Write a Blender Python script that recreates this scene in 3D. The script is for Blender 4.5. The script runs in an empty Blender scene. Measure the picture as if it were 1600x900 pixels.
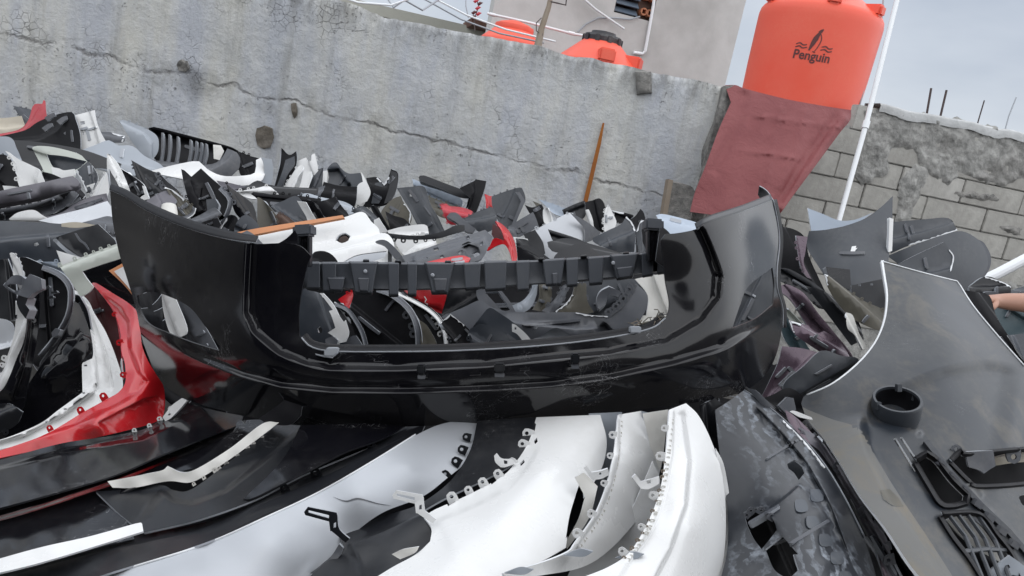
import bpy, bmesh, math, random
import numpy as np
from mathutils import Vector, Matrix, noise
from mathutils.geometry import delaunay_2d_cdt
random.seed(7)
R = math.radians
scene = bpy.context.scene
COL = scene.collection
# ------------------------------------------------------------------ camera
F = 1155.0                      # focal length in photo pixels (1600 wide)
PITCH, ROLL = R(12.0), R(11.3)
CAM = Vector((0, 0, 1.75))
fwd = Vector((0, math.cos(PITCH), -math.sin(PITCH)))
r0 = Vector((1, 0, 0)); u0 = Vector((0, math.sin(PITCH), math.cos(PITCH)))
RT = (math.cos(ROLL)*r0 + math.sin(ROLL)*u0).normalized()
UP = (-math.sin(ROLL)*r0 + math.cos(ROLL)*u0).normalized()
cd = bpy.data.cameras.new('camera'); cam = bpy.data.objects.new('camera', cd); COL.objects.link(cam)
cd.sensor_fit = 'HORIZONTAL'; cd.sensor_width = 36.0; cd.lens = 36.0*F/1600
cd.clip_start = 0.05; cd.clip_end = 400
cam.matrix_world = Matrix.Translation(CAM) @ Matrix((RT, UP, -fwd)).transposed().to_4x4()
scene.camera = cam
# ------------------------------------------------------------------ sky, sun, exposure (overcast)
SUN_EL, SUN_AZ = R(60), R(150)          # azimuth clockwise from +Y: behind the camera, to its right
w = bpy.data.worlds.new('World'); scene.world = w; w.use_nodes = True
nt = w.node_tree; nt.nodes.clear()
out = nt.nodes.new('ShaderNodeOutputWorld'); bg = nt.nodes.new('ShaderNodeBackground')
sky = nt.nodes.new('ShaderNodeTexSky'); sky.sky_type = 'NISHITA'; sky.sun_disc = False
sky.sun_elevation = SUN_EL; sky.sun_rotation = SUN_AZ; sky.air_density = 1.0; sky.dust_density = 3.0
tc = nt.nodes.new('ShaderNodeTexCoord'); mp = nt.nodes.new('ShaderNodeMapping'); mp.inputs['Scale'].default_value = (1, 1, 2.6)
nz = nt.nodes.new('ShaderNodeTexNoise'); nz.inputs['Scale'].default_value = 2.2; nz.inputs['Detail'].default_value = 5; nz.inputs['Roughness'].default_value = .5
rmp = nt.nodes.new('ShaderNodeValToRGB')
rmp.color_ramp.elements[0].position = .36; rmp.color_ramp.elements[0].color = (3.2, 3.55, 4.15, 1)
rmp.color_ramp.elements[1].position = .64; rmp.color_ramp.elements[1].color = (4.7, 5.0, 5.45, 1)
mx = nt.nodes.new('ShaderNodeMix'); mx.data_type = 'RGBA'; mx.inputs[0].default_value = .88
L = nt.links.new
L(tc.outputs['Generated'], mp.inputs[0]); L(mp.outputs[0], nz.inputs['Vector']); L(nz.outputs['Fac'], rmp.inputs[0])
L(sky.outputs[0], mx.inputs[6]); L(rmp.outputs[0], mx.inputs[7]); L(mx.outputs[2], bg.inputs[0])
bg.inputs[1].default_value = .075; L(bg.outputs[0], out.inputs[0])
sl = bpy.data.lights.new('sun', 'SUN'); sl.energy = 1.5; sl.angle = R(170); sl.color = (1, .995, .985)
so = bpy.data.objects.new('sun', sl); COL.objects.link(so)
sd = Vector((math.sin(SUN_AZ)*math.cos(SUN_EL), math.cos(SUN_AZ)*math.cos(SUN_EL), math.sin(SUN_EL)))
so.rotation_euler = sd.to_track_quat('Z', 'Y').to_euler(); so.location = (-4, -4, 9)
scene.view_settings.view_transform = 'Standard'; scene.view_settings.look = 'None'
scene.view_settings.exposure = 1.05; scene.view_settings.gamma = 1.0

# ------------------------------------------------------------------ helpers
def P(px, py, d):
    px, py, d = float(px), float(py), float(d)
    return CAM + d*((px-800)/F*RT + (450-py)/F*UP + fwd)
def ray(px, py):
    px, py = float(px), float(py)
    return ((px-800)/F*RT + (450-py)/F*UP + fwd)
def hd(px, py):                 # distance of the heap's surface seen at a pixel
    v = max((py-(213+.2*(px-843)))*.98, 60)
    return min(720/v, 5.3)
def tag(o, label=None, cat=None, group=None, kind=None):
    if label: o['label'] = label
    if cat: o['category'] = cat
    if group: o['group'] = group
    if kind: o['kind'] = kind
    return o
def link(name, me, mats, parent=None, smooth=30):
    o = bpy.data.objects.new(name, me); COL.objects.link(o)
    for m in (mats if isinstance(mats, (list, tuple)) else [mats]): me.materials.append(M[m] if isinstance(m, str) else m)
    if smooth is not None:
        me.shade_smooth()
        if smooth < 180: me.set_sharp_from_angle(angle=R(smooth))
    if parent: o.parent = parent; o.matrix_parent_inverse = parent.matrix_world.inverted()
    return o
def recentre(o):                # put a mesh thing's origin at its base
    me = o.data; n = len(me.vertices)
    co = np.empty(n*3); me.vertices.foreach_get('co', co); co = co.reshape(-1, 3)
    c = co.mean(0); c[2] = co[:, 2].min(); co -= c
    me.vertices.foreach_set('co', co.ravel()); o.location = c; me.update()
    o.matrix_world = Matrix.Translation(Vector(c))
def empty(name, loc, label, cat, group=None):
    o = bpy.data.objects.new(name, None); COL.objects.link(o); o.location = loc
    o.matrix_world = Matrix.Translation(Vector(loc)); o.empty_display_size = .05
    return tag(o, label, cat, group)
def mesh(verts, faces):
    me = bpy.data.meshes.new('m'); me.from_pydata([tuple(v) for v in verts], [], faces); me.update(); return me
def box_mesh(c, ax, ay, az, bev=0.0):
    """box from centre and three half axes (vectors)"""
    c, ax, ay, az = map(Vector, (c, ax, ay, az)); bm = bmesh.new()
    vs = [bm.verts.new(c+i*ax+j*ay+k*az) for i in (-1, 1) for j in (-1, 1) for k in (-1, 1)]
    for f in ((0,1,3,2),(4,6,7,5),(0,4,5,1),(2,3,7,6),(0,2,6,4),(1,5,7,3)): bm.faces.new([vs[i] for i in f])
    bmesh.ops.recalc_face_normals(bm, faces=bm.faces)
    if bev: bmesh.ops.bevel(bm, geom=bm.edges[:], offset=bev, segments=2, affect='EDGES')
    me = bpy.data.meshes.new('m'); bm.to_mesh(me); bm.free(); return me
def tube_mesh(pts, rad, seg=10, caps=True):
    pts = [Vector(p) for p in pts]; n = len(pts)
    rads = rad if isinstance(rad, (list, tuple)) else [rad]*n
    verts, faces = [], []; ref = Vector((.3, .9, .2)).normalized()
    for i, p in enumerate(pts):
        t = (pts[min(i+1, n-1)]-pts[max(i-1, 0)]).normalized()
        a = t.cross(ref); a.normalize(); b = t.cross(a)
        for k in range(seg):
            th = 2*math.pi*k/seg; verts.append(p+rads[i]*(math.cos(th)*a+math.sin(th)*b))
    for i in range(n-1):
        for k in range(seg):
            faces.append((i*seg+k, i*seg+(k+1) % seg, (i+1)*seg+(k+1) % seg, (i+1)*seg+k))
    if caps: faces.append(tuple(range(seg))[::-1]); faces.append(tuple(range((n-1)*seg, n*seg)))
    me = mesh(verts, faces)
    bm = bmesh.new(); bm.from_mesh(me); bmesh.ops.recalc_face_normals(bm, faces=bm.faces); bm.to_mesh(me); bm.free(); return me
def lathe_mesh(c, prof, seg=48, axis=Vector((0, 0, 1)), close=True):
    c = Vector(c); verts, faces = [], []; n = len(prof)
    a = axis.orthogonal().normalized(); b = axis.cross(a)
    for r_, z in prof:
        for k in range(seg):
            th = 2*math.pi*k/seg; verts.append(c+axis*z+r_*(math.cos(th)*a+math.sin(th)*b))
    for i in range(n-1):
        for k in range(seg): faces.append((i*seg+k, i*seg+(k+1) % seg, (i+1)*seg+(k+1) % seg, (i+1)*seg+k))
    if close: faces.append(tuple(range(seg))[::-1]); faces.append(tuple(range((n-1)*seg, n*seg)))
    return mesh(verts, faces)
def catmull(p0, p1, p2, p3, t):
    return .5*((2*p1)+(-p0+p2)*t+(2*p0-5*p1+4*p2-p3)*t*t+(-p0+3*p1-3*p2+p3)*t**3)
def spline(pts, spacing, closed=False, corner=42):
    """smooth polyline through pts; points that turn sharply stay corners"""
    p = [np.array(q, float) for q in pts]; n = len(p); res = []
    def is_c(i):
        if not closed and (i == 0 or i == n-1): return True
        a = p[i][:2]-p[(i-1) % n][:2]; b = p[(i+1) % n][:2]-p[i][:2]
        c = np.dot(a, b)/(np.linalg.norm(a)*np.linalg.norm(b)+1e-9)
        return math.degrees(math.acos(max(-1, min(1, c)))) > corner
    cs = [is_c(i) for i in range(n)]
    for i in range(n if closed else n-1):
        a, b = p[i], p[(i+1) % n]
        pa = 2*a-b if cs[i] else p[(i-1) % n]; pb = 2*b-a if cs[(i+1) % n] else p[(i+2) % n]
        k = max(1, int(round(np.linalg.norm(b[:2]-a[:2])/spacing)))
        for j in range(k): res.append(catmull(pa, a, b, pb, j/k))
    if not closed: res.append(p[-1])
    return np.array(res)
def inpoly(pts, poly):
    x, y = pts[:, 0], pts[:, 1]; ins = np.zeros(len(pts), bool); n = len(poly)
    for i in range(n):
        x1, y1 = poly[i][:2]; x2, y2 = poly[(i+1) % n][:2]
        c = ((y1 > y) != (y2 > y)) & (x < (x2-x1)*(y-y1)/((y2-y1) if y2 != y1 else 1e-9)+x1); ins ^= c
    return ins
def pdist(pts, line, closed=False):
    """distance, signed distance (positive below a left-to-right line) and position 0..1 along a polyline"""
    line = np.array(line, float)[:, :2]
    if closed: line = np.vstack([line, line[:1]])
    seg = np.linalg.norm(np.diff(line, axis=0), axis=1); cum = np.concatenate([[0], np.cumsum(seg)])
    best = np.full(len(pts), 1e9); sg = np.zeros(len(pts)); tt = np.zeros(len(pts))
    for i in range(len(line)-1):
        a, b = line[i], line[i+1]; e = b-a; l2 = e@e+1e-12; rel = pts[:, :2]-a
        t = np.clip(rel@e/l2, 0, 1); q = rel-t[:, None]*e; dd = np.hypot(q[:, 0], q[:, 1])
        m = dd < best-1e-9; best[m] = dd[m]; cr = e[0]*rel[:, 1]-e[1]*rel[:, 0]
        sg[m] = np.sign(cr[m]); tt[m] = (cum[i]+t[m]*seg[i])/cum[-1]
    return best, best*sg, tt
def tps(ctrl):
    c = np.array(ctrl, float); xy = c[:, :2]/100; n = len(c)
    def U(r2): return np.where(r2 > 1e-12, r2*np.log(np.maximum(r2, 1e-12)), 0)
    K = U(((xy[:, None]-xy[None])**2).sum(-1))+np.eye(n)*.06; Q = np.hstack([np.ones((n, 1)), xy])
    A = np.zeros((n+3, n+3)); A[:n, :n] = K; A[:n, n:] = Q; A[n:, :n] = Q.T
    s = np.linalg.solve(A, np.concatenate([c[:, 2], [0, 0, 0]]))
    def f(p):
        q = p[:, :2]/100; k = U(((q[:, None]-xy[None])**2).sum(-1)); return k@s[:n]+s[n]+q@s[n+1:]
    return f
def to_world(xy, d):
    C = np.array(CAM); r = np.array(RT); u = np.array(UP); f = np.array(fwd)
    return C+d[:, None]*((xy[:, :1]-800)/F*r+(450-xy[:, 1:2])/F*u+f)
def depth_fn(d, c, g=(0, 0), k=(0, 0), ax=0, ctrl=None, steps=(), dents=0, seed=0):
    base = tps(ctrl) if ctrl else None
    cx, cy = c; ca, sa = math.cos(R(ax)), math.sin(R(ax))
    def f(xy):
        if base is not None: dd = base(xy)
        else:
            X = (xy[:, 0]-cx)*d/F; Y = (cy-xy[:, 1])*d/F
            Xr = ca*X+sa*Y; Yr = -sa*X+ca*Y
            dd = d+g[0]*X+g[1]*Y+k[0]*Xr**2/2+k[1]*Yr**2/2
        for st in steps:
            line, wd, h = st[:3]; fade = st[3] if len(st) > 3 else .08
            b, s, t = pdist(xy, line)
            e = np.clip(np.minimum(t, 1-t)/max(fade, .07), 0, 1) if fade > 0 else 1
            if fade > 0: e = e*e*(3-2*e)
            q = np.clip(s/wd, 0, 1); prof = q*q*(3-2*q)*np.exp(-(np.maximum(s-wd, 0)/max(7*wd, 24))**2)
            if len(st) > 4 and st[4] == 'ridge': prof = np.exp(-(b/wd)**2)
            elif len(st) > 4 and st[4] == 'near': prof = np.clip(s/wd, 0, 1)*np.exp(-np.maximum(s-wd, 0)/(6*wd))
            dd = dd-h*prof*e
        if 0 < dents < .02:
            x, y = xy[:, 0], xy[:, 1]; p0, p1 = seed*1.7, seed*2.9
            dd = dd+dents*(.4*np.sin(x/31+p0)*np.sin(y/27+p1)+.3*np.sin((x+y)/17+p1)*np.cos((x-.7*y)/23+p0)+.15*np.sin(x/9+p1)*np.sin(y/8+p0))
        elif dents:
            dd = dd+np.array([noise.noise(Vector((x/55, y/55, seed*3.1)))*dents for x, y in xy[:, :2]])
        return dd
    return f
def sheet(outline, df, step=14, holes=(), lines=(), corner=42):
    """flat-to-curved sheet: an outline with holes, triangulated inside, each point at its own distance"""
    o = spline(outline, step*.55, True, corner); hs = [spline(h, step*.5, True, corner) for h in holes]
    pts = [tuple(q[:2]) for q in o]; edges = [(i, (i+1) % len(o)) for i in range(len(o))]
    for h in hs:
        b = len(pts); pts += [tuple(q[:2]) for q in h]; edges += [(b+i, b+(i+1) % len(h)) for i in range(len(h))]
    for ln in lines:
        l = spline(ln, min(step*.7, 5.5), False); l = l[inpoly(l, o)]
        if len(l) > 1:
            b = len(pts); pts += [tuple(q[:2]) for q in l]; edges += [(b+i, b+i+1) for i in range(len(l)-1)]
    fixed = np.array(pts)
    x0, y0 = o[:, :2].min(0); x1, y1 = o[:, :2].max(0)
    gx, gy = np.meshgrid(np.arange(x0, x1, step), np.arange(y0, y1, step*.87))
    gx[1::2] += step/2; gp = np.stack([gx.ravel(), gy.ravel()], 1)
    ok = inpoly(gp, o)
    for h in hs: ok &= ~inpoly(gp, h)
    gp = gp[ok]
    if len(gp):
        dm = np.min(((gp[:, None]-fixed[None])**2).sum(-1), axis=1); gp = gp[dm > (step*.45)**2]
    allp = np.vstack([fixed, gp]) if len(gp) else fixed
    vs, es, fs, *_ = delaunay_2d_cdt([Vector((x, -y)) for x, y in allp], edges, [], 0, 1e-4)
    v = np.array([(q[0], -q[1]) for q in vs]); fs = [f for f in fs if len(f) == 3]
    cen = np.array([v[list(f)].mean(0) for f in fs]); ok = inpoly(cen, o)
    for h in hs: ok &= ~inpoly(cen, h)
    return v, [f for f, k in zip(fs, ok) if k]
def solid(v, fs, df, th, zones=()):
    """give the sheet a thickness along its true normals; front, back and cut edge get materials 0, 1, 2"""
    used = sorted({i for f in fs for i in f}); mp_ = {a: b for b, a in enumerate(used)}; v = v[used]; fs = [tuple(mp_[i] for i in f) for f in fs]; n = len(v)
    e = .6; ex, ey = np.array([[e, 0]]), np.array([[0, e]])
    p = to_world(v, df(v)); tx = to_world(v+ex, df(v+ex))-to_world(v-ex, df(v-ex)); ty = to_world(v-ey, df(v-ey))-to_world(v+ey, df(v+ey))
    nn = np.cross(tx, ty); nn /= np.linalg.norm(nn, axis=1)[:, None]+1e-12
    nn[(nn*(np.array(CAM)-p)).sum(1) < 0] *= -1
    back = p-nn*th; cnt = {}
    for f in fs:
        for a, b in ((f[0], f[1]), (f[1], f[2]), (f[2], f[0])): cnt[(a, b)] = 1
    bd_ = [(a, b) for a, b in cnt if (b, a) not in cnt]
    bv = sorted({a for q in bd_ for a in q}); bi = {a: k for k, a in enumerate(bv)}; m = len(bv)
    verts = np.vstack([p, back, p[bv], back[bv]]); faces = list(fs)+[(f[2]+n, f[1]+n, f[0]+n) for f in fs]
    faces += [(2*n+bi[b], 2*n+bi[a], 2*n+m+bi[a], 2*n+m+bi[b]) for a, b in bd_]
    me = mesh(verts, faces); mi = np.zeros(len(faces), np.int32); mi[len(fs):2*len(fs)] = 1; mi[2*len(fs):] = 2
    for k, (poly, _) in enumerate(zones):
        cen = np.array([v[list(f)].mean(0) for f in fs]); mi[:len(fs)][inpoly(cen, poly)] = 3+k
    me.shade_smooth(); me.polygons.foreach_set('material_index', mi)
    nv_ = np.vstack([nn, -nn, np.zeros((2*m, 3))]); me.normals_split_custom_set_from_vertices([tuple(q) for q in nv_]); me.update()
    return me
def thick(o, th, mats3):
    m = o.modifiers.new('thickness', 'SOLIDIFY'); m.thickness = th; m.offset = -1
    m.use_rim = True; m.material_offset = 1; m.material_offset_rim = 2; m.use_even_offset = False
def offset_line(line, dist):
    l = np.array(line, float)[:, :2]; t = np.gradient(l, axis=0); t /= np.linalg.norm(t, axis=1)[:, None]+1e-9
    return l+np.stack([-t[:, 1], t[:, 0]], 1)*dist
def panel(name, outline, d=None, g=(0, .15), k=(1.0, .4), ax=0, m='black', holes=(), step=None, th=.0035, steps=(),
          ctrl=None, lines=(), dents=.006, parent=None, corner=42, seed=None, follow=None, zones=()):
    a = np.array([q[:2] for q in outline], float); c = ((a[:, 0].min()+a[:, 0].max())/2, (a[:, 1].min()+a[:, 1].max())/2)
    if d is None: d = hd(c[0], a[:, 1].max()-.25*(a[:, 1].max()-a[:, 1].min()))
    size = max(np.ptp(a[:, 0]), np.ptp(a[:, 1]))
    if step is None: step = max(4, min(16, size/11))
    df = depth_fn(d, c, g, k, ax, ctrl, steps, dents, seed if seed is not None else a.sum() % 97)
    if follow: pf, lift = follow; df = lambda q: pf(q)-lift
    ex = list(lines)
    for st in steps:
        if len(st) > 4 and st[4] == 'ridge': ex.append(st[0]); continue
        l_ = spline(st[0], 5); ex += [[tuple(q) for q in (l_[:, :2] if a_ == 0 else offset_line(l_, st[1]*a_))] for a_ in ((-.4, 0, .25, .5, .75, 1.0, 1.4) if st[1] > 6 else (0, .5, 1.0))]
    ex += [list(z_[0])+[z_[0][0]] for z_ in zones]
    v, fs = sheet(outline, df, step, holes, ex, corner)
    me = solid(v, fs, df, th, zones)
    mats = MAT3[m] if isinstance(m, str) else m
    o = link(name, me, list(mats)+[z_[1] for z_ in zones], parent, None)
    FN[o.name] = df
    return o
FN = {}
def loft(rows, nu, nv):
    """smooth skin through rows of (px, py, d) points"""
    rr = []
    for r_ in rows:
        s = spline(r_, 6, False, 60); t = np.linspace(0, len(s)-1, nu); i = np.minimum(t.astype(int), len(s)-2); f = (t-i)[:, None]
        rr.append(s[i]*(1-f)+s[i+1]*f)
    rr = np.array(rr); n = len(rr); g_ = []
    if n == 2:
        for t in np.linspace(0, 1, nv): g_.append(rr[0]*(1-t)+rr[1]*t)
    else:
        for t in np.linspace(0, n-1, nv):
            i = min(int(t), n-2); f = t-i
            p0 = rr[i-1] if i > 0 else 2*rr[0]-rr[1]; p3 = rr[i+2] if i+2 < n else 2*rr[-1]-rr[-2]
            g_.append(catmull(p0, rr[i], rr[i+1], p3, f))
    g_ = np.array(g_).reshape(-1, 3); v = to_world(g_[:, :2], g_[:, 2])
    fs = [(j*nu+i, (j+1)*nu+i, (j+1)*nu+i+1, j*nu+i+1) for j in range(nv-1) for i in range(nu-1)]
    return mesh(v, fs)
def skin(name, rows, m='black', nu=40, nv=8, th=.0035, parent=None, smooth=38):
    me = loft(rows, nu, nv); mats = MAT3[m] if isinstance(m, str) else m
    o = link(name, me, list(mats), parent, smooth); thick(o, th, mats); return o
# ------------------------------------------------------------------ materials
M = {}
def nodes(name):
    m = bpy.data.materials.new(name); m.use_nodes = True; n = m.node_tree; n.nodes.clear()
    o = n.nodes.new('ShaderNodeOutputMaterial'); b = n.nodes.new('ShaderNodeBsdfPrincipled'); n.links.new(b.outputs[0], o.inputs[0])
    M[name] = m; return n, b
def N(n, typ, **kw):
    x = n.nodes.new(typ)
    for k_, v in kw.items():
        if k_.startswith('i_'):
            key = k_[2:]; key = int(key) if key.isdigit() else key.replace('_', ' ')
            x.inputs[key].default_value = v
        else: setattr(x, k_, v)
    return x
def tex(n, scale, detail=4, rough=.55, typ='noise', co=None, stretch=None, dist=0):
    if co is None: co = N(n, 'ShaderNodeTexCoord').outputs['Object']
    if stretch:
        mpn = N(n, 'ShaderNodeMapping'); mpn.inputs['Scale'].default_value = stretch; n.links.new(co, mpn.inputs[0]); co = mpn.outputs[0]
    if typ == 'noise':
        t = N(n, 'ShaderNodeTexNoise', i_Scale=scale, i_Detail=detail, i_Roughness=rough, i_Distortion=dist); n.links.new(co, t.inputs['Vector']); return t.outputs['Fac']
    t = N(n, 'ShaderNodeTexVoronoi', i_Scale=scale); t.feature = 'DISTANCE_TO_EDGE'; n.links.new(co, t.inputs['Vector']); return t.outputs['Distance']
def ramp(n, fac, stops):
    r_ = N(n, 'ShaderNodeValToRGB'); e = r_.color_ramp.elements
    while len(e) < len(stops): e.new(.5)
    for q, (p, c) in zip(e, stops): q.position = p; q.color = (c, c, c, 1) if isinstance(c, (int, float)) else (*c, 1)
    n.links.new(fac, r_.inputs[0]); return r_.outputs[0]
def mixc(n, fac, a, b, mode='MIX'):
    x = N(n, 'ShaderNodeMix', data_type='RGBA', blend_type=mode)
    for sock, val in ((0, fac), (6, a), (7, b)):
        if isinstance(val, (int, float)): x.inputs[sock].default_value = val
        elif isinstance(val, tuple): x.inputs[sock].default_value = (*val, 1)
        else: n.links.new(val, x.inputs[sock])
    return x.outputs[2]
def math_(n, op, a, b=None):
    x = N(n, 'ShaderNodeMath', operation=op)
    for i, v in enumerate((a, b)):
        if v is None: continue
        if isinstance(v, (int, float)): x.inputs[i].default_value = v
        else: n.links.new(v, x.inputs[i])
    return x.outputs[0]
def bump(n, b, h, strength, dist):
    x = N(n, 'ShaderNodeBump', i_Strength=strength, i_Distance=dist); n.links.new(h, x.inputs['Height']); n.links.new(x.outputs[0], b.inputs['Normal'])
def paint(name, col, rough=.18, metal=0.0, dust=.35, coat=.0, dustcol=(.32, .31, .29), dirt=.0, scr=.25, wob=.10, spec=.5):
    """painted or bare plastic with dust, faint scratches and a slightly wavy surface"""
    n, b = nodes(name)
    co = N(n, 'ShaderNodeTexCoord').outputs['Object']
    big = tex(n, 3.2, 4, .6, co=co); fine = tex(n, 60, 3, .6, co=co)
    dm = ramp(n, big, [(.40, 0.0), (.75, 1.0)]); df_ = ramp(n, fine, [(.35, .3), (.7, 1.0)])
    mask = math_(n, 'MULTIPLY', math_(n, 'MULTIPLY', dm, df_), dust)
    base = mixc(n, mask, col, dustcol)
    if dirt:
        dr = ramp(n, tex(n, 5.5, 6, .7, co=co, dist=.6), [(.52, 0.0), (.66, 1.0)])
        base = mixc(n, math_(n, 'MULTIPLY', dr, dirt), base, (.16, .135, .095))
    # scratches: thin pale lines of a stretched noise
    s1 = tex(n, 9, 2, .5, co=co, stretch=(1, 9, 2)); s2 = tex(n, 11, 2, .5, co=co, stretch=(7, 1, 9))
    ls = math_(n, 'MAXIMUM', ramp(n, s1, [(.497, 0.0), (.5, 1.0), (.503, 0.0)]), ramp(n, s2, [(.498, 0.0), (.5, 1.0), (.502, 0.0)]))
    lm = math_(n, 'MULTIPLY', ls, math_(n, 'MULTIPLY', ramp(n, tex(n, 6, 3, .6, co=co), [(.55, 0.0), (.65, 1.0)]), scr))
    base = mixc(n, lm, base, (.45, .45, .46))
    n.links.new(base, b.inputs['Base Color'])
    rg = math_(n, 'ADD', rough, math_(n, 'MULTIPLY', mask, .75))
    n.links.new(math_(n, 'MINIMUM', math_(n, 'ADD', rg, math_(n, 'MULTIPLY', big, .06)), .95), b.inputs['Roughness'])
    b.inputs['Metallic'].default_value = metal; b.inputs['Specular IOR Level'].default_value = spec
    b.inputs['Coat Weight'].default_value = coat; b.inputs['Coat Roughness'].default_value = .06
    bump(n, b, math_(n, 'ADD', tex(n, 5, 2, .4, co=co), math_(n, 'MULTIPLY', fine, .012)), wob, .02)
    return M[name]
paint('gloss_black', (.005, .005, .007), .08, dust=.05, coat=.0, scr=.7, wob=.03, spec=.45)
paint('bar_grey', (.072, .079, .092), .38, dust=.1, scr=.3)
paint('dirty_sand', (.115, .115, .11), .5, dust=.6, dustcol=(.20, .19, .16), dirt=.8)
paint('satin_black', (.009, .010, .013), .30, dust=.06, scr=.3, spec=.42)
paint('matte_black', (.006, .006, .008), .48, dust=0.035, scr=.12, spec=0.22)
paint('inner_blue', (.035, .042, .054), .32, dust=0.14, scr=.35, spec=0.6)
paint('inner_grey', (.042, .048, .058), .38, dust=0.2, scr=.3, spec=0.5)
paint('mid_grey', (.078, .084, .098), .42, dust=.35, scr=.25)
paint('mauve_grey', (.125, .12, .14), .45, dust=.3, scr=.2)
paint('pale_blue', (.36, .42, .50), .35, dust=.2)
paint('primer_grey', (.30, .33, .37), .40, dust=.25)
paint('silver', (.46, .48, .51), .48, metal=.35, dust=0.08, scr=.1, coat=.2, wob=0.03)
paint('silver_paint', (.55, .57, .60), .25, metal=.2, dust=.12, scr=.1)
paint('white', (.74, .745, .74), .22, dust=0.2, dustcol=(.5, .48, .43), scr=.10, coat=.2, wob=0.05)
paint('white_dirty', (.72, .71, .67), .35, dust=.45, dustcol=(.42, .38, .32), dirt=.25, scr=.2)
paint('pale_green', (.52, .55, .50), .35, dust=.25)
paint('beige', (.50, .45, .36), .35, dust=.25)
paint('red', (.55, .012, .018), .14, dust=.10, dustcol=(.6, .3, .3), coat=.4, scr=.15, wob=0.04)
paint('red_dull', (.42, .02, .035), .28, dust=.2, coat=.1)
paint('dark_red', (.06, .004, .006), .35, dust=.1)
paint('purple', (.105, .07, .095), .22, metal=.35, dust=.3, coat=.2)
paint('olive', (.075, .070, .055), .42, dust=.5, dustcol=(.25, .22, .17), dirt=.35)
paint('dirty_grey', (.022, .027, .035), .30, dust=.20, dustcol=(.34, .32, .27), dirt=.30, spec=.45)
paint('orange', (.62, .25, .10), .5, dust=.3)
paint('edge_white', (.74, .76, .78), .45, dust=.2, scr=0)
paint('edge_grey', (.33, .35, .38), .5, dust=.2, scr=0)
paint('teal', (.05, .085, .10), .3, dust=.25)
paint('pvc_white', (.80, .82, .84), .35, dust=.12, scr=.05)
paint('brown_inner', (.07, .035, .022), .6, dust=.2)
paint('tank_orange', (.80, .10, .055), .38, dust=.35, dustcol=(.80, .24, .16), scr=.05, wob=.1)
paint('lid_black', (.02, .02, .025), .4)
paint('logo_dark', (.10, .025, .025), .5, dust=0, scr=0)
paint('rusty', (.30, .10, .02), .85, dust=.7, dustcol=(.50, .22, .04))
paint('slot_grey', (.06, .07, .085), .4, dust=.5)
paint('rebar', (.05, .035, .035), .8)
paint('wood', (.20, .16, .12), .8, dust=.6)
paint('skin', (.40, .21, .145), .5, dust=0, scr=0)
paint('cloth_dark', (.03, .035, .05), .9, dust=.1, scr=0)
paint('hair', (.012, .01, .009), .6, dust=0, scr=0)
paint('cream_wall', (.50, .50, .44), .8, dust=.3)
paint('brown_eave', (.14, .06, .04), .7)
paint('terracotta', (.42, .17, .09), .8, dust=.2)
paint('louvre', (.10, .13, .17), .35)
# frosted, rippled wear on the dark shell
n, b = nodes('frost_grey'); co = N(n, 'ShaderNodeTexCoord').outputs['Object']
wv = N(n, 'ShaderNodeTexWave', i_Scale=9.0, i_Distortion=9.0, i_Detail=4.0); wv.inputs['Detail Scale'].default_value = 2.5; n.links.new(co, wv.inputs['Vector'])
fm_ = math_(n, 'MULTIPLY', ramp(n, wv.outputs['Fac'], [(.45, 0.0), (.75, 1.0)]), ramp(n, tex(n, 3.0, 5, .65, co=co), [(.45, 0.0), (.62, 1.0)]))
fm_ = math_(n, 'MULTIPLY', fm_, ramp(n, tex(n, 70, 4, .7, co=co), [(.40, .2), (.60, 1.0)]))
n.links.new(mixc(n, fm_, mixc(n, ramp(n, tex(n, 5, 6, .6, co=co), [(.4, 0.0), (.7, 1.0)]), (.018, .021, .027), (.05, .054, .062)), (.24, .265, .30)), b.inputs['Base Color'])
n.links.new(math_(n, 'ADD', .30, math_(n, 'MULTIPLY', fm_, .4)), b.inputs['Roughness'])
# front, back, cut edge
MAT3 = {
 'black': ('gloss_black', 'matte_black', 'satin_black'), 'satin': ('satin_black', 'matte_black', 'edge_grey'),
 'matte': ('matte_black', 'satin_black', 'edge_grey'), 'matte_w': ('matte_black', 'white', 'edge_white'),
 'blue': ('inner_blue', 'gloss_black', 'edge_white'), 'blue_k': ('inner_blue', 'gloss_black', 'satin_black'),
 'grey': ('inner_grey', 'matte_black', 'edge_grey'), 'grey_w': ('inner_grey', 'silver', 'edge_white'), 'mid': ('mid_grey', 'matte_black', 'edge_grey'),
 'mauve': ('mauve_grey', 'matte_black', 'edge_grey'), 'pale': ('pale_blue', 'inner_grey', 'edge_white'), 'primer': ('primer_grey', 'matte_black', 'edge_grey'),
 'silver': ('silver', 'matte_black', 'satin_black'), 'silverp': ('silver_paint', 'mid_grey', 'edge_grey'),
 'white': ('white', 'mid_grey', 'edge_white'), 'white_d': ('white_dirty', 'mid_grey', 'edge_white'), 'pale_green': ('pale_green', 'mid_grey', 'edge_white'),
 'beige': ('beige', 'olive', 'beige'), 'red': ('red', 'dark_red', 'red_dull'), 'red_dull': ('red_dull', 'dark_red', 'red'),
 'dark_red': ('dark_red', 'red', 'red_dull'), 'purple': ('purple', 'matte_black', 'edge_grey'), 'olive': ('olive', 'matte_black', 'edge_grey'),
 'dirty': ('dirty_grey', 'silver', 'edge_white'), 'frost': ('frost_grey', 'matte_black', 'edge_grey'), 'orange': ('orange', 'brown_inner', 'orange'),
 'teal': ('teal', 'matte_black', 'edge_white'), 'brown': ('brown_inner', 'matte_black', 'edge_grey'),
}
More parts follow.
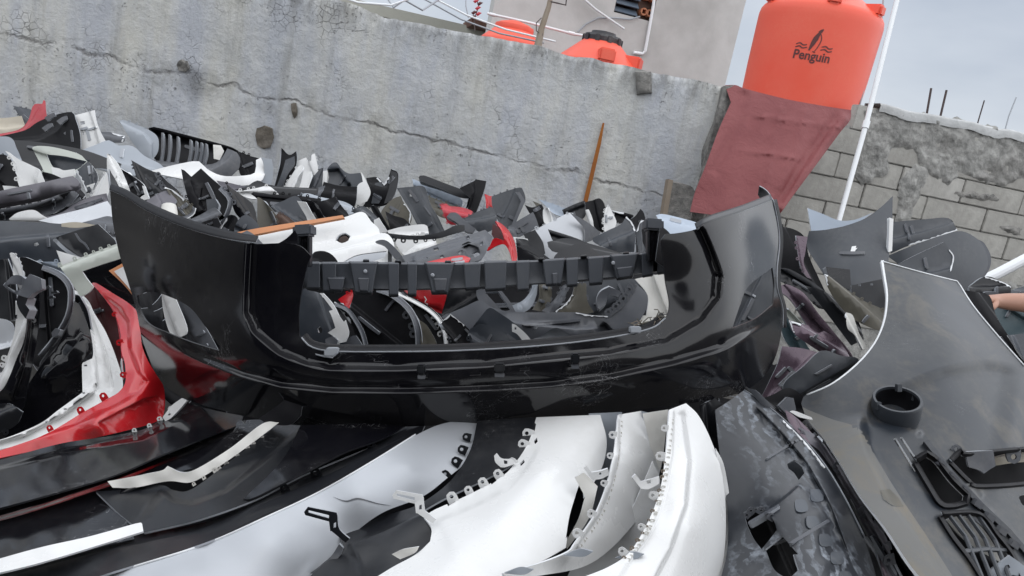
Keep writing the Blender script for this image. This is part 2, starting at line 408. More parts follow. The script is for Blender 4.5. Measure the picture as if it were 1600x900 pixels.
# ------------------------------------------------------------------ the setting
def wall_frame(pa, da, pb, db):
    A = P(*pa, da); B = P(*pb, db); A.z = B.z = 0
    X = (B-A).normalized(); Nn = Vector((X.y, -X.x, 0))     # normal towards the camera
    if Nn.dot(CAM-A) < 0: Nn = -Nn
    def hit(px, py, off=0.0):                                # pixel -> (u along the wall, z)
        r_ = ray(px, py); t = ((A+Nn*off)-CAM).dot(Nn)/r_.dot(Nn); q = CAM+r_*t; return (q-A).dot(X), q.z
    def W(u, z, off=0.0): return A+X*u+Vector((0, 0, z))+Nn*off
    return A, X, Nn, hit, W
def place_local(o, A, X, Nn):
    """object whose local x runs along the wall and z is height"""
    o.matrix_world = Matrix.Translation(A) @ Matrix((X, -Nn, Vector((0, 0, 1)))).transposed().to_4x4()
# ground
n, b = nodes('yard_ground')
n.links.new(mixc(n, ramp(n, tex(n, .8, 8, .65), [(.35, 0.0), (.7, 1.0)]), (.045, .043, .04), (.10, .095, .088)), b.inputs['Base Color']); b.inputs['Roughness'].default_value = .95
bump(n, b, tex(n, 9, 8, .7), .6, .03)
gv = [(-150, -150, 0), (150, -150, 0), (150, 250, 0), (-150, 250, 0)]
tag(link('ground', mesh(gv, [(0, 1, 2, 3)]), 'yard_ground', smooth=None), kind='structure')

# concrete back wall
wA, wX, wN, whit, wW = wall_frame((-250, 60), 6.05, (1130, 133), 5.55)
top_px = [(-260, -158), (0, -103), (300, -45), (520, -2), (560, 8), (600, 22), (640, 34), (700, 46), (760, 58), (840, 72), (900, 88), (1000, 106), (1060, 118), (1132, 135)]
tops = np.array([whit(*q) for q in top_px])
crack_px = [(0, 60), (60, 68), (150, 85), (230, 105), (290, 112), (350, 130), (450, 160), (500, 178), (560, 192), (650, 205), (700, 222), (760, 240), (820, 260), (880, 274), (960, 290), (1090, 316)]
crk = np.array([whit(*q) for q in crack_px]); cb_, ca_ = np.polyfit(crk[:, 0], crk[:, 1], 1)
uR = whit(1131, 150)[0]
n, b = nodes('old_concrete')
co = N(n, 'ShaderNodeTexCoord').outputs['Object']; sep = N(n, 'ShaderNodeSeparateXYZ'); n.links.new(co, sep.inputs[0])
X_, Z_ = sep.outputs[0], sep.outputs[2]
streak = tex(n, 2.6, 6, .6, co=co, stretch=(1, 1, .22)); broad = tex(n, .9, 5, .6, co=co)
base = mixc(n, ramp(n, streak, [(.40, 0.0), (.62, 1.0)]), (.49, .51, .55), (.61, .605, .56))
base = mixc(n, ramp(n, broad, [(.42, 0.0), (.7, .65)]), base, (.37, .39, .415))
base = mixc(n, ramp(n, tex(n, 7, 8, .7, co=co), [(.50, 0.0), (.72, .6)]), base, (.68, .69, .69))
# grimy runs from the top
grime = ramp(n, tex(n, 5, 5, .65, co=co, stretch=(1, 1, .10)), [(.53, 0.0), (.70, 1.0)])
base = mixc(n, math_(n, 'MULTIPLY', grime, .42), base, (.20, .195, .175))
# pitted spots
pit = math_(n, 'MULTIPLY', ramp(n, tex(n, 42, 4, .7, co=co), [(.60, 0.0), (.66, 1.0)]), ramp(n, tex(n, 2.3, 4, .6, co=co), [(.50, 0.0), (.62, 1.0)]))
base = mixc(n, math_(n, 'MULTIPLY', pit, .75), base, (.13, .13, .125))
# crazed plaster
cz = math_(n, 'MULTIPLY', ramp(n, tex(n, 17, typ='voronoi', co=co), [(.0, 1.0), (.035, 0.0)]), ramp(n, tex(n, 1.6, 4, .6, co=co, dist=.5), [(.56, 0.0), (.63, 1.0)]))
base = mixc(n, math_(n, 'MULTIPLY', cz, .5), base, (.12, .12, .115))
# the casting joint: a ragged dark line, with damp and mould below it
joint = math_(n, 'SUBTRACT', math_(n, 'SUBTRACT', Z_, math_(n, 'ADD', math_(n, 'MULTIPLY', X_, float(cb_)), float(ca_))), math_(n, 'MULTIPLY', math_(n, 'SUBTRACT', tex(n, 2.0, 8, .62, co=co), .5), .32))
jd = math_(n, 'ABSOLUTE', joint)
jm = math_(n, 'MULTIPLY', ramp(n, jd, [(.002, 1.0), (.020, 0.0)]), ramp(n, tex(n, 3.5, 7, .7, co=co), [(.44, .1), (.58, 1.0)]))
base = mixc(n, math_(n, 'MULTIPLY', jm, .65), base, (.11, .10, .095))
jb = math_(n, 'MULTIPLY', ramp(n, jd, [(.0, 1.0), (.16, 0.0)]), ramp(n, tex(n, 4.2, 7, .7, co=co), [(.46, 0.0), (.64, 1.0)]))
base = mixc(n, math_(n, 'MULTIPLY', jb, .6), base, (.17, .165, .15))
mould = math_(n, 'MULTIPLY', ramp(n, jd, [(.02, 1.0), (.30, 0.0)]), ramp(n, tex(n, 1.1, 3, .5, co=co), [(.60, 0.0), (.70, 1.0)]))
base = mixc(n, math_(n, 'MULTIPLY', mould, .8), base, (.07, .072, .068))
t1_, t0_ = np.polyfit(tops[3:, 0], tops[3:, 1], 1)
tdist = math_(n, 'SUBTRACT', math_(n, 'ADD', math_(n, 'MULTIPLY', X_, float(t1_)), float(t0_)), Z_)
tg = math_(n, 'MULTIPLY', ramp(n, tdist, [(.0, 1.0), (.22, 0.0)]), ramp(n, tex(n, 6, 7, .72, co=co, stretch=(1, 1, .35)), [(.40, 0.0), (.58, 1.0)]))
base = mixc(n, math_(n, 'MULTIPLY', tg, .75), base, (.12, .118, .108))
n.links.new(base, b.inputs['Base Color']); b.inputs['Roughness'].default_value = .92; b.inputs['Specular IOR Level'].default_value = .25
hh = math_(n, 'ADD', math_(n, 'MULTIPLY', tex(n, 14, 8, .7, co=co), .8), math_(n, 'SUBTRACT', tex(n, 1.7, 4, .5, co=co), math_(n, 'ADD', math_(n, 'MULTIPLY', jm, .7), math_(n, 'ADD', math_(n, 'MULTIPLY', pit, .4), math_(n, 'MULTIPLY', cz, .35)))))
bump(n, b, hh, .75, .03)
nu, nv = 330, 60; verts = []
us = np.linspace(-.5, uR, nu)
for u in us:
    zt = np.interp(u, tops[:, 0], tops[:, 1])+.022*noise.fractal(Vector((u*3.1, 1.7, 0)), 1, 2, 5)+(-.03*max(0, noise.noise(Vector((u*5.3, 9, 0)))-.1))
    zc = ca_+cb_*u+.06*noise.noise(Vector((u*1.7, 4, 4)))
    for j in range(nv+1):
        z = zt*j/nv; off = .010*noise.fractal(Vector((u*1.6, z*1.6, 3)), 1, 2, 4)
        off += .007*(1/(1+math.exp((z-zc)/.012)))                          # the lower lift stands proud
        if j > nv-3: off += .02*noise.noise(Vector((u*11, z*7, 5)))-.006*(j-nv+3)
        verts.append((u, -off, z))
faces = [(i*(nv+1)+j, (i+1)*(nv+1)+j, (i+1)*(nv+1)+j+1, i*(nv+1)+j+1) for i in range(nu-1) for j in range(nv)]
me = mesh(verts, faces); wall = link('concrete_wall', me, 'old_concrete', smooth=60)
place_local(wall, wA, wX, wN); sm = wall.modifiers.new('thickness', 'SOLIDIFY'); sm.thickness = .17; sm.offset = -1
tag(wall, 'tall weathered grey concrete wall with a ragged crack line behind the heap', 'wall')
# crumbled pits, brown patch and the stub block in it are parts of the wall
def wall_lump(name, poly, m, off, th, seed=0, parent=wall, frame=None, rough=.01):
    hit, W, Nn = frame or (whit, wW, wN)
    pts = spline([hit(*q) for q in poly], .02, True, 20); c = pts.mean(0)
    rings = [(1.0, 0), (.93, .7), (.6, 1.0), (.25, 1.0)]; vs = []; fs = []; k_ = len(pts)
    for s, h in rings:
        for q in pts:
            u, z = c+(q-c)*s; dz = noise.fractal(Vector((u*9, z*9, seed)), 1, 2, 4)*rough
            vs.append(W(u+dz*.5, z+dz, off+th*h+(dz*2 if h else -.004)))
    for r_ in range(3):
        for i in range(k_): fs.append((r_*k_+i, r_*k_+(i+1) % k_, (r_+1)*k_+(i+1) % k_, (r_+1)*k_+i))
    fs.append(tuple(range(3*k_, 4*k_)))
    me = mesh(vs, fs); bm = bmesh.new(); bm.from_mesh(me); bmesh.ops.recalc_face_normals(bm, faces=bm.faces); bm.to_mesh(me); bm.free()
    return link(name, me, m, parent, 50)
def rough_stone(name, c1, c2, sc=9, r1=.35, r2=.65, bs=.7):
    n, b = nodes(name); co = N(n, 'ShaderNodeTexCoord').outputs['Object']
    base = mixc(n, ramp(n, tex(n, sc, 8, .68, co=co, dist=.4), [(r1, 0.0), (r2, 1.0)]), c1, c2)
    base = mixc(n, ramp(n, tex(n, sc*.3, 4, .6, co=co), [(.5, 0.0), (.75, .5)]), base, (.14, .13, .12))
    n.links.new(base, b.inputs['Base Color']); b.inputs['Roughness'].default_value = .95; b.inputs['Specular IOR Level'].default_value = .2
    bump(n, b, tex(n, sc*2.5, 8, .7, co=co), bs, .02)
rough_stone('brown_patch', (.13, .115, .095), (.20, .18, .155)); rough_stone('rubble', (.13, .13, .125), (.33, .32, .30), 16)
rough_stone('mortar', (.22, .22, .21), (.45, .445, .425), 11, bs=1.0); rough_stone('block_grey', (.33, .322, .298), (.43, .42, .39), 7, bs=.5); rough_stone('block_pale', (.39, .38, .355), (.48, .47, .44), 7, bs=.5)
rough_stone('cap_cement', (.42, .43, .43), (.56, .57, .57), 5); rough_stone('plaster_house', (.48, .475, .46), (.58, .575, .56), 2.2, .3, .7, .2)
wall_lump('earth_patch', [(403, 200), (415, 196), (427, 201), (430, 215), (424, 230), (414, 233), (404, 226), (400, 212)], 'brown_patch', .024, .003, 2)
wall_lump('broken_pocket', [(278, 100), (287, 94), (294, 97), (298, 108), (292, 112), (281, 111)], 'rubble', .02, .012, 3, rough=.03)
wall_lump('broken_pocket', [(456, 162), (465, 160), (466, 180), (461, 186), (457, 175)], 'brown_patch', .022, .004, 4, rough=.02)
blk = wall_lump('stub_block', [(993, 111), (1017, 112), (1019, 146), (995, 148)], 'rubble', .0, .035, 5, rough=.006)
# rusty flat iron bar standing against it
p = [(943, 192), (936, 225), (926, 268), (914, 318), (905, 352)]
q = [Vector(wW(*whit(*a, .03), .03)) for a in p]
vs = []; 
for i, a in enumerate(q):
    wd = (.007, .014, .016, .017, .017)[i]
    for sx, sn in ((-1, 1), (1, 1), (1, -1), (-1, -1)): vs.append(a+wX*wd*sx+wN*.005*sn)
fs = [(i*4+k, i*4+(k+1) % 4, i*4+4+(k+1) % 4, i*4+4+k) for i in range(4) for k in range(4)]+[(3, 2, 1, 0), (16, 17, 18, 19)]
o = link('iron_bar', mesh(vs, fs), 'rusty', smooth=None); recentre(o)
tag(o, 'narrow rusty orange iron bar upright against the concrete wall', 'iron bar')

# crumbling masonry pier at the end of the wall, beside the tarp
def rubble_pier(name, px_poly, d, th, label, m='rubble', seed=1, step=9):
    o = panel(name, px_poly, d, g=(0, 0), k=(.6, 0), m=(m, m, m), step=step, th=th, dents=.06, seed=seed)
    recentre(o); return tag(o, label, 'masonry')
rubble_pier('masonry_pier', [(1131, 134), (1150, 133), (1157, 150), (1140, 205), (1122, 255), (1108, 300), (1098, 345), (1072, 345), (1085, 300), (1104, 240), (1120, 180)], 5.52, .15, 'crumbling dark rubble pier between concrete wall and maroon tarp')
rb = rubble_pier('rubble_block', [(1046, 284), (1078, 290), (1086, 300), (1080, 345), (1040, 340), (1044, 315)], 5.42, .1, 'broken rubble block at the foot of the concrete wall by the tarp', seed=4)
o = link('wood_post', tube_mesh([P(1046, 281, 5.36), P(1041, 310, 5.36), P(1033, 360, 5.36)], .028, 4), 'wood', smooth=None); recentre(o)
tag(o, 'short weathered wooden post standing at the broken rubble block', 'post')

# ---------------------------------------------------------------- block wall on the right
bA, bX, bN, bhit, bW = wall_frame((1180, 150), 5.75, (1600, 205), 6.2)
btop_px = [(1180, 138), (1290, 158), (1370, 168), (1440, 177), (1520, 190), (1600, 209), (1720, 234)]
btop = np.array([bhit(*q_) for q_ in btop_px]); zt = float(np.mean(btop[:, 1]))
uL = bhit(1170, 150)[0]; uE = bhit(1700, 300)[0]
core = link('block_wall', box_mesh((bA+bX*((uL+uE)/2)-bN*.10+Vector((0, 0, (zt-.20)/2))), bX*((uE-uL)/2), bN*.075, Vector((0, 0, (zt-.20)/2))), 'mortar', smooth=None)
recentre(core); tag(core, 'unplastered grey block wall with smeared mortar on the right', 'wall')
rnd = random.Random(5); BW, BH, G = .60, .2, .008; shared = {}
def block(name, u, z, wd, ht, m, off):
    key = (round(wd, 3), round(ht, 3), m)
    if key not in shared:
        me = box_mesh((0, 0, 0), (wd/2-G/2, 0, 0), (0, .045, 0), (0, 0, ht/2-G/2), .006); me.materials.append(M[m]); shared[key] = me
    o = bpy.data.objects.new(name, shared[key]); COL.objects.link(o)
    mw = Matrix.Translation(bW(u, z, off)) @ Matrix((bX, -bN, Vector((0, 0, 1)))).transposed().to_4x4() @ Matrix.Rotation(rnd.uniform(-.008, .008), 4, 'Y')
    o.parent = core; o.matrix_parent_inverse = core.matrix_world.inverted(); o.matrix_world = mw
for j in range(9):
    z = zt-.12-(j+.5)*BH+BH*.5
    u = uL-(.0 if j % 2 else .3)
    while u < uE:
        a = max(u, uL); e = min(u+BW, uE)
        if j == 0: a = max(a, bhit(1338, 175)[0])
        if e-a > .12 and z > .5: block('block', (a+e)/2, z, e-a, BH, rnd.choice(['block_grey', 'block_grey', 'block_pale']), -.048+rnd.uniform(-.004, .010))
        u += BW
fr = (bhit, bW, bN)
def blob(poly, m='mortar', off=.0, th=.02, seed=0, rough=.03, name='mortar_patch'):
    return wall_lump(name, poly, m, off, th, seed, core, fr, rough)
def mortar_sheet(poly, off, seed, m='mortar', name='mortar_patch', amp=.02):
    pts = [bhit(*q_) for q_ in poly]; o_ = spline(pts, .03, True, 30)
    o_ = o_+np.array([[noise.fractal(Vector((a*11, c*11, seed)), .7, 2, 4)*.03, noise.fractal(Vector((a*11, c*11, seed+7)), .7, 2, 4)*.03] for a, c in o_])
    gx, gy = np.meshgrid(np.arange(o_[:, 0].min(), o_[:, 0].max(), .015), np.arange(o_[:, 1].min(), o_[:, 1].max(), .015)); gp = np.stack([gx.ravel(), gy.ravel()], 1); gp = gp[inpoly(gp, o_)]
    dm = np.min(((gp[:, None]-o_[None])**2).sum(-1), axis=1); gp = gp[dm > .0001]
    allp = np.vstack([o_, gp]); nE = len(o_)
    vs_, _, fs_, ov, *_r = delaunay_2d_cdt([Vector(a) for a in allp], [(i, (i+1) % nE) for i in range(nE)], [], 0, 1e-5)
    v2 = np.array([tuple(a) for a in vs_]); cen = np.array([v2[list(f)].mean(0) for f in fs_]); ok = inpoly(cen, o_)
    dist_, _, _ = pdist(v2, o_, True); vv = []
    for (a, c), e in zip(v2, dist_):
        h = min(e/.025, 1); vv.append(bW(a, c, off+h*(.004+amp*.35+amp*noise.fractal(Vector((a*9, c*9, seed)), .75, 2.1, 7))-.004*(1-h)))
    me = mesh(vv, [f for f, k_ in zip(fs_, ok) if k_])
    return link(name, me, m, core, 40)
mortar_sheet([(1352, 172), (1400, 172), (1500, 188), (1600, 210), (1690, 230), (1690, 300), (1600, 282), (1560, 290), (1500, 272), (1480, 290), (1440, 262), (1425, 232), (1395, 232), (1385, 270), (1345, 290), (1330, 270), (1345, 220)], .008, 3)
mortar_sheet([(1405, 285), (1430, 255), (1450, 262), (1440, 300), (1420, 350), (1398, 350)], .006, 9, amp=.015)
mortar_sheet([(1495, 296), (1540, 303), (1565, 310), (1562, 318), (1520, 312), (1490, 304)], .006, 12, 'rubble', amp=.02)
mortar_sheet([(1555, 353), (1590, 356), (1610, 366), (1575, 366)], .006, 15, 'rubble', amp=.02)
mortar_sheet([(1545, 440), (1600, 440), (1640, 470), (1560, 470)], .006, 16, 'mortar', amp=.02)
capr = [(np.array(bhit(*q_))) for q_ in [(1372, 165), (1440, 175), (1520, 190), (1600, 208), (1700, 230)]]
vs = []
for i, (a, c) in enumerate(np.array([np.array(capr[0])+(np.array(capr[-1])-np.array(capr[0]))*t for t in np.linspace(0, 1, 40)])):
    dz = .018*noise.fractal(Vector((a*4, 2, 0)), 1, 2, 4)
    for off, z_ in ((.03, c-.06+dz*2), (.035, c-.005+dz), (.02, c+.012+dz), (-.18, c+.012+dz), (-.18, c-.07)): vs.append(bW(a, z_, off))
fs = [(i*5+k, i*5+5+k, i*5+6+k, i*5+k+1) for i in range(39) for k in range(4)]
link('coping', mesh(vs, fs), 'cap_cement', core, 60)

# ---------------------------------------------------------------- white pipes
def pipe(name, pts, rad, m, label, cat, joints=(), seg=12, group=None):
    o = link(name, tube_mesh([P(*q_) for q_ in pts], rad, seg), m); recentre(o); tag(o, label, cat, group)
    for a, bq in joints:
        c = P(*a); e = P(*bq); t = (e-c).normalized()
        link('collar', tube_mesh([c-t*.03, c+t*.03], rad*1.35, seg), m, o)
    return o
pipe('pipe_pole', [(1409, -30, 5.6), (1353, 195, 5.45), (1305, 365, 5.35)], .0185, 'pvc_white', 'tall white plastic pipe leaning against the block wall', 'pipe', [((1353, 195, 5.45), (1340, 240, 5.42))])
pipe('loose_pipe', [(1500, 455, 3.6), (1560, 427, 3.6), (1640, 385, 3.6)], .026, 'pvc_white', 'white plastic pipe lying across the heap near the forearm', 'pipe')

# ---------------------------------------------------------------- orange tank with its mark
AX = Vector((0, 0, 1))
tc_ = P(1258, 120, 6.75); TR = .535; z0 = P(1250, 172, 6.75).z-.26
tb = empty('water_tank', (tc_.x, tc_.y, z0), 'large orange plastic water tank with a penguin mark above the tarp', 'water tank')
H = 1.12
prof = [(TR*.93, 0), (TR*.955, .02), (TR*.965, .3), (TR*.985, .6), (TR, H-.12), (TR*1.0, H-.08), (TR*.985, H-.035), (TR*.95, H-.005), (TR*.90, H+.012), (TR*.55, H+.14), (TR*.48, H+.16), (TR*.46, H+.22), (TR*.42, H+.24)]
link('shell', lathe_mesh((tc_.x, tc_.y, z0), prof, 72), 'tank_orange', tb, 50)
tocam = Vector((CAM.x-tc_.x, CAM.y-tc_.y, 0)).normalized(); side = Vector((-tocam.y, tocam.x, 0))   # side: to the right as seen
if side.dot(RT) < 0: side = -side
for a in (-62, 8, 62):
    dv = (tocam*math.cos(R(a))+side*math.sin(R(a)))
    link('lug', box_mesh(Vector((tc_.x, tc_.y, z0+H+.03))+dv*TR*.80, dv*.11, dv.cross(AX)*.055, Vector((0, 0, .05))+dv*-.0, .02), 'tank_orange', tb, 50)
link('lid', lathe_mesh((tc_.x, tc_.y, z0+H+.2), [(.27, 0), (.27, .05), (.2, .09), (.05, .1)], 40), 'tank_orange', tb, 40)
# curved flat print: map (x, z) in metres onto the tank's skin
th0 = 0.0; lz = P(1275, 70, 6.2).z
cpx = P(1273, 70, 6.2)-Vector((tc_.x, tc_.y, 0)); cpx.z = 0; th0 = math.asin(max(-1, min(1, cpx.normalized().dot(side))))
def on_tank(x, z, off=.003):
    zz = lz+z; rr = np.interp(zz-z0, [q_[1] for q_ in prof[:6]], [q_[0] for q_ in prof[:6]])+off
    a = th0+x/TR; dv = tocam*math.cos(a)+side*math.sin(a); return Vector((tc_.x, tc_.y, zz))+dv*rr
def print_mesh(vs, fs): return mesh([on_tank(*v) for v in vs], fs)
fc = bpy.data.curves.new('brand_text', 'FONT'); fc.body = 'Penguin'; fc.size = .105; fc.align_x = 'CENTER'; fc.offset = .0022; fc.resolution_u = 6
fo = bpy.data.objects.new('brand_text', fc); COL.objects.link(fo); dg = bpy.context.evaluated_depsgraph_get(); tm = bpy.data.meshes.new_from_object(fo.evaluated_get(dg))
tv = [(v.co.x, v.co.y-.125) for v in tm.vertices]; tf = [tuple(p_.vertices) for p_ in tm.polygons]; bpy.data.objects.remove(fo)
wx = max(a[0] for a in tv)-min(a[0] for a in tv); sc_ = .30/wx
link('brand_text', print_mesh([(a[0]*sc_, a[1]) for a in tv], tf), 'logo_dark', tb, None)
def stroke(pts, wds):
    l = spline(pts, .006, False, 80); n_ = len(l); t = np.gradient(l, axis=0); t /= np.linalg.norm(t, axis=1)[:, None]; nn = np.stack([-t[:, 1], t[:, 0]], 1)
    ww = np.interp(np.linspace(0, 1, n_), np.linspace(0, 1, len(wds)), wds)[:, None]; a = l+nn*ww; c = l-nn*ww
    return [tuple(q_) for q_ in a]+[tuple(q_) for q_ in c], [(i, i+1, n_+i+1, n_+i) for i in range(n_-1)]
for pts, wds in (([(-.035, -.05), (-.02, .0), (.0, .06), (.018, .10)], [.006, .016, .021, .010]), ([(.012, .098), (.028, .118), (.04, .13)], [.012, .012, .003]),
                 ([(.022, .10), (.042, .05), (.03, -.01), (.012, -.05)], [.003, .004, .004, .003]), ([(-.005, -.055), (.02, -.06)], [.004, .004]),
                 ([(-.15, -.01), (-.12, .002), (-.09, -.012), (-.06, -.006)], [.004, .005, .005, .004]), ([(-.15, -.035), (-.12, -.023), (-.09, -.037), (-.055, -.028)], [.004, .005, .005, .004]),
                 ([(.06, -.01), (.09, .0), (.12, -.014), (.15, -.006)], [.004, .005, .005, .004]), ([(.055, -.035), (.09, -.025), (.12, -.039), (.15, -.03)], [.004, .005, .005, .004])):
    link('emblem_stroke', print_mesh(*stroke(pts, wds)), 'logo_dark', tb, None)
o = link('tank_plinth', box_mesh((tc_.x, tc_.y, z0/2-.004), bX*.62, bN*.5, Vector((0, 0, z0/2-.004))), 'mortar', smooth=None); recentre(o); tag(o, 'grey concrete plinth carrying the orange tank behind the tarp', 'plinth')
pipe('tank_pipe', [(1381, -12, 6.5), (1378, 30, 6.5), (1362, 95, 6.5), (1352, 130, 6.5), (1340, 178, 6.5)], .007, 'edge_grey', 'thin grey hose hanging down the side of the orange tank', 'hose', seg=6)

# ---------------------------------------------------------------- maroon tarp
n, b = nodes('tarp_maroon'); co = N(n, 'ShaderNodeTexCoord').outputs['Object']
n.links.new(mixc(n, ramp(n, tex(n, 2.2, 5, .6, co=co), [(.35, 0.0), (.7, 1.0)]), (.185, .045, .048), (.245, .075, .076)), b.inputs['Base Color']); b.inputs['Roughness'].default_value = .55; b.inputs['Specular IOR Level'].default_value = .35
bump(n, b, math_(n, 'ADD', tex(n, 7, 5, .6, co=co, dist=1.2), math_(n, 'MULTIPLY', tex(n, 25, 4, .6, co=co, dist=.8), .25)), .4, .03)
MAT3['tarp'] = ('tarp_maroon',)*3
tarp = panel('tarp', [(1133, 133), (1150, 133), (1166, 139), (1230, 155), (1290, 166), (1330, 172), (1328, 188), (1312, 208), (1275, 258), (1240, 305), (1222, 330), (1208, 344), (1150, 340), (1078, 331), (1086, 300), (1102, 260), (1122, 205), (1142, 160)], 5.3, g=(.1, .35), k=(.5, .3), m='tarp', step=6, th=.002,
   steps=[([(1165, 178), (1240, 190), (1320, 200)], 3, .014, .1, 'ridge'), ([(1150, 235), (1205, 240), (1260, 250)], 3, .015, .1, 'ridge'), ([(1222, 158), (1205, 240), (1190, 335)], 3, .014, .05, 'ridge'),
          ([(1165, 140), (1150, 200), (1112, 275)], 9, -.025, .05, 'ridge'), ([(1260, 165), (1245, 230), (1215, 300)], 8, .012, .05, 'ridge'), ([(1328, 176), (1290, 225), (1215, 335)], 8, .05, .02, 'ridge'),
          ([(1312, 176), (1270, 232), (1205, 335)], 7, -.02, .02, 'ridge')], dents=.02)
recentre(tarp); tag(tarp, 'maroon tarp hanging creased over the wall below the orange tank', 'tarp')

# ---------------------------------------------------------------- behind the wall: house, tanks, pipes
hA, hX, hN, hhit, hW = wall_frame((765, 40), 8.2, (1150, 60), 9.0)
u0_, u1_ = hhit(768, 30)[0], hhit(1151, 60)[0]
house = empty('plastered_house', hW((u0_+u1_)/2, 0), 'tall pale grey plastered house wall behind the concrete wall', 'house')
zl, zh = hhit(980, 24)[1], hhit(985, -30)[1]
wa, wb = hhit(961, 10)[0], hhit(1023, 14)[0]; wm = hhit(1001, 12)[0]
def hbox(name, ua, ub, za, zb, oa, ob, m, parent, bev=0):
    return link(name, box_mesh(hW((ua+ub)/2, (za+zb)/2, (oa+ob)/2), hX*((ub-ua)/2), hN*((ob-oa)/2), Vector((0, 0, (zb-za)/2)), bev), m, parent, None)
TOPZ = 5.2
hbox('wall', u0_, wa, 0, TOPZ, -.2, 0, 'plaster_house', house); hbox('wall', wb, u1_, 0, TOPZ, -.2, -.0, 'plaster_house', house)
hbox('wall', wa, wb, 0, zl, -.2, -.0, 'plaster_house', house); hbox('wall', wa, wb, zh, TOPZ, -.2, -.0, 'plaster_house', house)
hbox('side_wall', u1_-.2, u1_-.002, 0, TOPZ, -5, -.2, 'plaster_house', house); hbox('roof', u0_-.1, u1_+.1, TOPZ, TOPZ+.12, -5, .15, 'cap_cement', house)
wf = hbox('window', wa, wm, zl, zh, -.18, -.12, 'matte_black', house)
for i in range(8):
    z = zl+.02+i*.085
    if z+.06 < zh:
        link('slat', box_mesh(hW((wa+wm)/2, z+.03, -.05), hX*((wm-wa)/2-.012), (hN*.035-Vector((0, 0, .03))), Vector((0, 0, .004))+hN*.004), 'louvre', wf, None)
vb = hbox('vent_blocks', wm+.004, wb, zl, zh, -.18, -.1, 'brown_inner', house)
for i in range(2):
    for j in range(3):
        cu = wm+.02+(i+.5)*(wb-wm-.02)/2; cz = zl+.09+j*.17; r_ = (wb-wm)/4*.95
        vs, fs = [], []
        for k in range(16):
            th = 2*math.pi*k/16
            for s in (1.0, .62):
                wob = .15*math.cos(4*th) if s < 1 else 0
                for off in (-.09, -.01): vs.append(hW(cu+math.cos(th)*r_*(s-wob), cz+math.sin(th)*r_*1.0*(s-wob), off))
        for k in range(16):
            a, c = k*4, ((k+1) % 16)*4; fs += [(a+1, c+1, c+3, a+3), (a+3, c+3, c+2, a+2), (a, c, c+1, a+1)]
        link('vent_block', mesh(vs, fs), 'terracotta', vb, None)
def hpipe(name, pts, r_, m, label, cat, off=.03):
    o = link(name, tube_mesh([hW(*hhit(*q_, off), off) for q_ in pts], r_, 8), m); recentre(o); return tag(o, label, cat)
hpipe('down_pipe', [(1024, -20), (1021, 8), (1008, 80), (1004, 84), (990, 82)], .018, 'pvc_white', 'white pipe running down beside the louvred window', 'pipe')
hpipe('wall_cable', [(1000, 26), (985, 30), (960, 28), (935, 28), (915, 38), (903, 50)], .009, 'edge_grey', 'thin pale cable looped on the house wall under the window', 'cable')
hpipe('twisted_rope', [(912, -2), (930, 14), (950, 28), (975, 45)], .012, 'edge_white', 'pale twisted rope hanging across the house wall', 'rope', .08)
pipe('long_pipe', [(762, 21, 7.3), (830, 36, 7.2), (895, 53, 7.1), (915, 56, 7.1)], .012, 'pvc_white', 'straight white water pipe passing behind the antenna post', 'pipe', [((770, 23, 7.29), (800, 30, 7.25)), ((893, 52, 7.1), (905, 55, 7.1))])
pipe('cable_bundle', [(655, -6, 6.2), (720, 30, 6.2), (780, 52, 6.2), (850, 67, 6.2)], .007, 'edge_grey', 'grey pipe sloping over the wall top, lower of the two', 'pipe')
pipe('cable_bundle', [(668, -8, 6.25), (730, 24, 6.25), (790, 46, 6.25), (868, 65, 6.25)], .008, 'pvc_white', 'white pipe sloping over the wall top, upper of the two', 'pipe')
APOST = pipe('antenna_post', [(863, -15, 6.0), (857, 12, 5.95), (846, 45, 5.9), (840, 75, 5.85)], [.02, .022, .026, .035], 'wood', 'crooked grey post with wire on top of the concrete wall', 'post', seg=8)
AR = link('bent_arm', tube_mesh([P(858, 2, 5.95), P(872, 5, 5.95), P(884, 8, 5.95), P(886, -8, 5.95)], .006, 6), 'rebar', APOST)
pipe('loop_wire', [(846, 28, 5.88), (838, 36, 5.86), (838, 48, 5.86), (847, 56, 5.86), (850, 42, 5.9)], .004, 'rebar', 'loop of dark wire round the crooked post', 'wire', seg=5)
pipe('white_pipes', [(510, -12, 5.9), (560, 4, 5.9), (612, 8, 5.9), (640, -2, 5.9), (650, -15, 5.9)], .009, 'pvc_white', 'bent white pipe on the wall top near the cream roof', 'pipe')
pipe('white_pipes', [(600, -10, 5.95), (615, 12, 5.9), (632, 0, 5.9), (660, 16, 6.0), (700, -10, 6.2)], .008, 'edge_grey', 'thin tangled grey wire on the wall top near the cream roof', 'wire', seg=6)
pipe('hanging_wire', [(728, -10, 7), (728, 10, 7), (732, 28, 7)], .005, 'edge_grey', 'thin wire hanging against the sky beside red leaves', 'wire', seg=5)
# little red-leaved twig
tw = empty('red_twig', P(742, 44, 6.9), 'twig with small dark red leaves against the sky by the house', 'twig')
link('stem', tube_mesh([P(743, -8, 6.9), P(748, 10, 6.9), P(741, 30, 6.9), P(742, 48, 6.9)], .005, 5), 'rebar', tw)
for i, (x, y) in enumerate([(744, 2), (750, 6), (747, 13), (741, 20), (748, 22), (740, 27)]):
    c = P(x, y, 6.88); vs = [c+RT*.03+UP*.01, c+UP*.022, c-RT*.03, c-UP*.02-RT*.01, c-fwd*.012]
    link('leaf', mesh(vs, [(0, 1, 4), (1, 2, 4), (2, 3, 4), (3, 0, 4)]), 'dark_red' if i % 2 else 'red_dull', tw, None)
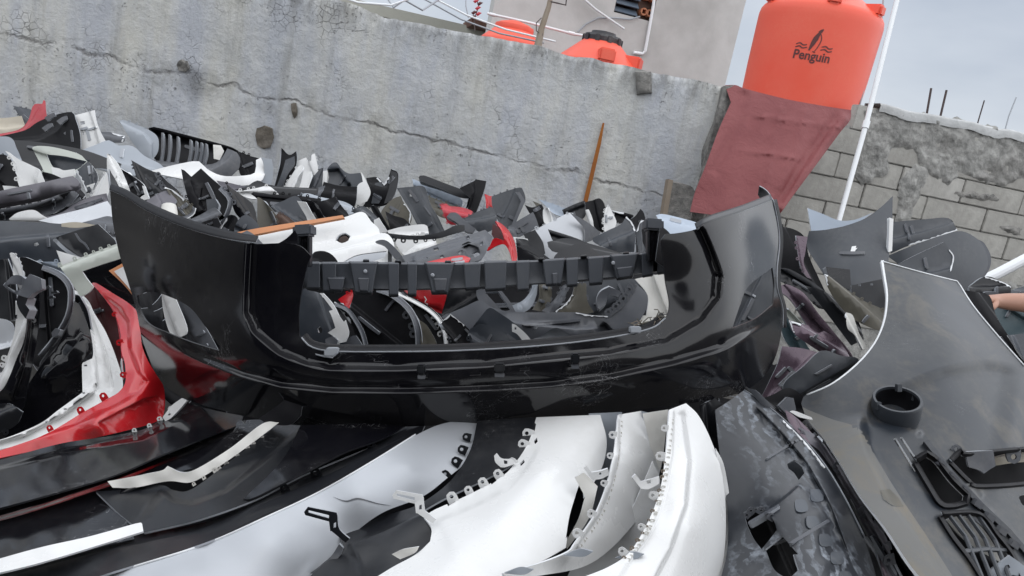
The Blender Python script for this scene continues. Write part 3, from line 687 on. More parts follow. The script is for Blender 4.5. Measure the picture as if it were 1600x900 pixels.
# tanks whose tops show over the wall
def tank_top(cx, cy, d, rad, label, lidm, sc=1.0, lugs=4):
    c = P(cx, cy, d); t = empty('water_tank', (c.x, c.y, 0), label, 'water tank')
    zr = c.z
    link('shell', lathe_mesh((c.x, c.y, 0), [(rad*.95, .3), (rad*.98, zr-.3), (rad, zr-.06), (rad*.98, zr-.02), (rad*.93, zr), (rad*.45, zr+.17*sc), (rad*.42, zr+.18*sc)], 56), 'tank_orange', t, 45)
    if lidm == 'black':
        link('lid', lathe_mesh((c.x, c.y, zr+.15*sc), [(rad*.44, 0), (rad*.45, .06), (rad*.42, .08), (rad*.30, .085), (rad*.28, .11), (rad*.05, .125)], 40), 'lid_black', t, 30)
        for k in range(10):
            a = k*math.pi/5; dv = Vector((math.cos(a), math.sin(a), 0)); link('lid_rib', box_mesh((c.x+dv.x*rad*.44, c.y+dv.y*rad*.44, zr+.19*sc), dv*.012, dv.cross(AX)*.02, Vector((0, 0, .03)), .004), 'lid_black', t, None)
    else:
        link('lid', lathe_mesh((c.x, c.y, zr+.10*sc), [(rad*.60, 0), (rad*.62, .03), (rad*.60, .055), (rad*.54, .06), (rad*.46, .075), (rad*.15, .10), (rad*.02, .105)], 44), 'tank_orange', t, 35)
    for k in range(lugs):
        a = R(-100+k*62)+.3; dv = Vector((math.cos(a), math.sin(a), 0))
        link('lug', box_mesh(Vector((c.x, c.y, zr+.04))+dv*rad*.76, dv*.10, dv.cross(AX)*.07, Vector((0, 0, .055)), .015), 'tank_orange', t, 45)
tank_top(934, 98, 6.6, .385, 'orange water tank with black screw lid showing over the wall', 'black')
tank_top(800, 64, 6.9, .30, 'small orange tank with stepped orange lid showing over the wall', 'orange', .8, 0)
# far cream building
far = empty('cream_building', (P(660, 40, 13).x, P(660, 40, 13).y, 0), 'low cream building with brown eave behind the concrete wall', 'building')
a, c = P(560, 4, 13), P(742, 40, 13.5); zf = (a.z+c.z)/2
xd = Vector((c.x-a.x, c.y-a.y, 0)); mid = (a+c)/2; ln = xd.length/2; xd.normalize(); nd = xd.cross(AX)
link('wall', box_mesh((mid.x-xd.x*.9, mid.y-xd.y*.9+2, zf/2-.1), xd*(ln+.9), nd*1.9, Vector((0, 0, zf/2-.1))), 'cream_wall', far, None)
link('roof', box_mesh((mid.x-xd.x*.9, mid.y-xd.y*.9+2, zf-.10), xd*(ln+1.0), nd*2.1, Vector((0, 0, .09))), 'cream_wall', far, None)
link('eave', box_mesh(P(752, 42, 13.2), xd*.25, nd*.5, Vector((0, 0, .05))-xd*.02), 'brown_eave', far, None)
# rebar stubs and aerials beyond the block wall
for pts, r_, m, lab, cat in (([(1446, 190, 6.3), (1455, 138, 6.3)], .009, 'rebar', 'left of two rusty rebar stubs above the block wall', 'rebar'),
                    ([(1467, 192, 6.3), (1479, 141, 6.3)], .009, 'rebar', 'right of two rusty rebar stubs above the block wall', 'rebar'),
                    ([(1524, 205, 14), (1530, 184, 14), (1538, 157, 14)], .012, 'rebar', 'thin distant aerial mast nearer the rebar stubs', 'aerial'),
                    ([(1570, 205, 14), (1576, 182, 14), (1588, 152, 14)], .012, 'edge_grey', 'thin distant aerial mast at the right edge of the sky', 'aerial')):
    pipe(cat+'_rod' if cat == 'rebar' else 'aerial_mast', pts, r_, m, lab, cat, seg=6)

# unseen shed added behind the camera to give the glossy shells dark reflections
n, b = nodes('dark_sheet'); n.links.new(mixc(n, ramp(n, tex(n, 1.5, 5, .6), [(.4, 0.0), (.7, 1.0)]), (.035, .036, .04), (.08, .075, .07)), b.inputs['Base Color']); b.inputs['Roughness'].default_value = .8
shed = empty('added_reflection_shed', (-3.5, -5.5, 0), 'unseen open-fronted shed added behind the camera to darken reflections in the glossy bumper', 'shed')
for nm, c_, hx, hy, hz in (('back_wall', (-3.5, -9, 1.9), 6.5, .08, 1.9), ('side_wall', (-10, -6, 1.9), .08, 3, 1.9), ('side_wall', (3, -6, 1.9), .08, 3, 1.9), ('roof', (-3.5, -5.8, 3.9), 6.8, 3.4, .07), ('fascia', (-3.5, -2.45, 3.65), 6.8, .05, .3),
                           ('post', (-7.2, -2.6, 1.8), .07, .07, 1.8), ('post', (-3.6, -2.6, 1.8), .07, .07, 1.8), ('post', (0, -2.6, 1.8), .07, .07, 1.8), ('post', (2.9, -2.6, 1.8), .07, .07, 1.8)):
    link(nm, box_mesh(c_, (hx, 0, 0), (0, hy, 0), (0, 0, hz)), 'dark_sheet', shed, None)
# ------------------------------------------------------------------ the heap of bumpers
IN = 'shells seen through the grille mouth'
BACK, MID, NEAR, RIGHT = 'bumpers piled along the concrete wall', 'bumpers in the middle of the heap', 'nested bumpers in the foreground', 'shells piled on the right'
def T(name, label, outline, d=None, m='satin', cat='bumper', grp=None, **kw):
    if name == 'bumper' and cat != 'bumper': name = cat.replace(' ', '_')
    a_ = np.array([q_[:2] for q_ in outline], float); sz = max(np.ptp(a_[:, 0]), np.ptp(a_[:, 1])); auto = name == 'bumper' and grp in (BACK, MID, IN, RIGHT) and sz > 22; rn_ = random.Random(label)
    if auto and 'ctrl' not in kw:
        kx, ky = kw.get('k', (1.0, .4)); kw['k'] = (kx*1.5, ky*1.5); kw.setdefault('th', .005); kw.setdefault('corner', 74)
        if 'steps' not in kw:            # a body line along the shell's length
            c_ = a_.mean(0); w_, v_ = np.linalg.eigh(np.cov((a_-c_).T)); ax_, mn_ = v_[:, 1], v_[:, 0]
            if ax_[0] < 0: ax_ = -ax_
            ln_, wd_ = 1.9*w_[1]**.5, w_[0]**.5; sg_ = rn_.choice((-1, 1)); of_ = sg_*wd_*rn_.uniform(.25, .6); bw_ = rn_.uniform(-.3, .3)*wd_
            li = [tuple(c_+ax_*ln_*t_+mn_*(of_+bw_*(1-t_*t_))) for t_ in (-1, -.5, 0, .5, 1)]; kw['steps'] = [(li, max(3, wd_*.2), rn_.choice((-1, 1))*rn_.uniform(.015, .03), .15)]
    o = panel(name, outline, d, m=m, **kw); recentre(o)
    if auto and rn_.random() < .45:      # a run of pierced lugs on one long edge
        n_ = len(outline); i_ = max(range(n_), key=lambda q_: np.hypot(*(a_[(q_+1) % n_]-a_[q_]))+np.hypot(*(a_[(q_+2) % n_]-a_[(q_+1) % n_]))*.6)
        tabs(o, [tuple(a_[(i_+t_) % n_]) for t_ in (0, 1, 2)], rn_.randint(3, 6), rn_.uniform(.010, .016), m if isinstance(m, str) else m[0], 1, jit=.45)
    if auto and sz > 34: clutter(o, outline, a_, rn_, m)
    return tag(o, label, cat, grp)
def clutter(o, outline, a_, rn_, m):
    """moulded stiffeners and clip blocks, and on some a chipped pale edge"""
    f = FN[o.name]; c_ = a_.mean(0); w_, v_ = np.linalg.eigh(np.cov((a_-c_).T)); ax_, mn_ = v_[:, 1], v_[:, 0]; L_, W_ = w_[1]**.5, w_[0]**.5
    light = isinstance(m, str) and m in ('white', 'white_d', 'silverp', 'pale_green', 'red', 'red_dull', 'primer', 'pale')
    for i_ in range(rn_.randint(1, 3) if not light or rn_.random() < .3 else 0):
        q_ = c_+ax_*rn_.uniform(-.9, .9)*L_+mn_*rn_.uniform(-.7, .7)*W_; dv = ax_ if rn_.random() < .5 else mn_; pv = np.array([-dv[1], dv[0]])
        ln = rn_.uniform(.18, .4)*(L_ if dv is ax_ else W_)+2; wd = rn_.uniform(1.2, 2.4)
        pl = [tuple(q_+dv*ln*s+pv*wd*t) for s, t in ((-1, -1), (0, -1.3), (1, -1), (1.1, .2), (1, 1), (-1, 1))]
        if inpoly(np.array(pl), outline).all(): panel('stiffener' if dv is ax_ else 'clip_block', pl, 1, m=('mid_grey', 'matte_black', 'edge_grey') if not light else ('edge_grey', 'mid_grey', 'edge_white'), step=4, th=.012, follow=(f, rn_.uniform(.006, .014)), parent=o)
    if not light and rn_.random() < .42:
        n_ = len(outline); i_ = rn_.randrange(n_); ch = spline([tuple(a_[(i_+t_) % n_]) for t_ in range(3)], 3.5, False, 74)
        for sg in (1, -1):
            inn = offset_line(ch, 1.0*sg)
            if inpoly(inn[1:-1], outline).mean() > .8:
                off = np.array([rn_.uniform(.6, 3.2) for _ in ch])[:, None]; base_ = offset_line(ch, .15*sg); dirn = (inn-ch)
                panel('chipped_edge', [tuple(q_) for q_ in base_]+[tuple(q_) for q_ in (ch+dirn*off)[::-1]], 1, m=('edge_white', 'edge_white', 'edge_white'), step=5, th=.003, follow=(f, .004), parent=o, corner=10); break
def part(parent, name, outline, d, m='satin', **kw): return panel(name, outline, d, m=m, parent=parent, **kw)
def tab_mesh():
    bm = bmesh.new(); pts = [(-.5, -.25), (.5, -.25), (.5, .35), (.38, .7), (0, .85), (-.38, .7), (-.5, .35)]; hole = [(math.cos(a)*.2, .38+math.sin(a)*.2) for a in np.linspace(0, 2*math.pi, 9)[:-1]]
    allp = pts+hole; n1 = len(pts); n2 = len(hole)
    vs, _, fs, *_r = delaunay_2d_cdt([Vector(p_) for p_ in allp], [(i, (i+1) % n1) for i in range(n1)]+[(n1+i, n1+(i+1) % n2) for i in range(n2)], [], 0, 1e-6)
    v2 = np.array([tuple(v) for v in vs]); tr = [f for f in fs if not inpoly(v2[list(f)].mean(0)[None], hole)[0]]
    for z in (0, .12):
        for v in v2: bm.verts.new((v[0], v[1], z))
    bm.verts.ensure_lookup_table(); k = len(v2)
    for f in tr:
        bm.faces.new([bm.verts[i+k] for i in f]); bm.faces.new([bm.verts[i] for i in f][::-1])
    def rim(loop):
        for i in range(len(loop)): 
            a, c = loop[i], loop[(i+1) % len(loop)]; bm.faces.new([bm.verts[a], bm.verts[c], bm.verts[c+k], bm.verts[a+k]])
    rim(list(range(n1))); rim(list(range(n1, n1+n2))[::-1]); bmesh.ops.recalc_face_normals(bm, faces=bm.faces)
    me = bpy.data.meshes.new('m'); bm.to_mesh(me); bm.free(); return me
TABM = {}
def tabs(parent, line, n, size, m, side=1, dd=0.0, name='tab', df=None, jit=.25, d=None):
    """row of pierced lugs along an edge; side = +1 puts them to the left of the line's direction"""
    if m not in M: m = MAT3[m][0]
    if m not in TABM: TABM[m] = tab_mesh(); TABM[m].materials.append(M[m])
    f = df or FN.get(parent.name); l = spline(line, 3); rn = random.Random(int(sum(q_[0] for q_ in line)))
    for i in range(n):
        t = (i+.5+rn.uniform(-jit, jit))/n*(len(l)-1); a = int(min(t, len(l)-2)); q_ = l[a]+(l[a+1]-l[a])*(t-a)
        dq = d if d is not None else float(f(np.array([q_[:2]]))[0])+dd
        c = P(q_[0], q_[1], dq); tn = l[a+1]-l[a]; tn = tn[:2]/np.linalg.norm(tn[:2])
        t0, t1 = float(tn[0]), float(tn[1]); X = (RT*t0-UP*t1).normalized(); Y = (RT*t1+UP*t0)*side; Y = (Y-fwd*.0).normalized(); Z = X.cross(Y).normalized()
        s = size*rn.uniform(.75, 1.2); o = bpy.data.objects.new(name, TABM[m]); COL.objects.link(o)
        o.parent = parent; o.matrix_parent_inverse = parent.matrix_world.inverted()
        o.matrix_world = Matrix.Translation(c) @ Matrix((X*s, Y*s, Z*s)).transposed().to_4x4()
def edge(parent, name, line, df, wpx, back, m, nv=3, lift=0.0):
    """folded return along an edge: starts on the sheet's edge and runs back by `back` metres"""
    l = spline(line, 8); b_ = offset_line(l, wpx); da = df(l[:, :2])-lift
    rows = [np.column_stack([l[:, :2], da]), np.column_stack([b_, da+back])]
    return skin(name, rows, m, nu=max(8, len(l)), nv=nv, parent=parent)
# ---- buried bumpers that fill the body of the heap (whole U-shaped shells)
def bumper_shell(wd, ht, dp, seed):
    rn = random.Random(seed); nu_, nv_ = 37, 13; vs = []
    for j in range(nv_):
        s = j/(nv_-1); z = (s-.5)*ht; pf = .10*math.sin(math.pi*min(1, s*1.2))-.05*(s > .62)
        for i in range(nu_):
            t = -1+2*i/(nu_-1); x = wd/2*math.copysign(abs(t)**.85, t)*(1-.06*abs(t)**6); y = -dp*(1-abs(t)**3.2)-pf*(1-.5*abs(t))
            vs.append((x, y+.003*rn.random(), z))
    fs = []
    for j in range(nv_-1):
        for i in range(nu_-1):
            t = abs(-1+2*(i+.5)/(nu_-1)); s = (j+.5)/(nv_-1)
            if t < .48 and .45 < s < .88: continue          # grille mouth
            if .58 < t < .78 and .18 < s < .42: continue     # lamp openings
            if t > .86 and s < (t-.86)*3.4: continue         # wheel arch
            fs.append((j*nu_+i, j*nu_+i+1, (j+1)*nu_+i+1, (j+1)*nu_+i))
    return mesh(vs, fs)
rn = random.Random(11); fm = {}
BL = {8: 'black shell glimpsed between the white liner and left black wing', 11: 'matte black shell in the gap under the long satin lip', 12: 'dark blue shell in the gap above the slotted black bracket',
 14: 'dark mauve shell deep between the middle and rightmost white bumpers', 17: 'dark blue shell behind the square-cornered satin bumper', 18: 'black shell in the gap between red bumper and glossy bumper',
 19: 'satin black shell just under the lower edge of the glossy bumper', 20: 'satin black shell in the gap behind the largest white bumper', 21: 'matte black shell below the torn slit of the largest white bumper',
 22: 'mauve sliver beside the grey shell between white bumpers', 24: 'satin black shell left of the lamp opening in the glossy bumper', 25: 'dark grey shell in the gap left of the red bumper',
 26: 'dark grey shell in the left lamp opening beside the white liner', 27: 'tiny matte black gap shell at the tabs of the largest white bumper', 29: 'grey shell sliver between rightmost white bumper and frosted shell',
 30: 'dark grey shell showing through the upper hole of the frosted shell', 32: 'black shell sliver above the white drilled flange', 33: 'dark blue shell low in the left lamp opening', 34: 'mid grey shell at the right of the left lamp opening',
 36: 'matte black shell just above the middle white bumper strip', 37: 'dark grey shell under the right end of the glossy bumper', 38: 'satin black shell beside the dark wheel-arch edge', 39: 'satin black shell sliver beside the mauve nested strip',
 42: 'dark grey shell between two rims at the left of the grille mouth', 43: 'dark grey shell in the grille mouth below the crossbar centre', 44: 'dark mauve shell beside the duct frame in the grille mouth', 45: 'dark grey sliver at the top of the frosted shell'}
BURIED_SKIP = set(range(46))-set(BL)
for i in range(46):
    row = i // 8; px = -60+(i % 8)*230+rn.uniform(-60, 60)+(row % 2)*90; dd = (1.9, 2.5, 3.1, 3.7, 4.3, 4.85)[row]
    skip = i in BURIED_SKIP; c = P(px, 450, dd); zs = .30+rn.uniform(-.08, .12)+.07*row-(.22 if row == 0 else 0); key = i % 6
    if key not in fm:
        fm[key] = bumper_shell(1.5+.05*key, .46, .45, key)
    mk = rn.choice(['matte', 'satin', 'grey', 'satin', 'mid', 'blue_k', 'purple']); ang = (rn.uniform(-22, 22), rn.uniform(-.2, .2), rn.uniform(-35, 35))
    if skip: continue
    me = fm[key] if len(fm[key].materials) == 0 else fm[key].copy()
    me.materials.clear(); mats = MAT3[mk]
    for m_ in mats: me.materials.append(M[m_])
    me.shade_smooth(); me.set_sharp_from_angle(angle=R(40))
    o = bpy.data.objects.new('buried_bumper', me); COL.objects.link(o); thick(o, .0035, mats)
    o.location = (c.x, c.y, zs); o.rotation_euler = (R(90+ang[0]), ang[1], R(ang[2]))
    tag(o, BL[i], 'bumper', 'buried bumpers inside the heap')

# ================================================================= back row, against the concrete wall
o = T('bumper', 'beige bumper end at the far left by the wall', [(-30, 186), (10, 184), (33, 181), (38, 198), (32, 208), (0, 216), (-30, 218)], 5.0, 'beige', grp=BACK, k=(-1.5, .3), steps=[([(-30, 197), (10, 198), (36, 194)], 5, .03, 0)])
T('bumper', 'dark blue-grey pointed shell behind the red bumper', [(20, 165), (48, 171), (56, 178), (52, 195), (38, 199), (31, 184)], 5.15, 'blue_k', grp=BACK, k=(-2, 0))
o = T('bumper', 'small red bumper with upright end tip by the wall', [(-30, 214), (0, 209), (30, 202), (44, 188), (51, 166), (58, 162), (66, 162), (68, 156), (71, 158), (72, 172), (74, 187), (60, 191), (54, 200), (35, 208), (0, 215), (-30, 222)], 4.85, 'red_dull', grp=BACK, k=(1.8, 0), steps=[([(-30, 216), (30, 206), (48, 190), (60, 168)], 3, .03, 0)])
o = T('bumper', 'black bumper inner side with brackets beside the white corner', [(0, 213), (40, 203), (58, 191), (85, 180), (112, 175), (118, 186), (125, 210), (126, 236), (100, 240), (60, 236), (0, 226)], 4.7, 'matte', grp=BACK, k=(-2.2, -.5), steps=[([(0, 219), (60, 213), (85, 200), (100, 182)], 7, .04, 0)])
for a in ((78, 181), (97, 186), (74, 197), (108, 205)):
    part(o, 'bracket', [(a[0]-9, a[1]+3), (a[0], a[1]-3), (a[0]+7, a[1]-5), (a[0]+9, a[1]), (a[0]+2, a[1]+4), (a[0]-3, a[1]+9)], 4.62, 'mid', dents=.03, th=.012)
o = T('bumper', 'white bumper corner with black square hole near the wall', [(117, 180), (133, 176), (148, 172), (151, 190), (157, 206), (166, 222), (150, 232), (124, 236), (126, 210), (122, 192)], 4.6, 'white', grp=BACK, k=(1.5, .6), holes=[[(125, 190), (132, 189), (133, 194), (126, 195)], [(129, 207), (132, 207), (131, 211), (129, 210)]], step=5)
o = T('bumper', 'silver-grey bumper lying behind the white spike', [(118, 238), (145, 228), (170, 219), (184, 227), (207, 228), (225, 243), (250, 256), (262, 268), (215, 275), (160, 266), (120, 252)], 4.35, 'primer', grp=BACK, g=(0, .9), k=(1.0, 2.0), steps=[([(135, 240), (180, 250), (245, 262)], 5, .03, .1)])
T('bumper', 'light grey bumper strip lying against the wall', [(150, 205), (175, 207), (195, 212), (192, 222), (165, 222), (155, 214)], 5.1, 'mid', grp=BACK, k=(.5, 2))
o = T('bumper', 'dark grey curved wing rising beside the black tray bumper', [(187, 190), (191, 187), (212, 194), (236, 205), (247, 216), (247, 236), (238, 250), (224, 244), (208, 224), (198, 208)], 4.6, 'primer', grp=BACK, k=(2.5, 1), steps=[([(190, 190), (225, 206), (240, 222), (240, 245)], 4, .025, 0)], ax=20)
o = T('bumper', 'long black bumper open side up below the brown wall patch', [(232, 200), (240, 198), (300, 213), (362, 230), (373, 240), (374, 258), (366, 264), (300, 262), (245, 252), (240, 225)], 4.75, 'matte', grp=BACK, k=(-.8, -.5), steps=[([(238, 202), (300, 217), (365, 234)], 3, -.05, 0)])
for i, x in enumerate((296, 305, 313, 320, 252, 263, 276)):
    part(o, 'rib', [(x, 219+(x-300)*.25), (x+2.2, 219+(x-300)*.25), (x+3, 235+(x-300)*.2), (x-1, 256), (x-4, 256), (x-.5, 238)], 4.62, 'mid', th=.03, dents=0, step=4)
part(o, 'front_band', [(238, 250), (300, 256), (332, 256), (347, 246), (355, 232), (370, 238), (375, 246), (374, 262), (362, 275), (335, 275), (290, 266), (240, 258)], 4.5, 'mid', k=(2, 1.5), steps=[([(240, 254), (330, 262), (352, 250), (362, 238)], 4, .03, 0)])
part(o, 'torn_end', [(333, 226), (345, 227), (350, 236), (343, 250), (334, 248)], 4.6, 'white_d', dents=.04)
T('bumper', 'black bumper edge between tray bumper and white wing', [(372, 236), (392, 244), (410, 248), (405, 262), (392, 276), (375, 272)], 4.7, 'matte', grp=BACK, k=(-1.5, 0))
o = T('bumper', 'long white bumper lying left of the slim upright ends', [(232, 268), (262, 260), (300, 252), (311, 252), (324, 264), (345, 274), (372, 275), (398, 270), (400, 250), (408, 246), (412, 256), (414, 272), (404, 286), (372, 290), (330, 284), (300, 282), (262, 275)], 4.25, 'white', grp=BACK, k=(.6, 1.5), g=(0, .5))
part(o, 'side_face', [(408, 246), (425, 249), (427, 268), (424, 288), (400, 292), (372, 292), (350, 288), (372, 289), (402, 285), (413, 272), (412, 256)], 4.24, 'primer', k=(2, 0), g=(.5, 0))
o = T('bumper', 'slim black bumper end with forked tip by the wall', [(440, 231), (452, 242), (463, 236), (464, 250), (460, 266), (448, 284), (438, 300), (426, 300), (432, 280), (438, 255)], 4.55, 'matte', grp=BACK, k=(-3, 0), steps=[([(441, 236), (440, 262), (428, 298)], 5, .04, 0)])
part(o, 'inner_face', [(446, 250), (460, 244), (460, 258), (450, 272), (440, 292), (432, 292), (441, 268)], 4.5, 'blue_k', k=(1, 0))
T('bumper', 'first slim white upright strip beside the forked black end', [(464, 262), (472, 257), (474, 264), (464, 280), (457, 298), (444, 298), (452, 280)], 4.45, 'white', grp=BACK, k=(2, 0))
o = T('bumper', 'white bumper end with notched top among slim strips', [(464, 252), (478, 246), (481, 252), (486, 251), (487, 242), (492, 240), (497, 262), (497, 274), (488, 276), (478, 270), (468, 264)], 4.55, 'white', grp=BACK, k=(2, 1))
T('bumper', 'second slim white upright strip with grey back', [(474, 268), (487, 268), (486, 280), (478, 302), (464, 302), (470, 286)], 4.4, 'white', grp=BACK, k=(2.5, 0))
T('bumper', 'dark grey shell right of the slim white strips', [(486, 282), (500, 264), (505, 262), (504, 280), (500, 302), (480, 304)], 4.42, 'grey', grp=BACK, k=(2, 0))
T('bumper', 'small white end piece left of the black curved bumper', [(502, 268), (512, 266), (514, 280), (508, 300), (500, 296)], 4.5, 'white', grp=BACK, k=(2, 0), step=4)
o = T('bumper', 'dark shell with blue-grey inside and white curved end', [(511, 266), (518, 256), (526, 254), (534, 264), (545, 271), (563, 270), (567, 284), (558, 296), (540, 300), (512, 292)], 4.5, 'blue_k', grp=BACK, k=(-2, 0), steps=[([(512, 264), (530, 262), (545, 285)], 5, -.05, 0)])
part(o, 'white_end', [(564, 268), (572, 282), (579, 300), (574, 314), (562, 320), (554, 317), (556, 298), (560, 288), (567, 284)], 4.3, 'white', k=(3, 1))
o = T('bumper', 'flat black bumper face in front of the white curved end', [(506, 284), (530, 290), (558, 292), (556, 316), (548, 326), (515, 322), (496, 312)], 4.2, 'matte', grp=BACK, k=(-1.5, 0))
o = T('bumper', 'black bumper end with tall upright fin left of grey shell', [(572, 278), (590, 277), (600, 287), (607, 276), (611, 264), (622, 271), (620, 294), (612, 312), (598, 322), (566, 324), (577, 304)], 4.45, 'matte', grp=BACK, k=(-2.5, 0), steps=[([(580, 284), (602, 290), (612, 268)], 4, .03, 0)])
part(o, 'fin_side', [(611, 266), (622, 271), (620, 294), (611, 314), (600, 318), (608, 292)], 4.4, 'satin', k=(1, 0))
part(o, 'inner_post', [(586, 286), (597, 284), (598, 304), (592, 318), (580, 318)], 4.42, 'grey', k=(2, 0))
o = T('bumper', 'long grey trim bumper lying under the flat black face', [(462, 302), (480, 300), (500, 292), (508, 290), (500, 306), (498, 314), (470, 312)], 4.1, 'mid', grp=BACK, k=(1, 2))
o = T('bumper', 'pale blue metal strip sloping against the wall', [(644, 279), (680, 294), (720, 310), (721, 326), (704, 330), (672, 312), (650, 300)], 4.75, 'pale', grp=BACK, k=(0, 1.5), steps=[([(646, 288), (680, 304), (718, 322)], 4, -.03, 0)])
o = T('trim_bar', 'long black trim bar sloping down right along the wall', [(654, 277), (662, 274), (700, 288), (744, 304), (741, 310), (720, 309), (690, 296), (656, 283)], 4.65, 'satin', 'trim', BACK, th=.05, k=(0, 3))
o = T('bumper', 'black ribbed bracket standing above the red scrap', [(718, 294), (742, 282), (743, 280), (760, 283), (757, 296), (748, 322), (742, 336), (728, 336), (735, 310)], 4.55, 'matte', 'bracket', BACK, k=(1, 0), th=.02, steps=[([(742, 282), (744, 300), (732, 334)], 4, .04, 0)])
T('bumper', 'small red shell end beside the dark grey wing', [(758, 303), (765, 306), (773, 309), (776, 330), (760, 332)], 4.5, 'red', grp=BACK, k=(2, 0), step=4)
T('bumper', 'dark sheet under the pale blue strip', [(668, 306), (700, 318), (722, 326), (720, 342), (690, 340), (670, 322)], 4.55, 'olive', grp=BACK)
o = T('bumper', 'large grey shell standing edge on with bolt holes', [(620, 294), (640, 292), (663, 292), (672, 318), (685, 340), (696, 364), (672, 372), (655, 356), (640, 328), (628, 308)], 4.15, 'grey', grp=BACK, k=(-1.2, 0), holes=[[(640, 303), (644, 303), (644, 307), (640, 307)]], steps=[([(628, 296), (648, 330), (668, 366)], 5, .02, 0), ([(655, 294), (668, 322), (690, 362)], 3, .02, 0)])
o = T('bumper', 'olive dirty shell left of the large grey shell', [(596, 330), (612, 312), (626, 306), (632, 318), (642, 332), (640, 350), (612, 360), (598, 345)], 4.0, 'olive', grp=MID, k=(-1.5, 0))
T('bumper', 'black sheet with pale wavy rim in front of olive shell', [(602, 330), (616, 337), (632, 342), (646, 356), (640, 366), (612, 366)], 3.9, 'matte', grp=MID, k=(-1, 0))
T('bumper', 'dull red folded bumper strip behind the undertray', [(688, 321), (697, 318), (703, 322), (722, 324), (738, 330), (738, 336), (716, 344), (712, 352), (700, 348)], 4.1, 'red_dull', grp=MID, k=(0, 3), steps=[([(694, 324), (715, 330), (736, 334)], 3, .04, 0)])
o = T('bumper', 'dark grey wing with folded edge below the concrete wall', [(768, 307), (790, 299), (812, 293), (817, 297), (821, 312), (812, 332), (804, 352), (790, 358), (778, 344), (770, 325)], 4.35, 'grey', grp=BACK, k=(-1.6, 0))
part(o, 'folded_rim', [(806, 300), (812, 300), (821, 314), (812, 334), (804, 352), (799, 352), (808, 330), (814, 314)], 4.28, 'mid', th=.012)
o = T('bumper', 'smooth dark grey rounded shell beside the red hoop', [(724, 342), (745, 331), (768, 323), (774, 332), (776, 348), (768, 360), (752, 364), (735, 352)], 3.8, 'grey', grp=MID, k=(2.6, 1))
o = T('bumper', 'grey box-like bumper corner left of the silver bumper', [(794, 354), (814, 342), (833, 331), (838, 342), (842, 354), (824, 364), (806, 372), (798, 366)], 3.9, 'mid', grp=MID, k=(1, 0), steps=[([(794, 356), (806, 358), (810, 372)], 3, .03, 0)])
T('bumper', 'black curved shell between grey corner and white lamp cup', [(820, 320), (832, 324), (846, 319), (850, 328), (850, 346), (843, 356), (836, 340), (828, 334)], 4.2, 'matte', grp=BACK, k=(-2, 0))
T('bumper', 'white lamp cup piece among black shells', [(849, 328), (856, 325), (862, 336), (866, 346), (856, 352), (850, 346)], 4.1, 'white', grp=BACK, k=(-4, -4), step=4)
T('bumper', 'pale blue strip in front of the rusty bar', [(842, 312), (848, 313), (881, 326), (882, 340), (866, 334), (856, 325)], 4.6, 'pale', grp=BACK)
T('bumper', 'small olive flake by the wall near the rusty bar', [(832, 314), (842, 318), (848, 322), (838, 322)], 4.7, 'olive', grp=BACK, step=4)
o = T('bumper', 'black sheet with torn left edge under the rusty bar', [(878, 328), (895, 320), (914, 313), (915, 336), (903, 345), (886, 342)], 4.5, 'satin', grp=BACK, k=(1, 0))
o = T('bumper', 'black upright shell under the rusty bar, taller of the pair', [(914, 316), (926, 313), (937, 310), (945, 321), (944, 345), (942, 364), (932, 358), (922, 344), (916, 334)], 4.4, 'matte', grp=BACK, k=(-1, 0))
T('bumper', 'white curved trim beside the tall black shell', [(914, 328), (920, 327), (926, 342), (928, 356), (920, 350)], 4.35, 'white', grp=BACK, step=4)
o = T('bumper', 'white leaf-shaped bumper end right of the black pair', [(944, 338), (946, 326), (951, 320), (957, 332), (963, 346), (960, 356), (950, 362), (944, 360)], 4.3, 'white', grp=BACK, k=(4, 1), step=4, steps=[([(951, 322), (946, 340), (946, 360)], 2, .02, 0)])
T('bumper', 'black bumper lying behind the white leaf-shaped end', [(955, 328), (975, 332), (990, 336), (988, 350), (962, 346)], 4.5, 'matte', grp=BACK)
o = T('bumper', 'big silver-white bumper with arrow-like corner', [(826, 364), (860, 347), (891, 332), (900, 342), (911, 356), (914, 378), (890, 372), (858, 359), (866, 376), (874, 400), (884, 420), (850, 420), (840, 392), (832, 374)], 3.6, 'silverp', grp=MID, k=(1.0, .8), steps=[([(830, 366), (845, 380), (856, 412)], 4, -.03, .05)])
part(o, 'corner_side', [(891, 332), (906, 340), (922, 350), (939, 364), (928, 374), (914, 380), (913, 358), (902, 344)], 3.6, 'mid', g=(.8, 0), k=(1, 0))
part(o, 'black_insert', [(818, 366), (836, 359), (848, 378), (852, 396), (846, 400), (832, 396)], 3.52, 'satin', k=(2, 0))
o = T('bumper', 'blue-grey painted bumper corner left of the bracket tower', [(926, 372), (950, 360), (970, 350), (979, 338), (988, 348), (993, 360), (991, 394), (966, 394), (930, 380)], 3.55, 'blue_k', grp=MID, k=(1.8, .5))
o = T('bumper', 'black pointed shell touching the right bracket tower', [(982, 344), (992, 338), (1001, 326), (1008, 340), (1010, 394), (994, 396), (992, 358)], 3.7, 'matte', grp=MID, k=(-1, 0))
T('bumper', 'thin grey-white strip standing beside the bracket tower', [(994, 362), (1001, 345), (1006, 344), (1002, 370), (1010, 392), (998, 396)], 3.5, 'grey_w', grp=MID, step=5)
o = T('bumper', 'pale blue sheet with white edge behind the right wing', [(1025, 336), (1040, 335), (1092, 349), (1094, 358), (1070, 368), (1048, 366), (1034, 352)], 3.8, 'pale', grp=BACK, g=(0, 1.2), k=(1, 0))
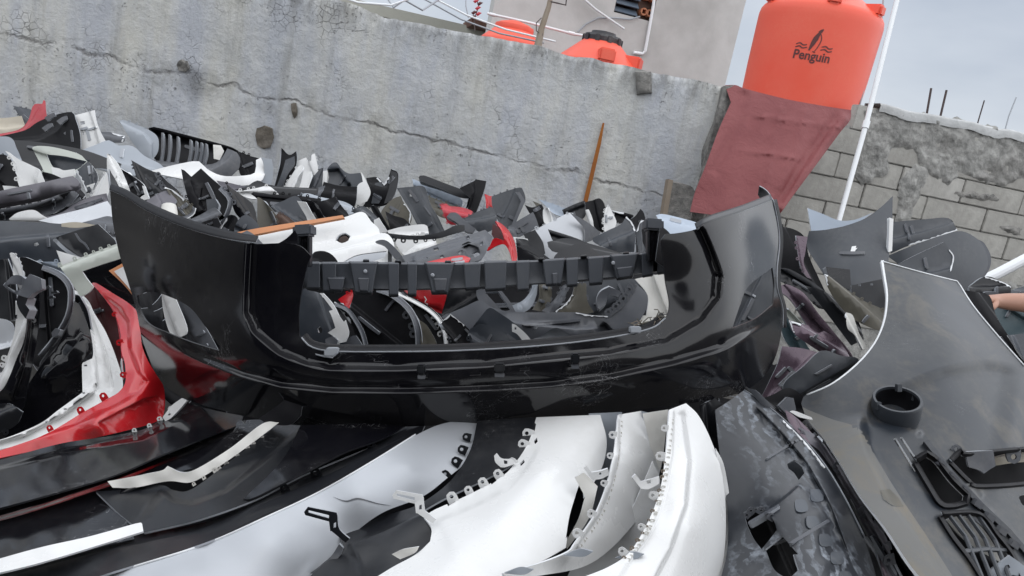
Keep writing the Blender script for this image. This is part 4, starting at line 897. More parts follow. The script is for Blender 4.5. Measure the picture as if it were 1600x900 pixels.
for i, (ol, dd, lab) in enumerate((([(856, 358), (900, 372), (960, 396), (1020, 408), (1010, 416), (930, 396), (870, 380)], 3.3, 'long black bumper strip above the crossbar, uppermost'),
      ([(855, 378), (885, 372), (920, 380), (1000, 404), (990, 414), (900, 398), (862, 392)], 3.2, 'black bumper strip above the crossbar with pale edge'),
      ([(868, 398), (909, 380), (940, 402), (950, 420), (868, 420)], 3.05, 'black triangular sheet above the crossbar'))):
    T('bumper', lab, ol, dd, 'satin', grp=MID, k=(1, 2), g=(0, .5))
# ================================================================= middle of the heap, left
o = T('bumper', 'black sheet sloping right under the black bracket bumper', [(12, 218), (60, 222), (130, 234), (190, 256), (186, 264), (150, 262), (110, 262), (72, 276), (40, 262)], 4.2, 'satin', grp=MID, k=(-1, .5), g=(0, .5))
T('bumper', 'grey-blue shell at the left edge under the beige end', [(-30, 216), (14, 214), (26, 232), (34, 250), (10, 262), (-30, 262)], 4.1, 'primer', grp=MID, k=(1.5, 1))
o = T('bumper', 'pale green-grey bumper frame with dark glassy centre', [(50, 231), (58, 228), (84, 230), (122, 240), (134, 250), (142, 256), (120, 268), (112, 284), (76, 286), (66, 262)], 3.95, 'pale_green', grp=MID, k=(.8, .5), holes=[[(72, 241), (100, 244), (136, 252), (118, 265), (86, 263)]], g=(0, .3))
part(o, 'dark_panel', [(68, 238), (100, 242), (140, 250), (122, 268), (82, 266)], 4.02, 'blue_k', k=(0, 0))
part(o, 'white_tear', [(80, 261), (92, 263), (100, 266), (116, 264), (118, 274), (96, 280), (82, 272)], 3.9, 'white', dents=.03, step=4)
o = T('bumper', 'blue glassy shell with white curved rim', [(118, 267), (128, 260), (137, 252), (145, 260), (152, 272), (152, 284), (140, 302), (134, 300), (128, 284)], 3.8, 'blue', grp=MID, k=(2, 0), th=.008)
part(o, 'torn_white', [(135, 290), (148, 286), (144, 296), (138, 304)], 3.76, 'white', step=4, dents=.04)
o = T('bumper', 'white shell tip in front of the blue glassy shell', [(150, 292), (165, 270), (168, 276), (170, 300), (160, 318), (140, 316)], 3.6, 'white', grp=MID, k=(2, 0))
o = T('bumper', 'black recess shell behind the left white corner', [(-30, 246), (8, 242), (24, 262), (32, 282), (36, 298), (0, 304), (-30, 304)], 3.95, 'matte', grp=MID, k=(-2, 0))
o = T('bumper', 'white bumper corner with jagged edge at the left', [(8, 236), (14, 238), (28, 248), (60, 264), (66, 274), (71, 288), (66, 300), (34, 302), (27, 282), (26, 270), (20, 258), (20, 250)], 3.7, 'white', grp=MID, k=(2.2, 1), steps=[([(62, 262), (56, 280), (62, 300)], 4, -.04, 0)])
tabs(o, [(12, 240), (24, 258), (28, 284)], 4, .02, 'white', -1)
T('bumper', 'dark block shell right of the jagged white corner', [(66, 268), (82, 272), (100, 280), (92, 292), (70, 294)], 3.75, 'matte', grp=MID, k=(1, 0))
T('white_shard', 'small white shard lying above the mauve bar', [(4, 290), (20, 291), (34, 293), (30, 300), (8, 302)], 3.55, 'white', 'shard', None, step=4, dents=.04)
o = T('bumper', 'mauve-grey bumper bar running left across the heap', [(-30, 305), (20, 294), (70, 284), (114, 275), (122, 281), (127, 292), (127, 306), (122, 303), (116, 300), (60, 314), (0, 326), (-30, 332)], 3.35, 'mauve', grp=MID, k=(.6, 3), g=(0, .3), steps=[([(-30, 322), (40, 312), (112, 296), (122, 290)], 6, -.05, 0)])
o = T('bumper', 'dull grey bumper under the mauve bar with torn end', [(-30, 334), (0, 327), (60, 316), (92, 304), (116, 298), (122, 304), (112, 316), (88, 330), (60, 340), (20, 346), (-30, 350)], 3.15, 'mid', grp=MID, k=(.5, 2), steps=[([(-30, 340), (40, 330), (90, 312)], 3, -.05, 0)])
T('bumper', 'black shiny underside strip between two grey bumpers', [(60, 340), (92, 330), (126, 296), (134, 306), (130, 316), (110, 330), (80, 342)], 3.2, 'satin', grp=MID, k=(1, 0))
o = T('bumper', 'torn grey strip with frayed end by the silver bumper', [(40, 342), (90, 334), (118, 318), (140, 308), (166, 302), (170, 316), (140, 322), (116, 332), (80, 348)], 3.05, 'mauve', grp=MID, k=(0, 2), dents=.03)
o = T('bumper', 'silver bumper band left of the big glossy bumper', [(60, 345), (90, 336), (130, 326), (168, 314), (178, 330), (186, 350), (172, 366), (140, 356), (100, 352)], 2.9, 'silverp', grp=MID, k=(0, 3), g=(0, .6))
T('bumper', 'grey satin bumper under the silver band', [(120, 350), (150, 342), (172, 338), (190, 352), (186, 372), (150, 364)], 2.8, 'mid', grp=MID, k=(0, 2), g=(0, .5))
T('bumper', 'white bumper hump above the blue-black shell', [(14, 342), (28, 332), (52, 328), (66, 336), (84, 346), (60, 352), (20, 350)], 2.95, 'white', grp=MID, k=(2, 2))
o = T('bumper', 'wide blue-black shell with yellow sheen at the left edge', [(-40, 344), (40, 346), (100, 350), (152, 353), (166, 362), (150, 372), (128, 380), (130, 398), (112, 412), (96, 424), (60, 420), (-40, 424)], 2.6, 'blue_k', grp=MID, k=(.8, .8), g=(.2, .2), holes=[[(53, 380), (58, 378), (61, 382), (57, 385), (53, 384)]])
part(o, 'painted_sheen', [(96, 349), (120, 347), (152, 352), (120, 356), (96, 354)], 2.55, 'beige', step=5)  # beige strip paints in the yellowish reflection on this shell
tag(o, None)
o = T('trim_plate', 'square black plastic plate with a pale scratch', [(86, 371), (120, 360), (153, 350), (166, 362), (180, 376), (182, 386), (156, 394), (128, 404), (104, 388)], 2.42, 'satin', 'plate', None, k=(.6, .3), th=.012, steps=[([(88, 372), (104, 384), (128, 402)], 4, .02, 0)])
part(o, 'scratch_strip', [(116, 364), (119, 364), (126, 374), (134, 380), (140, 391), (138, 391), (131, 382), (123, 376)], 2.405, 'mid', step=4, th=.001, dents=0, follow=(FN[o.name], .0015))
T('white_shard', 'white triangular shard tucked above the white frame', [(88, 391), (108, 397), (130, 403), (112, 410), (100, 416), (96, 412)], 2.38, 'white', 'shard', None, k=(2, 0), step=5)
T('bumper', 'blue-violet painted sliver under the blue-black shell', [(54, 409), (96, 410), (100, 420), (104, 430), (86, 424)], 2.42, ('pale_blue', 'matte_black', 'edge_grey'), grp=MID)
o = T('bumper', 'white L-shaped frame with glossy black insert', [(93, 416), (130, 401), (182, 381), (192, 400), (188, 404), (160, 413), (128, 424), (136, 436), (146, 448), (140, 456), (126, 464), (110, 440)], 2.22, 'pale_green', grp=MID, k=(.6, .3), steps=[([(96, 417), (140, 400), (184, 384)], 3, .012, 0)])
part(o, 'gloss_insert', [(124, 424), (160, 411), (190, 400), (204, 440), (214, 476), (196, 474), (168, 466), (148, 450)], 2.27, 'black', k=(.5, 0))
o = T('trim_plate', 'orange-edged white triangular trim by the glossy wing', [(170, 423), (192, 411), (202, 430), (216, 474), (196, 448)], 2.17, 'orange', 'trim', None, k=(0, 0), step=5)
part(o, 'white_face', [(178, 424), (194, 416), (204, 440), (212, 464), (198, 446)], 2.16, 'white', k=(0, 0), step=5)
# ---- big red bumper on the left
red = T('bumper', 'bright red bumper curving down at the left of the glossy bumper',
  [(143, 443), (150, 442), (176, 458), (200, 473), (214, 488), (219, 512), (222, 540), (232, 565), (246, 588), (256, 606), (257, 640), (246, 658), (200, 672), (140, 686), (60, 703), (-40, 724), (-40, 716), (30, 694), (76, 676), (130, 644), (170, 622), (186, 612), (196, 596), (195, 568), (190, 550), (188, 520), (182, 496), (176, 482), (160, 462)], None, 'red', grp=MID, step=8,
  ctrl=[(146, 443, 2.25), (200, 474, 2.1), (180, 492, 2.12), (219, 512, 2.02), (190, 530, 1.98), (222, 545, 1.95), (196, 590, 1.86), (225, 590, 1.84), (256, 606, 1.92), (257, 640, 1.90), (186, 612, 1.82), (215, 625, 1.78), (246, 658, 1.86), (130, 644, 1.75), (150, 665, 1.68), (140, 686, 1.72), (60, 685, 1.66), (60, 703, 1.66), (-40, 720, 1.58)],
  steps=[([(152, 448), (190, 478), (204, 500), (208, 545), (222, 580), (236, 596), (222, 616), (190, 634), (120, 668), (0, 706)], 9, -.016, .03), ([(150, 660), (188, 640), (224, 622), (250, 616)], 5, -.02, .05)], dents=.002)
tabs(red, [(168, 470), (184, 500), (190, 540), (195, 580), (190, 606), (130, 642), (60, 682)], 6, .016, 'red', -1)
o = T('bumper', 'dark red inner shell behind the bright red bumper', [(126, 463), (146, 446), (166, 470), (182, 500), (190, 560), (192, 592), (184, 604), (168, 560), (150, 505)], 2.32, 'dark_red', grp=MID, k=(-1, 0))
# ---- white bumper with a flanged frame
wf = T('bumper', 'white bumper with drilled flange left of the red bumper',
  [(112, 452), (122, 456), (138, 470), (148, 490), (166, 520), (182, 560), (192, 596), (186, 616), (160, 632), (120, 656), (70, 684), (10, 700), (-40, 712), (-40, 696), (10, 684), (62, 662), (92, 640), (129, 613), (128, 570), (129, 567), (144, 560), (146, 548), (140, 510), (132, 480)], None, 'white', grp=MID, step=8,
  ctrl=[(112, 452, 2.3), (148, 490, 2.2), (135, 490, 2.16), (166, 520, 2.15), (182, 560, 2.1), (192, 600, 2.05), (146, 550, 2.02), (155, 590, 1.98), (129, 568, 2.02), (129, 613, 1.96), (160, 632, 1.93), (92, 640, 1.9), (120, 656, 1.88), (62, 662, 1.84), (70, 684, 1.8), (10, 692, 1.76), (-40, 704, 1.7)],
  steps=[([(128, 466), (145, 500), (152, 560), (156, 600), (148, 614), (100, 650), (40, 682), (-40, 704)], 4, .022, .0), ([(140, 474), (164, 540), (176, 590), (178, 612)], 6, -.03, .05)],
  holes=[[(131, 570), (136, 569.5), (136, 572), (131, 572.5)], [(128.5, 613), (133, 612.5), (133, 615), (129, 615.5)], [(99, 638), (104, 637.5), (105, 640), (100, 640.5)], [(70, 658), (75, 657), (76, 660), (71, 660.5)]], dents=.002)
part(wf, 'rubber_seal', [(118, 460), (124, 462), (136, 484), (142, 512), (146, 540), (143, 541), (138, 512), (130, 484)], 2.12, 'satin', step=5, th=.01)
# ---- black bumpers at the left edge
o = T('bumper', 'black bumper end with thick grey rim at left', [(28, 404), (40, 402), (68, 414), (92, 424), (106, 436), (114, 452), (114, 476), (108, 500), (90, 530), (66, 560), (60, 574), (50, 560), (44, 480), (36, 430)], 2.1, 'matte', grp=MID, k=(-2.4, -.8), step=8)
edge(o, 'rim', [(68, 414), (92, 424), (106, 436), (114, 452), (114, 476), (108, 500), (90, 530), (66, 560)], FN[o.name], 7, -.02, 'mid')
part(o, 'clip', [(80, 520), (86, 513), (94, 515), (90, 524), (82, 527)], 2.04, 'mid', th=.02, step=3)
for q_ in ((72, 448), (84, 456), (78, 464)): part(o, 'clip', [(q_[0]-5, q_[1]), (q_[0]+4, q_[1]-2), (q_[0]+6, q_[1]+1), (q_[0]-4, q_[1]+3)], 2.07, 'satin', th=.01, step=3)
o = T('bumper', 'glossy black bumper hanging below the grey-rimmed end', [(116, 470), (124, 476), (138, 512), (144, 545), (130, 566), (128, 612), (92, 640), (60, 662), (10, 684), (-40, 696), (-40, 660), (10, 640), (40, 606), (62, 574), (92, 536), (110, 500)], 2.02, 'black', grp=MID, k=(1.6, .8), steps=[([(62, 590), (100, 556), (132, 518)], 3, .025, .05)], dents=.02)
o = T('bumper', 'black bumper wing curving down the left edge with bracket', [(20, 430), (44, 434), (58, 440), (62, 470), (60, 510), (52, 560), (42, 606), (34, 640), (0, 664), (-40, 676), (-40, 630), (0, 612), (14, 590), (26, 560), (38, 530), (42, 490), (34, 460)], 1.95, 'black', grp=MID, k=(2.5, .5), steps=[([(46, 440), (50, 500), (40, 570), (20, 630)], 4, .02, .02)], step=9)
part(o, 'bracket', [(5, 446), (18, 432), (30, 430), (40, 436), (46, 428), (64, 435), (66, 452), (52, 458), (44, 466), (26, 460), (12, 452)], 1.9, 'mid', th=.02, holes=[[(9, 447), (20, 443), (35, 446), (33, 451), (22, 456)]], step=4, steps=[([(38, 434), (36, 450), (30, 460)], 4, -.03, 0)])
part(o, 'strut', [(30, 458), (44, 464), (40, 476), (46, 484), (40, 498), (30, 484), (26, 470)], 1.9, 'satin', th=.03, step=4)
T('bumper', 'white spike shell standing behind the grey bracket', [(15, 396), (20, 395), (32, 410), (47, 432), (38, 440), (22, 434), (20, 414)], 2.15, 'white', grp=MID, k=(2, 0), step=5)
o = T('bumper', 'white inner liner along the left black wing', [(24, 470), (30, 478), (40, 492), (40, 520), (34, 548), (24, 572), (12, 596), (-4, 614), (-40, 624), (-40, 600), (0, 584), (10, 560), (20, 530), (24, 506)], 2.0, 'white', grp=MID, k=(1.5, 0), step=7, dents=.015, holes=[[(24, 492), (27, 491), (27, 498), (24, 499)]])
T('bumper', 'grey-white liner piece at the left picture edge', [(-30, 494), (10, 500), (22, 516), (20, 540), (-30, 552)], 2.1, 'silverp', grp=MID, k=(-2, 0))
T('bumper', 'black shell at the left picture edge above the liner', [(-40, 412), (12, 404), (24, 440), (26, 480), (20, 500), (-40, 500)], 2.22, 'satin', grp=MID, k=(-1.5, 0))
T('bumper', 'black filler shell low at the left picture edge', [(-40, 640), (10, 630), (36, 644), (20, 668), (-40, 690)], 1.88, 'satin', grp=MID, k=(1, 1))
# ---- inside and behind the left wing of the glossy bumper
o = T('bumper', 'white spike-tipped bumper end standing behind the glossy left wing', [(167, 240), (172, 242), (184, 256), (194, 276), (200, 290), (206, 310), (212, 334), (194, 330), (188, 304), (178, 282), (168, 268)], 3.1, 'white', grp=MID, k=(3, 0), step=5, steps=[([(172, 244), (186, 270), (190, 284), (202, 286)], 3, .02, 0), ([(190, 292), (198, 312), (204, 334)], 2, .02, 0)])
o = T('bumper', 'black shell with white sawn edge right of the white spike', [(186, 262), (206, 274), (224, 288), (229, 302), (232, 310), (222, 316), (208, 326), (200, 310), (196, 284)], 3.2, 'matte_w', grp=MID, k=(-2, 0), th=.008)
part(o, 'sawn_edge', [(222, 290), (226, 291), (233, 311), (222, 314), (210, 324), (208, 321), (220, 308), (226, 304)], 3.1, 'white', th=.012, step=3)
o = T('bumper', 'black bumper end behind the grey plate left of the dark pair', [(205, 250), (226, 262), (244, 272), (252, 296), (246, 320), (226, 316), (214, 280)], 3.4, 'satin', grp=MID, k=(-1, 0))
o = T('bumper', 'black flank with cut chain-like edge behind the grey plate', [(222, 266), (246, 270), (262, 284), (280, 300), (284, 316), (256, 312), (240, 300)], 3.3, 'satin', grp=MID, k=(1, 0))
tabs(o, [(244, 272), (250, 286), (254, 296)], 4, .02, 'mid', 1)
o = T('undertray', 'mauve-grey plastic plate lying inside the glossy left wing', [(205, 328), (228, 314), (248, 302), (262, 297), (276, 312), (270, 322), (250, 332), (226, 338)], 2.85, 'mauve', 'plate', None, g=(0, .8), th=.01, steps=[([(248, 304), (256, 318), (250, 332)], 3, .03, 0)])
o = T('bumper', 'olive arched shell with pale thick rim inside the left wing', [(258, 292), (272, 298), (288, 312), (302, 324), (298, 334), (282, 338), (272, 330), (268, 312)], 2.9, 'olive', grp=MID, k=(-3, -1))
edge(o, 'rim', [(302, 324), (300, 332), (290, 338), (276, 340)], FN[o.name], -5, -.06, 'white_d')
o = link('pipe_stub', tube_mesh([P(264, 322, 2.75), P(264, 332, 2.74), P(266, 350, 2.72)], [.026, .03, .03], 14), 'white_dirty'); recentre(o); tag(o, 'short white plastic pipe stub inside the glossy left wing', 'pipe')
o = T('bumper', 'grey plastic bracket bar across the inside of the left wing', [(293, 344), (312, 336), (332, 325), (338, 326), (346, 334), (326, 344), (306, 354)], 2.65, 'mid', 'bracket', None, th=.03, step=5, steps=[([(294, 345), (316, 340), (340, 330)], 3, .02, 0)])
tabs(o, [(300, 352), (322, 346), (344, 334)], 4, .02, 'mid_grey', -1)
T('grille_piece', 'dark lattice grille scrap below the grey bracket bar', [(300, 356), (320, 346), (340, 340), (346, 352), (334, 366), (312, 364)], 2.6, 'matte', 'grille', None, holes=[[(308, 356), (316, 352), (320, 358), (312, 361)], [(322, 350), (332, 346), (334, 354), (326, 358)]], step=5)
o = T('bumper', 'large black bumper half standing open behind the left wing', [(283, 264), (288, 266), (299, 276), (314, 263), (330, 278), (346, 292), (360, 308), (362, 320), (354, 342), (338, 366), (318, 370), (300, 352), (296, 320), (288, 290)], 2.95, 'matte', grp=MID, k=(-2.4, 0), steps=[([(299, 278), (306, 300), (322, 330)], 4, .03, .02), ([(318, 290), (314, 320), (336, 330)], 4, .02, .05)], step=8)
edge(o, 'rim', [(346, 291), (360, 306), (363, 320), (355, 342), (338, 366)], FN[o.name], 6, -.03, 'mid')
tabs(o, [(346, 292), (360, 308), (362, 320)], 3, .02, 'mid_grey', 1)
part(o, 'inner_bracket', [(322, 312), (336, 310), (342, 320), (340, 330), (324, 330)], 2.85, 'grey', th=.02, step=5)
o = T('bumper', 'glossy dark shell right of the large black half', [(353, 286), (362, 294), (376, 304), (394, 318), (400, 336), (403, 358), (388, 350), (370, 336), (362, 318)], 3.0, 'black', grp=MID, k=(2, 0), dents=.02)
T('bumper', 'dark blue rounded bumper under the glossy dark shell', [(366, 362), (372, 344), (386, 336), (404, 352), (402, 372), (376, 374)], 2.85, 'blue_k', grp=MID, k=(2, 1))
T('bumper', 'black hole-like inner shell beside the dark blue bumper', [(340, 366), (354, 340), (364, 336), (372, 344), (366, 368), (348, 376)], 2.92, 'matte', grp=MID, k=(-2, 0))
o = T('bumper', 'brown-grey dirty shell with straight left edge', [(402, 308), (408, 310), (424, 326), (436, 342), (442, 358), (420, 364), (402, 360)], 3.1, 'olive', grp=MID, k=(-1, 0))
o = T('bumper', 'brown inner shell with pale rim beside dirty shell', [(432, 334), (446, 336), (462, 348), (456, 358), (440, 358)], 3.05, 'brown', grp=MID, k=(-1, 0))
o = T('bumper', 'long black sheet with round bolt at its left tip', [(392, 303), (396, 300), (420, 303), (460, 305), (502, 311), (500, 320), (462, 322), (430, 330), (412, 318)], 3.35, 'matte', grp=MID, g=(0, .6))
o = T('bumper', 'white flat sheet lying under the long black sheet', [(368, 300), (400, 294), (420, 291), (436, 304), (420, 310), (390, 310)], 3.6, 'white', grp=MID, g=(0, 1), k=(0, 1))
o = T('bumper', 'black peaked bumper above the white flat sheet', [(366, 296), (384, 292), (402, 282), (418, 288), (450, 292), (498, 294), (496, 304), (440, 308), (420, 300), (390, 300)], 3.75, 'satin', grp=MID, k=(.5, 1))
T('bumper', 'grey sliver shell left of the black peaked bumper', [(338, 282), (360, 286), (384, 292), (374, 300), (352, 298)], 3.8, 'mauve', grp=MID)
o = T('bumper', 'blue-grey shell with white torn paint at its right side', [(423, 322), (442, 314), (462, 306), (474, 318), (484, 338), (488, 352), (466, 354), (448, 344)], 3.2, 'blue_k', grp=MID, k=(-.8, 0))
part(o, 'torn_paint', [(464, 314), (478, 316), (488, 334), (496, 346), (482, 350), (478, 338), (472, 328)], 3.14, 'white', dents=.05, step=4)
o = T('bumper', 'glossy dark sliver right of the torn white paint', [(480, 312), (494, 318), (506, 338), (512, 346), (494, 348), (486, 330)], 3.25, 'black', grp=MID, k=(2, 0))
o = T('bumper', 'square black shell above the white holed panel', [(494, 316), (510, 312), (524, 307), (534, 322), (545, 336), (544, 346), (522, 346), (508, 340)], 3.3, 'matte', grp=MID, k=(-.6, 0))
T('bumper', 'pale grey long bumper strip behind the square black shell', [(462, 306), (480, 302), (502, 308), (540, 316), (560, 330), (540, 336), (520, 320)], 3.6, 'primer', grp=MID, g=(0, .6))
# ---- white panels in the middle
o = T('bumper', 'white panel with round hole and orange edge strip', [(380, 372), (440, 356), (500, 346), (536, 340), (566, 331), (580, 346), (592, 358), (590, 370), (560, 382), (520, 396), (500, 412), (440, 410)], 2.75, 'white', grp=MID, g=(0, .9), k=(.5, .8), holes=[[(526, 376), (530, 368), (540, 365), (547, 370), (544, 376), (534, 380)]], step=9)
df = FN[o.name]
edge(o, 'hole_rim', [(526, 376), (530, 368), (540, 365), (547, 370)], df, 3, .04, 'mid')
part(o, 'orange_strip', [(350, 367), (400, 357), (470, 346), (535, 336), (538, 340), (500, 347), (440, 358), (400, 366), (358, 373)], 2.72, 'orange', th=.012, g=(0, .6), k=(0, 2))
part(o, 'hole_back', [(520, 380), (524, 366), (540, 360), (552, 368), (548, 380), (534, 384)], 2.86, 'brown', g=(0, .9))
T('trim_plate', 'grey triangular flap over the white panel edge', [(362, 372), (386, 360), (396, 366), (412, 382), (400, 386), (370, 380)], 2.6, 'mid', 'flap', None, g=(0, .5))
T('bumper', 'dark blue-grey small shell right of the white holed panel', [(548, 330), (566, 322), (584, 334), (594, 348), (588, 360), (574, 344)], 3.15, 'grey_w', grp=MID, k=(2, 0))
T('bumper', 'black wedge standing beside the blue-grey small shell', [(578, 322), (588, 322), (600, 342), (612, 362), (602, 362), (588, 342)], 3.2, 'matte', grp=MID)
T('white_shard', 'white broken shard right of the black wedge', [(584, 344), (592, 340), (598, 350), (606, 362), (592, 368), (586, 358)], 3.0, 'white', 'shard', None, step=4, dents=.04)
o = T('bumper', 'second white bumper with headlamp cut-out under the holed panel', [(484, 400), (520, 390), (560, 378), (596, 364), (612, 372), (616, 392), (606, 416), (550, 430), (490, 424)], 2.55, 'white', grp=MID, g=(0, .8), k=(.8, 1.2), holes=[[(538, 408), (560, 398), (604, 392), (600, 402), (570, 412), (545, 416)]], step=8)
part(o, 'lamp_back', [(530, 412), (560, 394), (612, 388), (606, 408), (570, 418)], 2.66, 'silver', g=(0, .8))
T('bumper', 'round black liner behind the crossbar at left', [(488, 398), (500, 392), (516, 396), (528, 410), (524, 424), (490, 424)], 2.42, 'matte', grp=MID, k=(2, 2))
T('bumper', 'white small bumper end above the black curved lip', [(606, 360), (630, 354), (664, 351), (670, 364), (640, 368), (610, 368)], 3.0, 'white', grp=MID, k=(1, 1))
T('bumper', 'white headlamp surround behind the undertray', [(618, 372), (650, 368), (676, 370), (684, 386), (660, 400), (634, 400), (620, 384)], 2.85, 'white', grp=MID, k=(1, 1), steps=[([(630, 396), (650, 382), (676, 376)], 6, .04, 0)])
o = T('bumper', 'thin black curved bumper lip above the undertray', [(597, 363), (630, 367), (660, 368), (690, 362), (712, 352), (726, 352), (726, 360), (706, 366), (680, 373), (640, 374), (606, 370)], 2.7, 'satin', 'trim', None, th=.012, k=(.8, 2))
tabs(o, [(610, 370), (650, 374), (690, 370)], 5, .018, 'satin_black', -1)
o = T('bumper', 'grey angled bracket arm left of the undertray', [(586, 378), (592, 375), (604, 376), (620, 390), (634, 408), (626, 412), (612, 398), (600, 384)], 2.5, 'mid', 'bracket', None, th=.02, step=5)
part(o, 'post', [(606, 388), (612, 392), (612, 412), (606, 412)], 2.52, 'satin', th=.02, step=4)
o = T('undertray', 'grey ribbed engine undertray lying behind the crossbar', [(628, 400), (660, 390), (700, 376), (736, 366), (758, 359), (770, 370), (764, 384), (757, 398), (744, 408), (700, 416), (660, 416), (634, 410)], 2.5, 'mid', 'undertray', None, g=(0, 1.0), k=(.3, .5), th=.01, step=6, dents=.004,
   holes=[[(676, 388), (684, 386), (687, 390), (679, 392)], [(727, 370), (732, 368), (735, 372), (730, 374)], [(686, 400), (692, 398), (695, 402), (689, 404)], [(660, 403), (668, 401), (670, 404), (662, 406)], [(714, 394), (722, 390), (726, 394), (718, 398)], [(738, 396), (746, 392), (750, 398), (742, 402)], [(748, 380), (754, 377), (757, 381), (751, 384)]],
   steps=[([(640, 406), (690, 392), (720, 382), (760, 368)], 3, .03, .02), ([(640, 400), (690, 385), (736, 370)], 2, .015, .05), ([(720, 386), (732, 380), (748, 386), (752, 398)], 3, -.02, .1)])
o = T('bumper', 'black strut arm reaching over the undertray', [(698, 338), (704, 332), (714, 333), (728, 346), (744, 358), (738, 364), (728, 362), (714, 348), (704, 342)], 2.75, 'mid', 'bracket', None, th=.03, step=5, k=(0, 2))
o = T('bumper', 'red hoop-shaped bumper piece beside the undertray', [(774, 345), (784, 350), (796, 362), (804, 378), (808, 398), (807, 410), (801, 410), (796, 394), (788, 382), (776, 384), (762, 392), (758, 390), (766, 378), (774, 372), (788, 376), (784, 362)], 2.65, 'red', grp=MID, k=(2, 0), step=5, steps=[([(778, 348), (794, 366), (802, 388), (804, 408)], 3, .02, 0)])
part(o, 'dark_inner', [(770, 350), (784, 356), (790, 378), (774, 374), (768, 366)], 2.72, 'dark_red', k=(0, 0))
T('bumper', 'red pointed bumper tip under the undertray', [(660, 411), (690, 404), (720, 399), (735, 403), (728, 412), (690, 420), (664, 418)], 2.4, 'red', grp=MID, g=(0, .6), k=(0, 2))
T('bumper', 'black sheet leaning right of the red hoop', [(806, 372), (826, 376), (850, 398), (862, 420), (810, 420)], 2.9, 'satin', grp=MID, k=(1, 0))
T('bumper', 'white slat lying behind the red hoop', [(802, 370), (824, 373), (828, 380), (806, 380)], 3.0, 'white', 'slat', None, th=.01, step=4)
T('bumper', 'thin dark strip curving from hoop to silver bumper', [(808, 384), (826, 384), (850, 398), (864, 408), (856, 412), (836, 398)], 2.8, 'satin', 'trim', None, th=.01, step=5)
# ================================================================= seen through the grille mouth
IN = 'shells seen through the grille mouth'
o = T('bumper', 'blue-grey shell with white bracketed edge seen at the left of the grille mouth', [(470, 455), (476, 450), (484, 454), (500, 458), (514, 470), (526, 490), (536, 510), (542, 545), (520, 556), (470, 552), (462, 530), (464, 490)], 2.2, 'blue', grp=IN, k=(1.0, .4), th=.006, holes=[[(496, 513), (500, 510), (504, 514), (503, 520), (498, 520)]])
part(o, 'white_flange', [(500, 458), (505, 458), (520, 475), (531, 495), (537, 503), (540, 500), (545, 520), (540, 534), (530, 536), (528, 546), (524, 546), (526, 528), (512, 520), (524, 512), (518, 494), (514, 486), (520, 484)], 2.15, 'white', th=.01, step=4)
part(o, 'grey_clip', [(508, 530), (520, 525), (528, 532), (524, 546), (510, 544)], 2.13, 'mid', th=.02, step=4, dents=.03)
o = T('bumper', 'dark shell with grey double rim in the grille mouth', [(522, 472), (528, 472), (545, 482), (560, 502), (570, 522), (578, 552), (548, 556), (556, 530), (548, 506), (536, 490)], 2.25, 'matte', grp=IN, k=(-2, 0))
edge(o, 'rim', [(524, 472), (545, 482), (560, 502), (570, 522), (578, 552)], FN[o.name], 5, -.02, 'mid')
part(o, 'grey_foot', [(534, 540), (548, 526), (556, 524), (566, 540), (566, 556), (536, 556)], 2.16, 'mid', step=5, th=.01)
o = T('bumper', 'large black shell with thick grey rim in the grille mouth', [(548, 446), (580, 444), (612, 456), (636, 474), (650, 494), (658, 520), (660, 560), (572, 560), (574, 530), (564, 505), (548, 482), (552, 462)], 2.3, 'matte', grp=IN, k=(-2, 0), g=(-.2, 0))
edge(o, 'rim', [(590, 448), (612, 456), (636, 474), (650, 494), (657, 520), (658, 560)], FN[o.name], 7, -.03, 'mid')
tabs(o, [(634, 484), (646, 502), (652, 530)], 3, .025, 'mid_grey', -1)
o = T('bumper', 'black shell with white rim next to the thick grey rim', [(600, 444), (616, 446), (648, 466), (672, 480), (690, 498), (700, 524), (702, 560), (668, 560), (670, 540), (660, 510), (646, 486), (624, 462)], 2.38, 'matte_w', grp=IN, k=(-2, 0))
edge(o, 'rim', [(612, 450), (648, 468), (672, 482), (690, 500), (699, 524), (701, 560)], FN[o.name], 5, -.03, 'white')
tabs(o, [(672, 488), (686, 506), (694, 534)], 3, .025, 'white', -1)
T('bumper', 'grey-streaked shell flank between two rims in the grille mouth', [(656, 500), (668, 510), (682, 536), (684, 560), (658, 560)], 2.28, 'olive', grp=IN, k=(2, 0))
T('bumper', 'blue-grey shell flank right of the white rim', [(700, 500), (716, 520), (726, 556), (700, 560)], 2.3, 'grey', grp=IN, k=(2, 0))
o = T('bumper', 'bright red bumper with white scribble under the crossbar', [(618, 440), (660, 446), (700, 448), (697, 466), (690, 490), (668, 482), (640, 462)], 2.6, 'red', grp=IN, k=(.5, .5))
for a in (([(652, 468), (655, 474), (656, 480)]), ([(663, 463), (666, 468), (664, 472)]), ([(664, 473), (668, 475), (665, 479)])):
    part(o, 'scribble', [(a[0][0]-.8, a[0][1]), (a[0][0]+.8, a[0][1]), (a[1][0]+.9, a[1][1]), (a[2][0]+.6, a[2][1]), (a[2][0]-.6, a[2][1]), (a[1][0]-.6, a[1][1])], 2.578, 'white', step=3, th=.001, dents=0, follow=(FN[o.name], .002))
T('bumper', 'small red triangle of bumper between black shells in the grille mouth', [(528, 468), (540, 460), (556, 452), (550, 474), (544, 484)], 2.5, 'red', grp=IN, k=(1, 0))
T('bumper', 'black tangled shell right of the scribbled red bumper', [(694, 442), (726, 444), (752, 450), (744, 474), (714, 486), (690, 492)], 2.7, 'satin', grp=IN, dents=.04)
